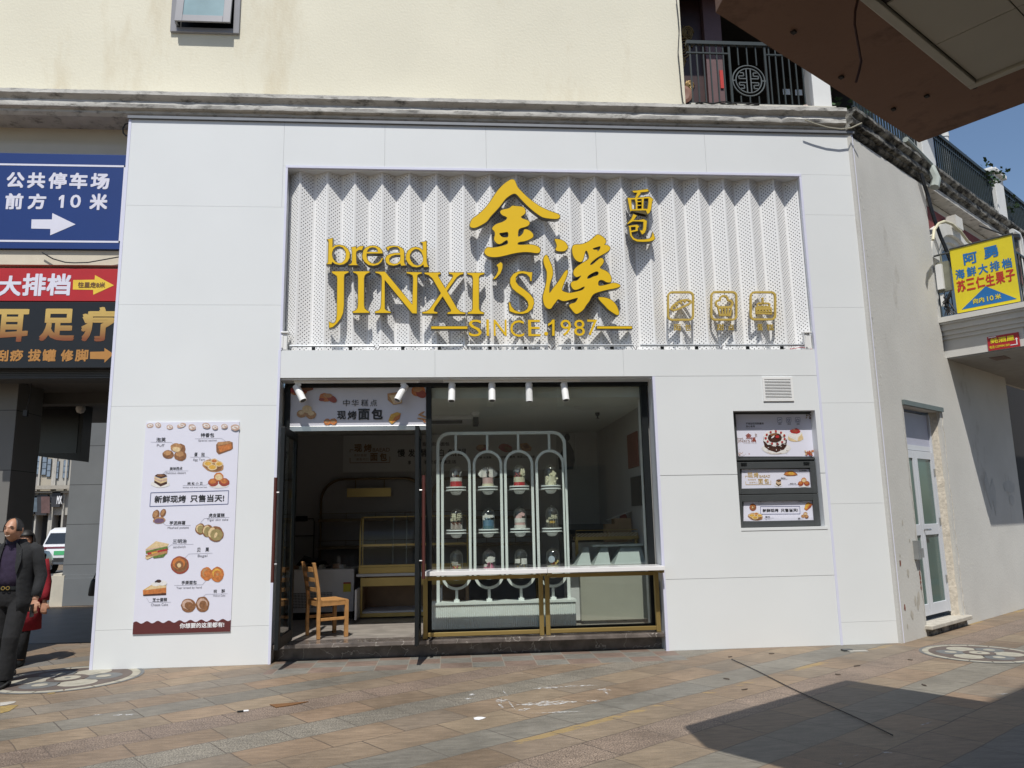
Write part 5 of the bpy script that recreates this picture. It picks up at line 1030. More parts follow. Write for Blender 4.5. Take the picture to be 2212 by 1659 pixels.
cakething(0,1,'pale pink cake topped by white feather wings, top row of the frame',[(.03,'cream',1.08),(.07,'pink',1.0)],t01)
def zig(mb, x, y, z): pass
cakething(0,2,'cream cake with red flame pattern round its foot and a pale fern on top',[(.042,'red',1.06),(.06,'cream',1.05)],t02)
cakething(0,3,'cream cake hung with pale petals and a cream flower, top row last column',[(.105,'cream',1.05)],t03,.07)
cakething(1,0,'chocolate drip cake ringed with white biscuit sticks and cream paper characters on top',[(.085,'choc',.98)],t10)
cakething(1,1,'blue ribbed cake with white paper banner, middle row',[(.035,'teal',1.03),(.03,'blue',1.02),(.038,'blue',1.0)],t11)
cakething(1,2,'white and peach banded cake with two pink petals, middle row',[(.04,'white',1.1),(.028,'pink',1.0),(.05,'white',1.02)],t12)
cakething(1,3,'clear empty dome holding only gold paper characters and a star, middle row last column',[(.012,'dark',1.0)],t13)
cakething(2,0,'low cream cake heaped with bright candied fruit and white wire lettering, bottom row',[(.03,'cream',1.05)],t20)
cakething(2,1,'pink castle cake behind a white cloud shaped card, bottom row',[(.035,'rose',1.05)],t21)
cakething(2,2,'low white cake with two blank square white cards, bottom row',[(.03,'grey',1.03)],t22)
cakething(2,3,'low cream cake with a pale blue disc and golden fruit, bottom row last column',[(.04,'cream',1.05)],t23)
# red flames on the cream cake
# ice cream counter at the right and what stands on it
ic = thing('serving_counter', 'grey beige serving counter with sloping white lids at the right end of the window', 'counter', (6.25, 1.2, .2))
mb = MB(); mb.box((5.82,1.05,.24),(6.745,1.75,.93)); mb.build('cabinet', M('counter_beige', (.36,.35,.30), rough=.4, var=.03), ic, bevel=.008)
mb = MB(); mb.box((5.70,1.15,.24),(5.818,1.75,.93)); mb.build('side_panel', fw, ic); MB().box((5.66,1.0,.932),(6.75,1.78,.965)).build('counter_top', M('counter_trim', (.42,.43,.42), rough=.35), ic)
mb = MB(); mb.box((5.86,1.08,.20),(6.72,1.7,.238)); mb.build('plinth', darkgrey, ic)
mb = MB()
for x0, x1 in ((5.78,5.98),(6.02,6.25),(6.30,6.745)): mb.add([(x0,1.08,.967),(x1,1.08,.967),(x1,1.5,.967),(x0,1.5,.967),(x0+.16,1.36,1.19),(x1+.02 if x1 < 6.5 else x1,1.36,1.19),(x1+.02 if x1 < 6.5 else x1,1.5,1.19),(x0+.16,1.5,1.19)], [(0,1,5,4),(1,2,6,5),(2,3,7,6),(3,0,4,7),(4,5,6,7)])
mb.build('sloping_lid', M('lid_grey', (.36,.40,.40), rough=.35, var=.04), ic)
MB().box((6.05,1.30,1.195),(6.775,1.50,1.225)).build('lid_top', M('lid_grey', (.36,.40,.40)), ic)
MB().box((5.9,1.82,.24),(6.775,2.2,1.235)).build('back_shelf', fw, ic)
gr = thing('tray_rack', 'gold tray rack with a checkered top above the serving counter', 'rack', (6.2, 1.6, .966))
mb = MB(); mb.box((5.85,1.52,1.285),(6.76,1.76,1.33))
mb.box((5.85,1.55,.967),(5.89,1.6,1.285)); mb.box((6.71,1.55,.967),(6.75,1.6,1.285)); mb.tube([(5.86,1.53,1.33),(5.86,1.53,1.42),(6.75,1.53,1.42),(6.75,1.53,1.33)], .005, 6); mb.tube([(6.32,1.53,1.33),(6.32,1.53,1.42)], .005, 6); mb.build('gold_frame', gold, gr)
mb = MB()
for i in range(32):
    for j in range(4): x = 5.87+i*.0278; mb.add([(x,1.525+j*.028,1.332+j*.012),(x+.0278,1.525+j*.028,1.332+j*.012),(x+.0278,1.553+j*.028,1.344+j*.012),(x,1.553+j*.028,1.344+j*.012)], [(0,1,2,3)], (i+j)%2)
mb.build('checkered_mat', [M('check_cream', (.58,.50,.36), rough=.6), M('check_brown', (.28,.18,.09), rough=.6)], gr)
card_m = M('cardboard', (.30,.19,.105), rough=.85, var=.1, scale=5)
p = at(*K(2200,1540,2640,849)(388,1115), 1, 2.0); tag(MB().box((p.x-.08,1.9,1.237),(p.x+.08,2.06,1.50)).build('cardboard_box', card_m, None, loc=(p.x,2,1.237), bevel=.004), 'small plain cardboard box behind the tray rack', 'box')
p = at(*K(2200,1540,2640,849)(575,1140), 1, 2.0); p.x = min(p.x, 6.63); mb = MB(); mb.box((p.x-.13,1.90,1.237),(p.x+.12,2.12,1.58)); mb.add([(p.x-.14,1.89,1.585),(p.x+.13,1.89,1.68),(p.x+.13,2.12,1.68),(p.x-.14,2.12,1.585)], [(0,1,2,3)], 1); mb.add([(p.x-.13,1.9,1.582),(p.x-.24,1.88,1.56),(p.x-.24,2.06,1.56),(p.x-.13,2.12,1.582)], [(0,1,2,3)], 1)
tag(mb.build('cardboard_box', [card_m, M('box_paper', (.6,.6,.58), rough=.7)], None, loc=(p.x,2,1.237)), 'larger open cardboard box with pale papers on top at the right of the counter', 'box')
p = at(*K(2200,1540,2640,849)(498,1110), 1, 2.05); tag(MB().lathe([(.001,0),(.06,0),(.06,.36),(.045,.40),(.001,.41)], (p.x,2.05,1.237), 14).build('red_canister', M('canister_red', (.22,.02,.02), rough=.5), None, loc=(p.x,2.05,1.237), smooth=40), 'dark red canister between the cardboard boxes', 'canister')
p = at(*K(2200,1540,2640,849)(200,1075), 1, 3.2); mb = MB(); mb.box((p.x-.42,3.2,p.z-.5),(p.x+.42,3.25,p.z+.14)); mb.box((p.x-.32,3.195,p.z-.42),(p.x+.30,3.199,p.z+.05),1)
tag(mb.build('oven', [M('oven_grey', (.16,.16,.16), rough=.4, metal=.4), blackm], None, loc=(p.x,3.2,p.z-.5)), 'dim grey oven front deep in the shop behind the tray rack', 'oven')
for px, h, lab in (((565,450),.5,'reddish picture panel on the right hand wall of the shop, upper one'),((592,760),.42,'dark round clock like plaque on the right hand wall of the shop, lower one')):
    p = at(*K(2200,1540,2640,849)(*px), 0, 6.77); tag(MB().box((6.755,p.y-.3,p.z-h/2),(6.778,p.y+.3,p.z+h/2)).build('picture_panel', M('panel_rust', (.20,.07,.05), rough=.6) if h > .45 else darkgrey, None, loc=(6.77,p.y,p.z-h/2)), lab, 'picture')
# ------------------------------------------------------------------ front balcony niche, upper right
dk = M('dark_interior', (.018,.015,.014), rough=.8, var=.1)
bn = thing('balcony_niche', 'dark recessed upstairs balcony with a pale sill and white corner post at the upper right', 'balcony', (8.4, .3, 7.1))
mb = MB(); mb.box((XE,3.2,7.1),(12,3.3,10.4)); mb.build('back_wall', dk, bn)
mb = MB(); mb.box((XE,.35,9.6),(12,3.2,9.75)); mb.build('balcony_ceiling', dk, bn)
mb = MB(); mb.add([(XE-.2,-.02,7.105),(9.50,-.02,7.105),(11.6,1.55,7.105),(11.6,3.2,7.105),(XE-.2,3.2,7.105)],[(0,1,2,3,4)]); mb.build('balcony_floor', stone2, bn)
MB().box((7.40,-.03,7.107),(9.46,.22,7.165)).build('sill', M('pale_sill', (.55,.53,.47), rough=.8, var=.1, dirt=('4a473f', .3, 5, 1)), bn, bevel=.006)
wc = M('white_column', (.70,.71,.70), rough=.7, var=.04, scale=2, dirt=('8e8c84', .2, 3, .4))
mb = MB(); mb.box((9.17,.02,7.167),(9.43,.28,9.6)); mb.build('corner_post', wc, bn, bevel=.01)
# carved red-brown doors with gold scrolls and a mauve post
red_d = M('carved_dark_red', (.045,.018,.016), rough=.45, var=.2); mau = M('mauve_post', (.13,.07,.07), rough=.5, var=.1); gsc = M('gilt_scroll', (.30,.20,.08), rough=.4, metal=.5)
mb = MB(); mb.box((7.5,1.1,7.107),(8.02,1.16,9.59)); mb.build('carved_door', red_d, bn)
mb = MB(); mb.box((8.03,.98,7.107),(8.30,1.2,9.59)); mb.build('door_post', mau, bn)
mb = MB(); rn = random.Random(8)
for cx, cz, s in ((7.72,8.75,.20),(7.80,9.0,.14),(7.66,8.5,.12),(7.78,8.1,.10),(7.70,7.45,.16),(7.86,7.4,.10),(7.6,9.1,.1)):
    for j in range(3):
        sp = [(cx+s*(1-i/14)*cos(j*2.1+i*.62)*.7, 1.085, cz+s*(1-i/14)*sin(j*2.1+i*.62)) for i in range(13)]; mb.tube(sp, .011, 5)
mb.build('gilt_scrollwork', gsc, bn, smooth=True)
mb = MB(); mb.lathe([(.001,0),(.10,.01),(.15,.0)], (0,0,0), 20); mb.v = [V((7.66+p.x,1.07-p.z,7.95+p.y)) for p in mb.v]; mb.build('rosette', M('rosette_tan', (.25,.13,.09), rough=.5), bn)
MB().box((8.22,.96,8.0),(8.27,.975,8.30)).build('red_couplet', M('couplet_red', (.50,.03,.02), rough=.5), bn)
c1 = K(2600,0,4032,2212)
p = at(*c1(536,640), 1, .6); tag(MB().box((p.x-.17,.6,7.107),(p.x+.17,.7,7.34)).build('purple_pot', M('purple_cloth', (.16,.02,.14), rough=.6), None, loc=(p.x,.6,7.107)), 'purple cloth bundle on the balcony floor below the round railing medallion', 'cloth')
for px, lab in (((678,662),'small worn plaster lump on the balcony sill, left one'),((880,655),'larger worn plaster lump on the balcony sill, right one')):
    p = at(*c1(*px), 1, .1); s_ = .05 if 'larger' in lab else .035
    tag(MB().lathe([(s_*1.2,0),(s_*1.3,s_*.6),(s_*.8,s_*1.3),(s_*.2,s_*1.6)], (p.x,.1,7.166), 9).build('plaster_lump', M('lump', (.42,.33,.28), rough=.9, var=.3, scale=20), None, loc=(p.x,.1,7.166), smooth=True), lab, 'plaster lump')
for px, lab in (((768,558),'small white paper tag hanging in the dark balcony, left one'),((842,562),'small white paper tag hanging in the dark balcony, right one')):
    p = at(*c1(*px), 1, 1.8); tag(MB().box((p.x-.06,1.8,p.z-.05),(p.x+.06,1.81,p.z+.05)).build('paper_tag', whitep, None, loc=p), lab, 'tag')
iron = M('dark_green_iron', (.025,.034,.034), rough=.45, var=.1)
rl = thing('balcony_railing', 'dark iron balcony railing with a round fretwork medallion above the white shop front', 'railing', (8.3, .1, 7.167))
mb = MB(); mb.box((7.42,.07,8.13),(9.17,.13,8.18)); mb.box((7.42,.085,7.99),(8.02,.115,8.01)); mb.box((8.57,.085,7.99),(9.17,.115,8.01)); mb.box((7.42,.085,7.22),(9.17,.115,7.24)); mb.build('rail', iron, rl)
mb = MB()
for i in range(20):
    x = 7.47+i*.095
    if x > 9.14: break
    top = 8.13
    if 8.06 < x < 8.52: continue
    mb.bar((x,.1,7.24),(x,.1,top),.018,.018)
for x in (8.03, 8.55): mb.bar((x,.1,7.167),(x,.1,8.13),.028,.028)
for x in (8.16, 8.29, 8.42): mb.bar((x,.1,7.83),(x,.1,8.13),.016,.016); mb.bar((x,.1,7.24),(x,.1,7.36),.016,.016)
mb.build('baluster', iron, rl)
md = MB(); cx, cz = 8.29, 7.595; iron2 = M('grey_iron', (.10,.115,.118), rough=.5, var=.1)
for r_ in (.232, .185): md.tube([(cx+r_*cos(2*pi*i/36),.1,cz+r_*sin(2*pi*i/36)) for i in range(36)], .010, 6, 0, True)
md.bar((cx-.03,.1,cz-.185),(cx-.03,.1,cz+.185),.014,.014); md.bar((cx+.03,.1,cz-.185),(cx+.03,.1,cz+.185),.014,.014)
for sx in (-1,1):
    for sz in (-1,1):
        q = [(.03,.03),(.14,.03),(.14,.07),(.07,.07),(.07,.12),(.12,.12)]
        for a, b in zip(q, q[1:]): md.bar((cx+sx*a[0],.1,cz+sz*a[1]),(cx+sx*b[0],.1,cz+sz*b[1]),.013,.013)
    md.bar((cx+sx*.185,.1,cz),(cx+sx*.26,.1,cz),.014,.014)
md.build('medallion', iron2, rl)
# wires on the wall edge and cornice
wr = [at(*c1(*p), 1, .27) for p in ((98,0),(108,90),(115,180),(108,315),(118,420),(130,560),(138,620),(165,675))]
tag(MB().tube(wr, .007, 6).build('wall_cable', cab, None, loc=wr[4]), 'thin dark cable running down the right edge of the cream wall', 'cable')
mb = MB(); rn = random.Random(2)
for j in range(4): mb.tube([V((7.45+i*.11, -.05-.05*sin(i*.7+j), 7.115+.03*rn.random()+ (.03 if 2<i<6 else 0))) for i in range(9)], .009, 5)
tag(mb.build('cable_bundle', cab, None, loc=(7.8,-.05,7.11)), 'tangle of black cables lying on the cornice below the balcony', 'cable')
cw = [at(*c1(*p), 1, -.14) for p in ((880,730),(940,752),(1020,775),(1100,785),(1160,778),(1225,748))]
tag(MB().tube(cw, .010, 6).build('sagging_wire', M('pale_wire', (.35,.33,.26), rough=.6), None, loc=cw[2]), 'pale sagging wire along the broken corner of the cornice', 'cable')

# ------------------------------------------------------------------ side wing running back to the right
plaster = M('stained_plaster', (.57,.56,.525), rough=.9, var=.06, scale=1.3, bump=.25, bscale=30, dirt=('8d857a', .30, 1.3, .5))
wg = thing('wing_building', 'stained grey plaster wing with a narrow white glass door right of the shop', 'building', WO)
mb = MB(wing); P_ = lambda a, b: wing((a, 0, b)); 
DX0, DX1, DZ1 = .74, 2.03, 3.03
mb.shape([[(-.06,-.03),(DX0,-.03),(DX0,DZ1),(DX1,DZ1),(DX1,-.03),(2.5,-.03),(2.5,6.72),(-.06,6.72)]], lambda a, b: V((a,0,b)), (0,1,0), .25); mb.build('plaster_wall', plaster, wg)
mb = MB(wing); mb.shape([[(2.5,-.03),(5.3,-.03),(5.3,3.92),(2.5,3.92)]], lambda a, b: V((a,0,b)), (0,1,0), .25); mb.build('lower_wall', plaster, wg)
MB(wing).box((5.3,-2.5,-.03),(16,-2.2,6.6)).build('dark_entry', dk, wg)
mb = MB(wing); mb.box((2.5,-.45,4.0),(9,-.2,6.72)); mb.build('upper_recess_wall', plaster, wg)
mb = MB(wing); mb.box((2.5,-.19,6.15),(9,-.15,6.55)); mb.build('red_band', M('faded_red_band', (.17,.035,.035), rough=.8, var=.2), wg)
# arch over the upstairs opening
mb = MB(wing); ax, az = 3.75, 5.55
for r0, r1, o in ((.86,1.12,.0),(.70,.86,-.05),(.58,.70,-.09)):
    ring = [(ax+r1*1.05*cos(R(a)),az+r1*.72*sin(R(a))) for a in range(0,181,10)]+[(ax+r0*1.05*cos(R(a)),az+r0*.72*sin(R(a))) for a in range(180,-1,-10)]
    mb.shape([ring], lambda a, b: V((a,-.02+o,b)), (0,1,0), .16)
mb.box((ax-.16,-.1,az+.74),(ax+.16,.06,az+.95)); mb.box((ax+1.0,-.1,az-.2),(ax+1.35,.05,az+.25)); mb.build('arch_moulding', M('arch_white', (.62,.61,.57), rough=.8, var=.08), wg)
mb = MB(wing); mb.shape([[(ax+.6*cos(R(a)),az+.42*sin(R(a))) for a in range(0,181,12)]+[(ax-.6,4.3),(ax+.6,4.3)]], lambda a, b: V((a,-.17,b)), (0,1,0), .02); mb.build('arch_glass', M('dull_dark_glass', (.05,.07,.085), rough=.15), wg)
# narrow door
gdr = M('greenish_glass', (.06,.12,.105), rough=.08, var=.12, scale=1.5, spec=.7); wmet = M('white_metal', (.60,.62,.66), rough=.35, var=.02)
dr = MB(wing); y = -.13
dr.box((DX0+.02,y-.04,2.45),(DX1-.10,y,2.52)); dr.box((DX0+.01,y-.03,.2),(DX0+.04,y+.02,2.99)); dr.box((DX1-.14,y-.03,.2),(DX1-.10,y+.02,2.99)); o = dr.build('door_frame', wmet, wg)
MB(wing).box((DX0+.04,y-.02,2.52),(DX1-.14,y-.005,2.98)).build('door_transom', M('transom_panel', (.45,.46,.56), rough=.5, var=.03), wg)
mid = 1.255
for x0, x1 in ((DX0+.045,mid-.005),(mid+.005,DX1-.145)):
    d = MB(wing); wd = .075
    d.box((x0,y-.03,.21),(x0+wd,y+.015,2.44)); d.box((x1-wd,y-.03,.21),(x1,y+.015,2.44)); d.box((x0+wd,y-.03,.21),(x1-wd,y+.015,.36)); d.box((x0+wd,y-.03,2.33),(x1-wd,y+.015,2.44)); d.box((x0+wd,y-.03,1.27),(x1-wd,y+.015,1.42))
    d = d.build('wing_door', wmet, wg, bevel=.004)
    g_ = MB(wing); g_.box((x0+wd,y-.01,.36),(x1-wd,y-.002,1.27)); g_.box((x0+wd,y-.01,1.42),(x1-wd,y-.002,2.33)); g_.build('glass', gdr, d)
    if x0 > 1: 
        h = MB(wing); h.tube([(x0+.04,y+.015,1.345),(x0+.04,y+.06,1.345)], .012, 8); h.tube([(x0+.04,y+.06,1.345),(x0+.15,y+.06,1.345)], .013, 8); h.build('handle', steel, d)
        h = MB(wing)
        for z in (.6,1.4,2.1): h.box((x1-.01,y+.015,z),(x1+.03,y+.025,z+.1))
        h.build('hinge', steel, d)
# rough broken jamb, lintel strip, threshold
rough_j = M('broken_jamb', (.55,.50,.42), rough=.95, var=.18, scale=22, bump=.6, bscale=45, dirt=('6b6154', .26, 14, 1))
mb = MB(wing); rn = random.Random(3); rows = []
for i in range(31): z = .13+i*(3.0/30); rows.append([(DX1-.10,-.12,z),(DX1+.02+rn.uniform(0,.02),-.02,z),(DX1+.05+rn.uniform(.0,.05),.004,z)])
mb.loft(rows, 0, False, False)
rows = []
for i in range(31): z = .13+i*(3.0/30); rows.append([(DX0-.02-rn.uniform(.0,.035),.004,z),(DX0,-.01,z),(DX0+.02,-.11,z)])
mb.loft(rows, 0, False, False); mb.build('broken_jamb', rough_j, wg, fixn=False)
mb = MB(wing); mb.box((DX0-.03,-.15,3.035),(DX1+.08,.035,3.10)); mb.build('lintel_strip', M('green_grey_metal', (.13,.16,.155), rough=.5), wg)
mb = MB(wing); mb.box((DX0-.06,-.2,.085),(DX1+.10,.09,.14)); mb.build('threshold', M('threshold_stone', (.45,.42,.36), rough=.85, var=.15, scale=12), wg, bevel=.01)
mb = MB(wing); mb.box((DX0-.02,-.2,-.02),(DX1+.06,.02,.084)); mb.build('threshold_base', stone2, wg)
# peeling paint flakes and exposed brick patches
fl = MB(wing); rn = random.Random(12); whitefl = M('paint_flake', (.66,.65,.61), rough=.8); brickp = M('exposed_brick', (.22,.075,.05), rough=.9, var=.3, scale=20)
def flake(x, z, s, m_):
    n_ = rn.randint(5,8); c = [(x+s*rn.uniform(.5,1)*cos(2*pi*i/n_)*.6, z+s*rn.uniform(.5,1.3)*sin(2*pi*i/n_)) for i in range(n_)]
    fl.shape([c], lambda a, b: V((a,.003,b)), (0,1,0), 0, m_)
for i in range(30): z = rn.uniform(2.8,6.5); flake(.06+rn.uniform(-.03,.07), z, rn.uniform(.012,.035), 0)
for i in range(26): flake(DX0-.04+rn.uniform(-.03,.02), rn.uniform(.3,3.0), rn.uniform(.01,.028), 0)
for i in range(22): flake(DX1+.06+rn.uniform(-.02,.03), rn.uniform(.2,3.0), rn.uniform(.01,.03), 0)
for i in range(9): flake(rn.uniform(.12,.62), rn.uniform(.15,1.6), rn.uniform(.03,.10), 2)
for z in (.62,.68,.74,.80): flake(DX0-.05, z, .05, 1)
for z in (.4,.95): flake(.12, z, .05, 1)
for i in range(4): flake(2.2+rn.uniform(-.1,.1), rn.uniform(4,4.2), .02, 0)
fl.build('peeling_paint', [whitefl, brickp, M('old_patch', (.47,.44,.38), rough=.9, var=.15)], wg, fixn=False)['kind'] = 'stuff'
mb = MB(wing); mb.box((DX0-.17,.0,.98),(DX0-.08,.06,1.22)); mb.box((DX0-.09,.0,1.00),(DX0-.03,.075,1.12)); o = mb.build('switch_box', M('old_grey_metal', (.28,.29,.29), rough=.5, metal=.3, var=.15), None, loc=wing((DX0-.1,0,.98))); tag(o, 'small battered grey metal box on the left jamb of the white glass door', 'junction box')
# faded graffiti patches on the shaded wall
mb = MB(wing)
for x, z, w_, h_ in ((4.75,1.98,.30,.10),(4.8,1.75,.13,.09)): mb.shape([blob(x,z,w_,h_,0,18,.12,int(x*10))], lambda a, b: V((a,.004,b)), (0,1,0))
mb.shape([[(3.55,2.05),(3.7,2.2),(3.8,1.95),(3.95,2.1),(4.05,1.9),(4.0,1.7),(3.92,1.5),(3.85,1.75),(3.75,1.6),(3.62,1.85)]], lambda a, b: V((a,.004,b)), (0,1,0)); mb.build('faded_spray_mark', M('faded_spray', (.49,.49,.47), rough=.9), wg, fixn=False)
# cornice of the wing and terrace slab
rings = sweep(prof, -.10, 13, lambda s, o, z: wing((s, o, z)), 260, .010, 8, lambda s: 1.6 if s < 1.5 else 1)
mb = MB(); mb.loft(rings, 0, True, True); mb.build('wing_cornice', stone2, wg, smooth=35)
mb = MB(wing); mb.box((2.5,-.2,6.73),(13,.02,6.80)); mb.build('slab_soffit', stone, wg)
mb = MB(wing); mb.box((9,-.45,3.0),(13,-.2,6.72)); mb.build('far_wall', plaster, wg)
# terrace posts and railings
def post(x, lab, cap=False):
    mb = MB(wing); mb.box((x-.26,-.22,7.107),(x+.26,.08,7.95)); t = thing('terrace_post', lab, 'post', wing((x,-.07,7.107)), 'white posts of the terrace railing'); mb.build('shaft', wc, t, bevel=.01)
    mb = MB(wing); mb.box((x-.32,-.28,7.951),(x+.32,.14,8.04)); mb.box((x-.24,-.2,8.041),(x+.24,.06,8.10)); mb.build('cap', wc, t, bevel=.015)
post(2.65, 'white terrace post rising beside the canopy corner, nearest of the two'); post(6.24, 'white terrace post with moulded cap by the flowering plant')
def rail(x0, x1, lab):
    t = thing('terrace_railing', lab, 'railing', wing(((x0+x1)/2,.04,7.107)), 'dark iron terrace railings on the wing')
    mb = MB(wing); mb.box((x0,.01,7.80),(x1,.07,7.86)); mb.box((x0,.025,7.70),(x1,.055,7.72)); mb.box((x0,.025,7.17),(x1,.055,7.19)); mb.build('rail', iron, t)
    mb = MB(wing); n_ = int((x1-x0)/.1)
    for i in range(n_): x = x0+.06+i*(x1-x0-.1)/n_; mb.bar((x,.04,7.107),(x,.04,7.80),.022,.022)
    mb.build('baluster', iron, t)
rail(.02, 2.38, 'dark iron railing running behind the tip of the brown canopy'); rail(2.93, 5.96, 'dark iron railing with close uprights in front of the white pipe'); rail(6.52, 9.5, 'dark iron railing at the far right against the sky')
# white vent pipes
pv = M('pvc_white', (.72,.73,.72), rough=.4, var=.02)
b0 = wing((4.35,.3-.5,7.107)); mb = MB(wing); y = -.2; xk = 4.35
mb.tube([(xk,y,7.107),(xk,y,8.32)], .075, 14); mb.tube([(xk,y,8.32),(xk-.02,y,8.42),(xk-.09,y,8.50),(xk-.2,y,8.52),(xk-.52,y,8.50)], [.08,.085,.085,.08,.075], 14); mb.tube([(xk-.50,y,8.50),(xk-.6,y,8.46)], .085, 14); mb.tube([(xk,y,8.24),(xk,y,8.33)], .085, 14)
tag(mb.build('vent_pipe', pv, None, smooth=40, loc=wing((xk,y,7.107))), 'white bent plastic vent pipe standing above the terrace railing', 'pipe')
mb = MB(wing); mb.tube([(6.4,.14,6.86),(6.75,.14,6.88),(6.85,.14,6.8),(6.85,.14,5.7)], .05, 10); tag(mb.build('drain_pipe', pv, None, smooth=40, loc=wing((6.85,.14,5.7))), 'white drain pipe elbow below the terrace edge at the far right', 'pipe')
mb = MB(wing); mb.tube([(2.62,.02,7.15),(2.60,.10,7.0),(2.58,.16,6.8),(2.52,.14,6.65)], .07, 8); mb.tube([(1.6,.12,7.17),(2.6,.1,7.06)], .045, 8); tag(mb.build('pipe_joint', M('greenish_pipe', (.35,.39,.36), rough=.6, var=.15), None, smooth=40, loc=wing((2.58,.1,6.65))), 'grey green pipe joint tied to the cornice below the white post', 'pipe')
# plants on the terrace
leafm = M('camellia_leaf', (.035,.075,.03), rough=.5, var=.5, scale=9); bark = M('plant_stem', (.09,.06,.04), rough=.9); redf = M('red_flower', (.50,.03,.04), rough=.6)
def plant(c, r, n, lab, flowers, seed):
    rn = random.Random(seed); t = thing('terrace_plant', lab, 'plant', c); c = V(c)
    mb = MB(); tips = []
    for i in range(9):
        d = V((rn.uniform(-1,1),rn.uniform(-1,1),rn.uniform(.7,1.8))).normalized(); e = c+d*r*rn.uniform(.9,1.7); mb.tube([c, c+d*r*.5+V((0,0,.05)), e], [.02,.014,.006], 5); tips.append(e)
    mb.build('stem', bark, t)
    lf = MB(); fl_ = MB()
    for i in range(n):
        e = rn.choice(tips); p = e+V((rn.gauss(0,r*.24),rn.gauss(0,r*.24),rn.gauss(0,r*.22))); a = V((rn.uniform(-1,1),rn.uniform(-1,1),rn.uniform(-.8,.8))).normalized(); b = a.cross(V((rn.random(),rn.random(),rn.random()))).normalized(); L_ = rn.uniform(.07,.12); w_ = L_*.3
        lf.add([p, p+a*L_*.5+b*w_, p+a*L_, p+a*L_*.5-b*w_], [(0,1,2,3)])
    lf.build('foliage', leafm, t, fixn=False)
    for i in range(flowers): e = rn.choice(tips); fl_.lathe([(.01,0),(.05,.02),(.055,.05),(.02,.07)], (e.x+rn.gauss(0,.1),e.y+rn.gauss(0,.1),e.z+rn.gauss(0,.1)), 8)
    if flowers: fl_.build('flower', redf, t, smooth=True)
plant(wing((5.75,-.55,7.15)), .62, 620, 'leafy shrub with red flowers behind the capped white terrace post', 6, 1)
plant(wing((3.7,-.75,7.15)), .5, 420, 'dark leafy shrub behind the railing left of the white vent pipe', 0, 2)
plant(wing((6.95,-.45,7.12)), .42, 240, 'small leafy shrub on the sky side of the capped white post', 0, 3)
plant(wing((1.2,-.8,7.12)), .5, 380, 'dark shrub behind the railing near the brown canopy tip', 0, 4)
mb = MB(wing); mb.box((1.9,-.5,7.11),(2.2,-.3,7.55)); mb.box((1.55,-.5,7.11),(1.85,-.3,7.45)); mb.box((1.2,-.5,7.11),(1.5,-.3,7.5)); tag(mb.build('planter_box', M('tan_pots', (.40,.30,.13), rough=.8, var=.2), None, loc=wing((1.8,-.4,7.11))), 'tan pots standing behind the iron railing next to the canopy tip', 'planter')

# projecting balcony of the wing with its signs
pb = thing('side_balcony', 'white moulded balcony projecting from the wing below the yellow sign', 'balcony', wing((3.9,.5,3.9)))
bp = [(0,3.92),(.0,4.19),(.03,4.22),(.05,4.30),(.10,4.36),(.12,4.44),(.16,4.46),(.16,4.53)]
mb = MB(wing); x0, x1, yo = 2.60, 7.2, 1.05
for o, z0, z1 in ((0,3.92,4.20),(.03,4.20,4.26),(.06,4.26,4.33),(.10,4.33,4.42),(.14,4.42,4.45),(.17,4.45,4.53)):
    mb.box((x0-o,-.2,z0+.001),(x1+o,yo+o,z1))
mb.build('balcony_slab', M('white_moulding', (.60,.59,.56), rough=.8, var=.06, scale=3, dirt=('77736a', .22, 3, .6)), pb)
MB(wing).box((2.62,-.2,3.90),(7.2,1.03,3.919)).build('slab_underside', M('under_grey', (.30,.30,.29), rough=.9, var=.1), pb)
p = wing((3.2,.55,3.9)); MB(wing).box((3.02,.45,3.893),(3.35,.65,3.9)).build('recessed_lamp', M('lamp_brown', (.12,.07,.05), rough=.5), pb)
mb = MB(wing)
for i in range(10): x = 2.75+.0*i; mb.bar((x,.12+i*.095,4.53),(x,.12+i*.095,5.4),.014,.014)
for i in range(28): mb.bar((2.8+i*.15,1.02,4.53),(2.8+i*.15,1.02,5.4),.016,.016)
mb.bar((2.75,.05,5.4),(2.75,1.02,5.4),.03,.03); mb.bar((2.75,1.02,5.4),(7,1.02,5.4),.03,.03); mb.build('iron_guard', iron, pb)
SO = wing((2.55,0,0)); SS = Surf(SO, WN, (0,0,1), -WD, K(3300,440,4032,1146))
ys = thing('hanging_sign', 'yellow square sign with blue and red characters and a blue triangle arrow', 'sign', wing((2.55,.68,4.57)))
yb = M('sign_yellow', (.75,.62,.02), rough=.45, var=.03)
mb = MB(); mb.shape([[(.235,4.57),(1.08,4.57),(1.08,5.585),(.235,5.585)]], SS.P(0), SS.N, .10, 0, 1); mb.build('board', [yb, darkgrey], ys)
sb = M('sign_blue', (.015,.15,.42), rough=.45); sr_ = M('sign_red', (.48,.03,.02), rough=.45)
def st_(mb, s, x0, z0, x1, z1, bo=.04): text(mb, SS, s, (x0,z0,x1,z1), .003, bo, ab=True)
mb = MB(); st_(mb,'阿',.41,5.29,.60,5.47); st_(mb,'勇',.69,5.31,.885,5.49)
for i, c in enumerate('海鲜大排档'): st_(mb,c,.275+i*.158,5.095,.405+i*.158,5.25,.03)
mb.shape([[(.30,4.615),(1.04,4.615),(.66,4.90)]], SS.P(.002), SS.N); mb.build('blue_lettering', sb, ys, fixn=False)
mb = MB()
for i, c in enumerate('苏三仁生果子'): st_(mb,c,.275+i*.132,4.89,.395+i*.132,5.07,.03)
mb.build('red_lettering', sr_, ys, fixn=False)
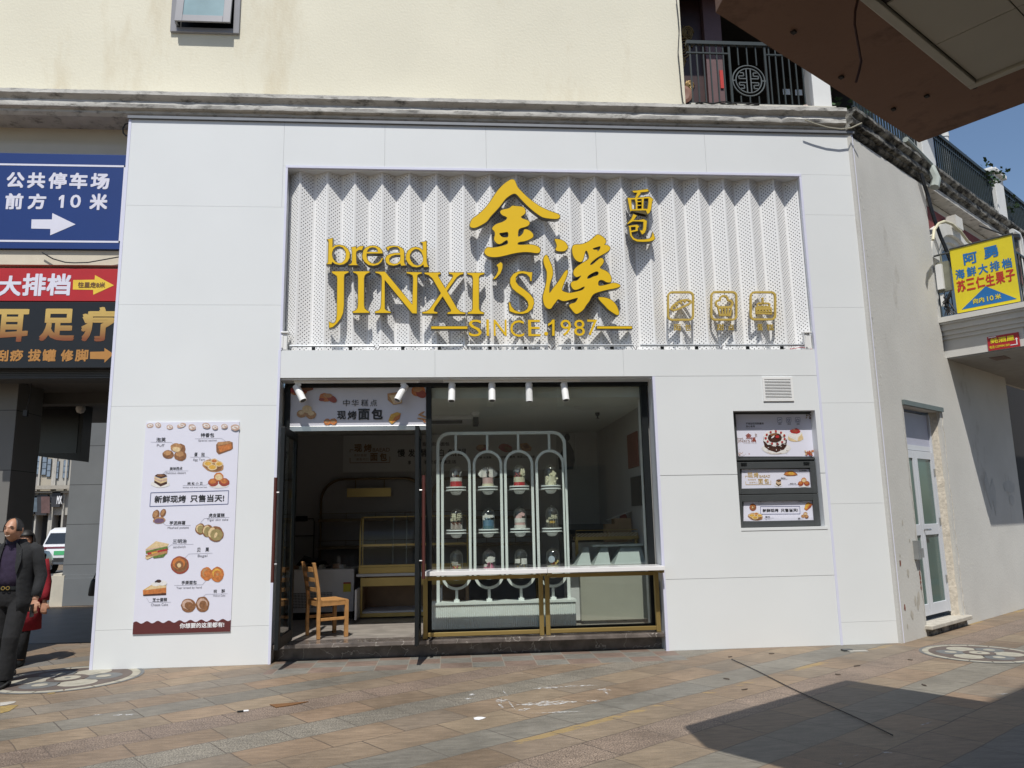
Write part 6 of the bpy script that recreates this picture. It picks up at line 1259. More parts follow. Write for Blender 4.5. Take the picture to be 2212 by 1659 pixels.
mb = MB(); st_(mb,'向内',.47,4.665,.62,4.745,.03); st_(mb,'10',.66,4.665,.745,4.74,.03); st_(mb,'米',.765,4.665,.845,4.745,.03); mb.v = [p+SS.N*.003 for p in mb.v]; mb.build('yellow_lettering', yb, ys, fixn=False)
mb = MB(); a = SS.P(0)(.0,5.55); b = SS.P(0)(.235,5.55); mb.tube([a, b], .015, 6); mb.tube([SS.P(0)(.235,5.6), SS.P(0)(1.1,5.6)], .014, 6); mb.build('sign_bracket', darkgrey, ys)
SR = Surf(wing((2.585,0,0)), WN, (0,0,1), -WD); rs = thing('plaque_sign', 'small red sign with yellow characters and a white arrow under the white balcony moulding', 'sign', wing((2.585,.78,3.93)))
mb = MB(); mb.shape([[(.58,3.925),(.99,3.925),(.99,4.135),(.58,4.135)]], SR.P(0), SR.N, .012); mb.build('board', redm, rs)
mb = MB(); text(mb, SR, '蚝酒屋', (.62,4.025,.93,4.105), .003, .04, ab=True); text(mb, SR, '电话:13599941369', (.60,3.95,.86,3.995), .003, .02, ab=True); mb.build('yellow_lettering', yb, rs, fixn=False)
mb = MB(); mb.shape([[(.87,3.955),(.962,3.955),(.962,4.035),(.975,4.035),(.955,4.06),(.935,4.035),(.948,4.035),(.948,3.967),(.87,3.967)]], SR.P(.003), SR.N); mb.shape([[(.60,4.115),(.70,4.115),(.70,4.128),(.60,4.128)]], SR.P(.003), SR.N); mb.build('white_arrow', white_ink, rs, fixn=False)
# floodlight, lamp and cables near the yellow sign
mb = MB(wing); mb.box((2.52,.02,4.95),(2.60,.20,5.42)); mb.box((2.46,.03,4.98),(2.52,.12,5.38),1); mb.box((2.50,.04,4.72),(2.56,.09,4.9),1); mb.tube([(2.55,.1,5.42),(2.55,.1,5.55)], .015, 6)
tag(mb.build('flood_lamp', [M('lamp_body', (.20,.20,.15), rough=.5, var=.2), whitep], None, loc=wing((2.55,.1,4.72))), 'weathered grey floodlight fixed to the wall left of the yellow sign', 'lamp')
mb = MB(wing); mb.lathe([(.02,-.2),(.10,-.17),(.10,-.05),(.14,-.03),(.14,.03),(.05,.05)], (3.9,.72,5.95), 14); mb.tube([(3.9,.72,5.98),(3.9,.3,6.3)], .012, 6)
tag(mb.build('wall_lantern', M('lantern_black', (.02,.02,.02), rough=.5), None, loc=wing((3.9,.72,5.75)), smooth=40), 'dark round lantern above the top right of the yellow sign', 'lamp')
c2 = K(3300,440,4032,1146)
def wpt(px, off): return hit(*c2(*px), WO+WN*off, WN)
mb = MB()
for dx in (0,7,13): mb.tube([wpt((q[0]+dx,q[1]), .06) for q in ((505,380),(525,450),(548,520),(562,580),(590,670),(625,770),(660,850),(690,930),(715,1000))], .014, 6)
tag(mb.build('hanging_cables', cab, None, loc=wpt((590,670),.06)), 'bundle of black cables hanging down the edge of the plaster wall', 'cable')
tag(MB().tube([wpt(q, .25) for q in ((585,790),(592,730),(620,690),(655,676),(700,692),(755,740),(800,800),(815,810))], .022, 7).build('pale_hose', M('hose_cream', (.60,.56,.40), rough=.6), None, loc=wpt((655,676),.25), smooth=40), 'thick cream hose curving over the white arch behind the yellow sign', 'hose')
mb = MB(wing); rn = random.Random(14)
for i in range(12): mb.tube([(2.50+rn.uniform(-.02,.06),.05+rn.uniform(0,.15),4.56+rn.random()*.15+j*.09) if j else (2.5,.05+rn.uniform(0,.2),4.56) for j in range(4)], .009, 5)
tag(mb.build('wire_tangle', cab, None, loc=wing((2.5,.1,4.56))), 'tangle of dark wires on the ledge below the grey floodlight', 'cable')

# ------------------------------------------------------------------ brown canopy and its building behind the camera
E1 = V((-.825,-.565,0)).normalized(); E2 = V((E1.y,-E1.x,0))*-1
if E2.y > 0: E2 = -E2
HC = 4.29; CC = at(1985, 308, 2, HC)
cp = lambda p: CC + E1*p[0] + E2*p[1] + V((0,0,p[2]))        # (towards left, back to its building, up)
cn_ = thing('canopy', 'brown canopy slab with an inset pale tiled ceiling overhead at the upper right', 'canopy', CC)
brn = M('brown_soffit', (.205,.118,.08), rough=.85, var=.10, scale=1.2, bump=.2, bscale=25, dirt=('3a281f', .34, 1.3, 1))
mb = MB(); mb.shape([[(0,0),(2.45,0),(2.73,.40),(2.73,3.8),(0,3.8)]], lambda a, b: cp((a,b,0)), (0,0,-1), .14); mb.build('canopy_slab', brn, cn_)
q = at(2095,185,2,HC)-CC; i0, j0 = q.dot(E1), q.dot(E2)
tile = M('ceiling_tile', (.42,.41,.355), rough=.8, var=.04, scale=2, dirt=('5d5848', .2, 2, 1)); tr_ = M('ceiling_frame', (.40,.39,.33), rough=.6)
mb = MB(cp); mb.box((i0+.05,j0+.05,-.004),(2.48,j0+3.0,-.0005)); mb.build('tile_back', M('gap_dark', (.05,.045,.04)), cn_)
mb = MB(cp); mb.box((i0,j0,-.03),(i0+.055,j0+3.05,-.0005)); mb.box((i0+.055,j0,-.03),(2.48,j0+.055,-.0005)); mb.build('ceiling_frame', tr_, cn_, bevel=.004)
mb = MB(cp); sx = .60; sy = .42
for a in range(2):
    for b in range(7): mb.box((i0+.065+a*sx,j0+.065+b*sy,-.014),(i0+.058+(a+1)*sx,j0+.058+(b+1)*sy,-.005))
mb.build('ceiling_tiles', tile, cn_)
hw = [(1190,-60),(1200,0),(1185,70),(1182,150),(1198,240),(1212,320),(1222,370),(1210,430),(1190,500)]
pt = [at(*c1(*p), 1, (at(*c1(1200,0),2,HC-.01)).y) for p in hw[1:]]
tag(MB().tube(pt, .007, 6).build('dangling_wire', M('brown_wire', (.05,.02,.015), rough=.7), None, loc=pt[0]), 'dark brown wire dangling from the canopy soffit', 'cable')
mb = MB(cp); rn = random.Random(6)
for px in ((1418,660),(1910,525),(1620,580),(810,190),(1100,465)):
    p_ = at(*c1(*px), 2, HC) - CC; a, b = p_.dot(E1), p_.dot(E2); mb.box((a-.015,b-.012,-.012),(a+.015,b+.012,-.0005))
mb.build('screw_stub', M('stub_dark', (.02,.015,.012), rough=.8), cn_)
NW = -E2; wl0 = V((7.59,-9.05,0))+E2*.22
ob = thing('opposite_building', 'plain tan building behind the viewer that carries the brown canopy', 'building', wl0)
obf = lambda p: wl0 + E1*p[0] + E2*p[1] + V((0,0,p[2]))
MB(obf).box((-9,0,0),(6,5,11)).build('facade_wall', M('opposite_tan', (.34,.29,.23), rough=.9, var=.06), ob)
for i in range(5):
    for j in range(3): MB(obf).box((-7.5+i*2.4,-.02,1.2+j*3.2),(-6.2+i*2.4,-.001,2.9+j*3.2)).build('window', M('opposite_glass', (.05,.06,.07), rough=.1), ob)
# ------------------------------------------------------------------ upstairs window
gm = M('grey_frame', (.25,.25,.27), rough=.4, var=.03)
kw = K(0,0,1200,2212)
uw = thing('top_hung_window', 'grey framed top hung window slightly open in the cream wall at the top left', 'window', (.78, .3, 8.2))
mb = MB(); x0, x1, z0, z1 = .326, 1.238, 8.202, 9.548
mb.box((x0,.26,z0),(x0+.08,.40,z1)); mb.box((x1-.08,.26,z0),(x1,.40,z1)); mb.box((x0+.08,.26,z0),(x1-.08,.40,z0+.07)); mb.box((x0+.08,.26,z1-.07),(x1-.08,.40,z1)); mb.build('frame', gm, uw, bevel=.006)
tilt = .13; zt, zb = z1-.08, z0+.085
def sp_(a, z): f = (zt-z)/(zt-zb); return V((a, .275-tilt*f, z))
s = MB(); 
def sbar(a0, b0, a1, b1, th=.03):
    vs = [sp_(a0,b0),sp_(a1,b0),sp_(a1,b1),sp_(a0,b1)]; s.add(vs+[v+V((0,th,0)) for v in vs], [(0,1,2,3),(7,6,5,4),(0,4,5,1),(1,5,6,2),(2,6,7,3),(3,7,4,0)])
xa, xb = x0+.09, x1-.09
sbar(xa,zb,xa+.10,zt); sbar(xb-.10,zb,xb,zt); sbar(xa+.10,zb,xb-.10,zb+.10); sbar(xa+.10,zt-.1,xb-.10,zt); sh = s.build('sash', gm, uw, bevel=.004)
s = MB(); vs = [sp_(xa+.1,zb+.1),sp_(xb-.1,zb+.1),sp_(xb-.1,zt-.1),sp_(xa+.1,zt-.1)]; s.add([v+V((0,.012,0)) for v in vs], [(0,1,2,3)]); s.build('glass', M('frosted_blue_glass', (.22,.33,.36), rough=.25, var=.12, scale=3), sh)
MB().box((x0+.08,.36,z0+.07),(x1-.08,.39,z1-.07)).build('dark_gap', blackm, uw)
s = MB().box((xa-.005,.17,z0+.075),(xa+.03,.26,z0+.10)); s.build('stay_arm', steel, uw)

# ------------------------------------------------------------------ the passage at the left and the street behind it
pm = tile_mat('pillar_stone', (.17,.16,.15), (.16,.15,.14), 3.0, .78, (.10,.10,.095), .5)
def stone_tile(name, col, row, rough):
    m = M(name, col, rough=rough, var=.08, scale=1.5); t = m.node_tree; b_ = t.nodes['Principled BSDF']; src = b_.inputs['Base Color'].links[0].from_socket; L = t.links.new
    tc = t.nodes.new('ShaderNodeTexCoord'); sp = t.nodes.new('ShaderNodeSeparateXYZ'); L(tc.outputs['Object'], sp.inputs[0])
    d = t.nodes.new('ShaderNodeMath'); d.operation = 'DIVIDE'; d.inputs[1].default_value = row; L(sp.outputs[2], d.inputs[0]); f = t.nodes.new('ShaderNodeMath'); f.operation = 'FRACT'; L(d.outputs[0], f.inputs[0])
    l = t.nodes.new('ShaderNodeMath'); l.operation = 'LESS_THAN'; l.inputs[1].default_value = .012; L(f.outputs[0], l.inputs[0])
    mx = t.nodes.new('ShaderNodeMix'); mx.data_type = 'RGBA'; L(l.outputs[0], mx.inputs[0]); L(src, mx.inputs[6]); mx.inputs[7].default_value = (.02,.02,.02,1); L(mx.outputs[2], b_.inputs['Base Color']); return m
pil_m = stone_tile('pillar_panel', (.16,.155,.145), .78, .45)
t = MB().box((-2.25,.92,0),(-1.56,1.55,3.5)).build('square_pillar', pil_m, None, loc=(-1.9,1.2,0), bevel=.006); tag(t, 'dark square stone clad pillar in the passage behind the smiling man', 'pillar')
gw = stone_tile('grey_marble_panel', (.17,.18,.19), .83, .3)
t = thing('marble_wall', 'polished grey stone wall across the back of the passage with a pale ledge', 'wall', (-2.5, 7.7, 0))
mb = MB(); mb.box((-4.0,7.66,0),(1.2,8.2,4.6)); mb.build('wall_panel', gw, t)
cb_ = M('pale_stone', (.55,.51,.43), rough=.8, var=.08); mb = MB(); mb.box((-4.19,7.6,0),(-3.93,8.2,.62)); mb.box((-4.16,7.62,.62),(-3.99,8.2,.66)); mb.build('pale_corner', cb_, t)
mb = MB(); mb.box((-3.929,7.62,.56),(1.2,7.655,.63)); mb.box((-3.929,7.59,0),(1.2,7.655,.56)); mb.build('wall_base', gw, t)
mb = MB(); mb.box((1.0,5.2,0),(1.2,7.66,4.6)); mb.build('return_wall', gw, t)
a = at(*K(0,1450,460,583)(200,160), 1, 3.0); b = at(*K(40,1750,420,941)(680,160), 1, 3.0); c = at(*K(40,1750,420,941)(250,110), 1, 3.0)
t = thing('hanging_lightbox', 'big dark box hanging from the passage ceiling in front of the bright street', 'box', ((a.x+b.x)/2, 3.1, b.z))
mb = MB(); mb.add([(c.x,3.0,c.z),(b.x,3.0,b.z),(b.x,3.0,3.5),(a.x,3.0,3.5),(c.x,3.3,c.z),(b.x,3.3,b.z),(b.x,3.3,3.5),(a.x,3.3,3.5)], [(0,1,2,3),(7,6,5,4),(0,4,5,1),(1,5,6,2),(3,7,4,0)]); mb.build('case', blk, t)
mb = MB(); mb.box((c.x+.05,2.99,b.z+.12),(b.x-.06,2.999,3.44)); mb.build('dark_face', M('lightbox_face', (.02,.02,.022), rough=.25), t)
p = at(*K(0,1450,460,583)(405,172), 1, 2.9); tag(MB().lathe([(.03,.12),(.06,.06),(.07,0),(.05,-.05),(.001,-.07)], (p.x,2.9,3.42), 14).build('dome_camera', whitep, None, loc=(p.x,2.9,3.36), smooth=40), 'small white dome camera on the passage ceiling', 'camera')
p = at(*K(0,1450,460,583)(135,222), 1, .9); q = at(*K(0,1450,460,583)(160,70), 1, .9)
mb = MB().tube([q+V((0,-.02,0)), q.lerp(p,.5)+V((.02,-.02,.05)), p+V((0,-.02,.03))], .006, 5); mb.box((p.x-.03,.86,p.z-.05),(p.x+.02,.90,p.z+.03)); tag(mb.build('hanging_plug', cab, None, loc=p), 'black plug hanging on a cable against the dark square pillar', 'cable')

# street behind : a row of three shophouses and two parked cars
fy = 30.0
k5 = K(40,1750,420,941)
def X5(x): return at(*k5(x,500), 1, fy).x
def Z5(y): return at(*k5(400,y), 1, fy).z
def shophouse(xa, xb, lab, wallc, sgn, sign_txt, wins, seed, piers):
    x0, x1 = (X5(xa) if xa else X5(285)-4), (X5(xb) if xb else X5(425)+5); t = thing('shophouse', lab, 'building', ((x0+x1)/2, fy, 0), 'shophouses across the back street')
    wm = M('shophouse_wall_%d' % seed, wallc, rough=.9, var=.10, scale=1, dirt=('7b766b', .3, 1.2, .4)); zs = Z5(700)
    mb = MB(); mb.box((x0,fy,Z5(690)),(x1,fy+4,9)); mb.build('wall', wm, t)
    for a, b in piers: MB().box((X5(a),fy-.12,0),(X5(b),fy+.5,9)).build('pier', M('shophouse_pier', (.42,.40,.36), rough=.85, var=.1), t)
    mb = MB(); mb.box((x0,fy-.5,Z5(440)),(x1,fy-.13,Z5(405))); mb.box((x0,fy-.3,Z5(475)),(x1,fy-.125,Z5(462))); mb.build('awning', M('shophouse_trim', (.36,.33,.28), rough=.85, var=.1), t)
    MB().box((x0,fy+.6,0),(x1,fy+.7,Z5(690))).build('shop_recess', M('shop_dark', (.035,.036,.04), rough=.5), t)
    for wx0, wy0, wx1, wy1 in wins:
        f = MB().box((X5(wx0),fy-.06,Z5(wy1)),(X5(wx1),fy-.001,Z5(wy0))).build('window', M('shop_win_frame', (.05,.06,.07), rough=.5), t); g_ = MB()
        for r_ in range(3):
            ya = wy0+(wy1-wy0)*r_/3+3; yb = wy0+(wy1-wy0)*(r_+1)/3-3; g_.box((X5(wx0+4),fy-.075,Z5(yb)),(X5(wx1-4),fy-.061,Z5(ya)))
        g_.build('pane', M('bluish_pane', (.20,.25,.31), rough=.3, var=.2), f)
    bd = MB().box((X5(sgn[0]),fy-.30,Z5(sgn[3])),(X5(sgn[2]),fy-.14,Z5(sgn[1]))).build('signboard', M('shop_board_%d' % seed, (.035,.035,.04), rough=.5), t)
    ss = Surf((0,fy-.305,0),(1,0,0),(0,0,1),(0,-1,0), k5)
    if sign_txt: mb = MB(); text(mb, ss, sign_txt, (455,500,505,580), .003, .03); mb.build('lettering', white_ink, bd, fixn=False)
    else: MB().shape([rect(ss, (sgn[0]+10,sgn[1]+18,sgn[2]-12,sgn[3]-18))], ss.P(.003), ss.N).build('sign_face', M('sign_face_%d' % seed, (.13,.075,.07) if seed == 2 else (.10,.13,.16), rough=.5, var=.3, scale=3), bd, fixn=False)
shophouse(425, None, 'pale shophouse with a black signboard of white letters beside the grey passage wall', (.40,.38,.34), (438,465,520,612), 'MX', [(500,155,556,332)], 1, [(425,440),(528,545)])
shophouse(285, 425, 'beige shophouse with a brownish signboard, middle of the back street row', (.40,.36,.29), (292,490,398,688), '', [(342,140,382,316),(392,165,460,335)], 2, [(400,424)])
shophouse(None, 285, 'grey shophouse with a bluish signboard, nearest the dark pillar', (.34,.32,.30), (195,500,275,676), '', [(232,105,288,292),(292,115,338,298)], 3, [(268,284)])
tyre = M('tyre_rubber', (.015,.015,.016), rough=.8); rim = M('wheel_rim', (.35,.35,.36), rough=.35, metal=.8); carglass = M('car_glass', (.02,.025,.03), rough=.05, spec=.8)
def car(x, y, col, lab, plate, ht=1.62, L_=4.5, W_=1.84):
    t = thing('parked_car', lab, 'car', (x, y+L_/2, 0)); bodym = M('car_paint_'+lab[:5], col, rough=.22, coat=.6, var=.02)
    hw = W_/2
    secs = [(0,.42,.80,.86),(.06,.34,.95,.96),(.35,.30,1.0,.98),(1.2,.28,1.02,1),(3.3,.30,1.0,1),(4.1,.32,.92,.97),(4.42,.38,.80,.88),(4.5,.45,.66,.80)]
    rings = []
    for yy, zb, zt, s in secs: 
        w2 = hw*s; rings.append([(x-w2*.96,y+yy,zb),(x-w2,y+yy,zb+.14),(x-w2,y+yy,zt-.16),(x-w2*.93,y+yy,zt),(x+w2*.93,y+yy,zt),(x+w2,y+yy,zt-.16),(x+w2,y+yy,zb+.14),(x+w2*.96,y+yy,zb)])
    mb = MB(); mb.loft(rings)
    cab_ = [(.10,1.0,.86,.0),(.28,ht-.12,.74,0),(.55,ht-.02,.72,0),(1.5,ht,.72,0),(2.4,ht-.06,.70,0),(3.35,1.0,.84,0)]
    mb.loft([[(x-hw*s,y+yy,.94),(x-hw*s,y+yy,z),(x+hw*s,y+yy,z),(x+hw*s,y+yy,.94)] for yy, z, s, _ in cab_]); mb.build('body', bodym, t, smooth=30, bevel=.02)
    mb = MB(); mb.add([(x-hw*.80,y+.105,1.04),(x+hw*.80,y+.105,1.04),(x+hw*.68,y+.235,ht-.20),(x-hw*.68,y+.235,ht-.20)], [(0,1,2,3)]); mb.build('rear_window', carglass, t)
    for s in (-1,1):
        mb = MB(); xx = x+s*(hw*.735); mb.add([(x+s*hw*.80,y+.5,1.05),(x+s*hw*.79,y+3.05,1.05),(x+s*hw*.725,y+2.3,ht-.14),(x+s*hw*.745,y+.62,ht-.12)], [(0,1,2,3)] ); mb.build('side_window', carglass, t)
        l = MB(); l.box((x+s*hw*.86-.16 if s > 0 else x+s*hw*.86,y-.005,.86),(x+s*hw*.86 if s > 0 else x+s*hw*.86+.16,y+.10,.93)); l.build('tail_lamp', M('tail_red', (.14,.02,.03), rough=.25) if plate else M('tail_smoke', (.30,.30,.32), rough=.25), t)
        for yy in (.85, 3.6):
            wh = MB(); cx = x+s*(hw-.11)
            def ring(r, n=24): return [(r*cos(2*pi*i/n), r*sin(2*pi*i/n)) for i in range(n)]
            wh.loft([[(cx+d,y+yy+a*k_,.33+b*k_) for a, b in ring(.33)] for d, k_ in ((-.11,.93),(-.10,1),(.10,1),(.11,.93))]); wh = wh.build('wheel', tyre, t, smooth=40)
            r_ = MB(); r_.loft([[(cx+s*.112+d*s,y+yy+a*k_,.33+b*k_) for a, b in ring(.22)] for d, k_ in ((0,1),(.012,.9),(.004,.3))]); r_.build('rim', rim, wh, smooth=40)
    mb = MB(); mb.box((x-.35,y-.012,.66),(x+.35,y-.002,.80)); mb.build('number_plate', M('plate_green', (.08,.42,.17), rough=.5), t) if plate else mb.build('number_plate', M('plate_blue', (.02,.08,.35), rough=.5), t)
    mb = MB(); mb.box((x-hw*.88,y-.02,.42),(x+hw*.88,y+.1,.56)); mb.build('bumper_trim', M('car_trim', (.03,.03,.03), rough=.6), t)
    if plate: mb = MB(); mb.box((x-hw*.86,y+.02,.88),(x+hw*.86,y+.05,.95)); mb.build('lamp_bar', M('lamp_bar', (.20,.06,.09), rough=.25), t)
q = at(*K(0,2000,260,1078)(610,600), 1, 19.4); car(q.x+.93, 19.4, (.74,.75,.76), 'white parked car seen from behind with a green number plate', True)
q = at(*K(0,2000,260,1078)(905,900), 1, 15.2); car(q.x-.93, 10.9, (.03,.032,.035), 'black parked car half hidden behind the red coat, its wheel showing', False, 1.5)

# ------------------------------------------------------------------ people
skin = M('skin', (.40,.205,.125), rough=.5, var=.05, scale=12); hairm = M('black_hair', (.012,.011,.011), rough=.55, var=.3, scale=40)
def limb(mb, pts, n=12, m=0):
    pts_ = [V(p[:3]) for p in pts]; mb.tube(pts_, [p[3] for p in pts], n, m)
def head(mb, c, yaw, s=1.0, m=0, n=24, tilt=0):
    """head mesh: skull, jaw, brow, nose, lips and ears in one skin, c = chin-neck centre height at eye line"""
    rows = []; NR = 22
    for i in range(NR+1):
        th = pi*i/NR; row = []
        for j in range(n):
            ph = 2*pi*j/n; x = sin(th)*cos(ph); y = sin(th)*sin(ph); z = cos(th)
            px, py, pz = .076*x, .096*y, .118*z
            if z < 0: k = 1-.30*(-z)**1.3; px *= k; py *= (1-.10*(-z)); 
            if y < -.2 and z < -.15: py *= 1.02
            f = max(0, -y)                                     # facing -y
            py -= .030*math.exp(-((px/.013)**2+((pz+.018)/.020)**2))*f     # nose tip
            py -= .012*math.exp(-((px/.011)**2+((pz-.012)/.026)**2))*f
            py += .011*math.exp(-(((abs(px)-.031)/.016)**2+((pz-.012)/.012)**2))*f # sockets
            py -= .007*math.exp(-((px/.05)**2+((pz-.032)/.010)**2))*f      # brow
            py -= .007*math.exp(-(((abs(px)-.042)/.020)**2+((pz+.028)/.018)**2))*f # cheeks
            py -= .009*math.exp(-((px/.024)**2+((pz+.056)/.008)**2))*f     # lips
            py -= .008*math.exp(-((px/.022)**2+((pz+.096)/.014)**2))*f     # chin
            row.append((px*s, py*s, pz*s))
        rows.append(row)
    vs = [p for r in rows for p in r]
    cr, sr = cos(yaw), sin(yaw)
    T = lambda p: V((c[0]+p[0]*cr-p[1]*sr, c[1]+p[0]*sr+p[1]*cr, c[2]+p[2]))
    fs = [(i*n+j, i*n+(j+1)%n, (i+1)*n+(j+1)%n, (i+1)*n+j) for i in range(NR) for j in range(n)]
    mb.add([T(p) for p in vs], fs, m)
    for sx in (-1,1):
        mb.add([], []); e = []
        for dz, rx, ry in ((-.034,.006,.008),(-.02,.010,.016),(.005,.011,.020),(.022,.009,.016),(.032,.004,.006)): e.append([T((sx*.078*s+rx*cos(2*pi*k/8)*s, .014*s+ry*sin(2*pi*k/8)*s, dz*s-.002)) for k in range(8)])
        mb.loft(e, m)
    return T
def hand(mb, wrist, d, side, m=0, curl=.6):
    d = V(d).normalized(); a = V((side,0,0)); a = (a-d*a.dot(d)).normalized(); nrm = d.cross(a)
    w_ = V(wrist); pal = [w_+d*k for k in (0,.035,.075,.092)]
    mb.loft([[p+a*r1*cos(2*pi*j/10)+nrm*r2*sin(2*pi*j/10) for j in range(10)] for p, r1, r2 in zip(pal, (.026,.036,.040,.034), (.018,.016,.014,.011))], m)
    for i, L_ in enumerate((.066,.074,.070,.056)):
        b = w_+d*.084+a*(.029-.0195*i); p1 = b+d*L_*.42-nrm*side*.004; dd = (d*.75-nrm*side*curl).normalized(); p2 = p1+dd*L_*.34; p3 = p2+(d*.25-nrm*side).normalized()*L_*.28
        limb(mb, [(*b,.0095),(*p1,.0088),(*p2,.008),(*p3,.0062)], 8, m)
    b = w_+d*.03+a*.034; limb(mb, [(*b,.012),(*(b+d*.030+a*.018-nrm*side*.008),.0105),(*(b+d*.058+a*.018-nrm*side*.022),.0085)], 8, m)
def fuse(o, vox):
    r_ = o.modifiers.new('fuse', 'REMESH'); r_.mode = 'VOXEL'; r_.voxel_size = vox; r_.use_smooth_shade = True
    s_ = o.modifiers.new('soft', 'SMOOTH'); s_.iterations = 2; s_.factor = .4
def cloth(name, col, **k): return M(name, col, rough=.9, var=.15, scale=22, bump=.8, bscale=17, **k)
# the man : mid stride towards the viewer, smiling, jacket open
mx, my = at(20, 1350, 1, -.75).x, -.75
man = thing('person', 'smiling man walking at the left edge in a dark grey jacket over a purple shirt', 'person', (mx, my, 0)); m_ = lambda x, y, z: (mx+x, my+y, z)
bd = MB(); hc = m_(.01,-.10,1.585)
T = head(bd, hc, R(-4), 1.04); bd.ell([(*m_(.0,-.02,1.36),.075,.075),(*m_(.0,-.04,1.44),.060,.062),(*m_(.005,-.075,1.52),.056,.06)])
bd.ell([(*m_(0,.02,.80),.10,.09),(*m_(0,.02,.95),.155,.105),(*m_(0,.01,1.08),.15,.10),(*m_(0,0,1.25),.17,.11),(*m_(0,-.01,1.38),.16,.09),(*m_(0,-.015,1.42),.07,.06)], 16)
JR = [m_(.205,0,1.375), m_(.265,.03,1.10), m_(.275,-.075,.865)]; JL = [m_(-.205,0,1.375), m_(-.265,.05,1.10), m_(-.285,.02,.86)]
for J in (JR, JL): limb(bd, [(*J[0],.055),(*J[1],.042),(*J[2],.028)])
hand(bd, JR[2], (.06,-.35,-1), 1, curl=.9); hand(bd, JL[2], (-.04,-.15,-1), -1)
KN = [(.09,-.12,.49), (-.09,.06,.50)]; AN = [(.055,-.10,.085), (-.11,.30,.13)]
for s, kn, an in ((1,KN[0],AN[0]),(-1,KN[1],AN[1])): limb(bd, [(*m_(.09*s,.01,.90),.085),(*m_(*kn),.055),(*m_(*an),.038)])
b_ = bd.build('body', skin, man, smooth=True); fuse(b_, .006)
tr = cloth('charcoal_trousers', (.009,.009,.010)); mb = MB()
mb.ell([(*m_(0,.0,1.02),.165,.118),(*m_(0,.01,.93),.175,.125),(*m_(0,.01,.86),.178,.12),(*m_(0,.01,.80),.15,.10)], 20)
for s, kn, an in ((1,KN[0],AN[0]),(-1,KN[1],AN[1])):
    hip = V(m_(.092*s,.01,.90)); kn = V(m_(*kn)); an = V(m_(*an)); pts = [hip, hip.lerp(kn,.5), kn, kn.lerp(an,.35), kn.lerp(an,.7), an+V((0,0,-.005))]
    limb(mb, [(*p, r) for p, r in zip(pts, (.100,.092,.080,.074,.078,.074))], 16)
o = mb.build('trousers', tr, man, smooth=True); fuse(o, .010)
sh = MB(); sh.ell([(*m_(0,-.0,.99),.160,.122),(*m_(0,-.005,1.10),.158,.126),(*m_(0,-.01,1.25),.172,.128),(*m_(0,-.02,1.36),.15,.105),(*m_(.0,-.03,1.425),.082,.080),(*m_(0,-.045,1.475),.072,.072)], 22); sh.build('shirt', cloth('purple_shirt', (.026,.016,.042)), man, smooth=True)
cl = MB(); cl.ell([(*m_(0,-.045,1.445),.078,.078),(*m_(0,-.05,1.49),.068,.070)], 16, cap=False); cl.build('shirt_collar', cloth('dark_collar', (.014,.013,.03)), man, smooth=True)
jm = cloth('grey_jacket', (.015,.016,.018))
mb = MB()
def jring(z, rx, ry, cy, open_, n=26): # open at the front: from angle open_ round the back
    a0 = -90+open_; a1 = 270-open_; return [m_(rx*cos(R(a0+(a1-a0)*j/n)), cy+ry*sin(R(a0+(a1-a0)*j/n)), z) for j in range(n+1)]
out = [jring(.74,0.211,.165,.02,34), jring(.86,0.202,.162,.02,32), jring(1.0,0.188,.150,.01,30), jring(1.15,0.193,.152,.005,29), jring(1.28,0.205,.150,0,28), jring(1.36,0.209,.128,-.005,30), jring(1.41,0.164,.100,-.005,34), jring(1.455,0.099,.085,-.01,40), jring(1.49,0.080,.078,-.01,48)]
mb.loft(out, 0, False, False); o = mb.build('jacket', jm, man, smooth=True, fixn=False); so_ = o.modifiers.new('thick', 'SOLIDIFY'); so_.thickness = .012; so_.offset = 1
for J, nm in ((JR,1),(JL,-1)):
    mb = MB(); a, b, c = (V(q) for q in J); pts = [a+V((-.05*nm,0,.022)), a+V((.0,0,.0)), a.lerp(b,.5), b, b.lerp(c,.5), c.lerp(b,.12)]
    limb(mb, [(*p, r) for p, r in zip(pts, (.066,.074,.063,.058,.052,.049))], 16); mb.build('jacket_sleeve', jm, man, smooth=True)
# lapels
for s in (-1,1):
    mb = MB(); mb.shape([[(s*.055,1.46),(s*.125,1.39),(s*.14,1.27),(s*.105,1.13),(s*.085,1.20),(s*.075,1.34)]], lambda a, b: V(m_(a, -.158+.42*(b-1.13)*(.1 if b < 1.3 else .32), b)), (0,-1,0), .008); mb.build('lapel', cloth('jacket_lapel', (.016,.017,.019)), man)
MB().lathe([(.001,0),(.008,.001),(.008,.004),(.001,.005)], m_(.115,-.135,1.335), 8).build('lapel_pin', steel, man)
bl = MB(); bl.ell([(*m_(0,0,.975),.170,.128),(*m_(0,0,1.01),.168,.127)], 22, cap=False); bo = bl.build('belt', blackm, man, smooth=True, fixn=False)
mb = MB()
for cx in (-.024,.024): mb.tube([m_(cx+.017*cos(2*pi*i/14), -.135, .993+.017*sin(2*pi*i/14)) for i in range(14)], .004, 6, 0, True)
mb.tube([m_(-.01,-.135,.993), m_(.01,-.135,.993)], .005, 6); mb.build('buckle', M('gold_buckle', (.55,.38,.12), rough=.3, metal=.9), bo)
for an, yaw in ((AN[0], 0), (AN[1], .0)):
    mb = MB(); x, y, z = an; z0 = 0 if z < .1 else .03
    mb.loft([[m_(x+rx*cos(2*pi*j/12), y+dy, z0+.002+h*(.5+.5*sin(2*pi*j/12))) for j in range(12)] for dy, rx, h in ((.085,.012,.05),(.07,.034,.075),(.0,.040,.095),(-.07,.044,.065),(-.14,.045,.048),(-.18,.034,.038),(-.20,.010,.02))]); mb.build('shoe', M('black_leather', (.012,.012,.012), rough=.25), man, smooth=True)
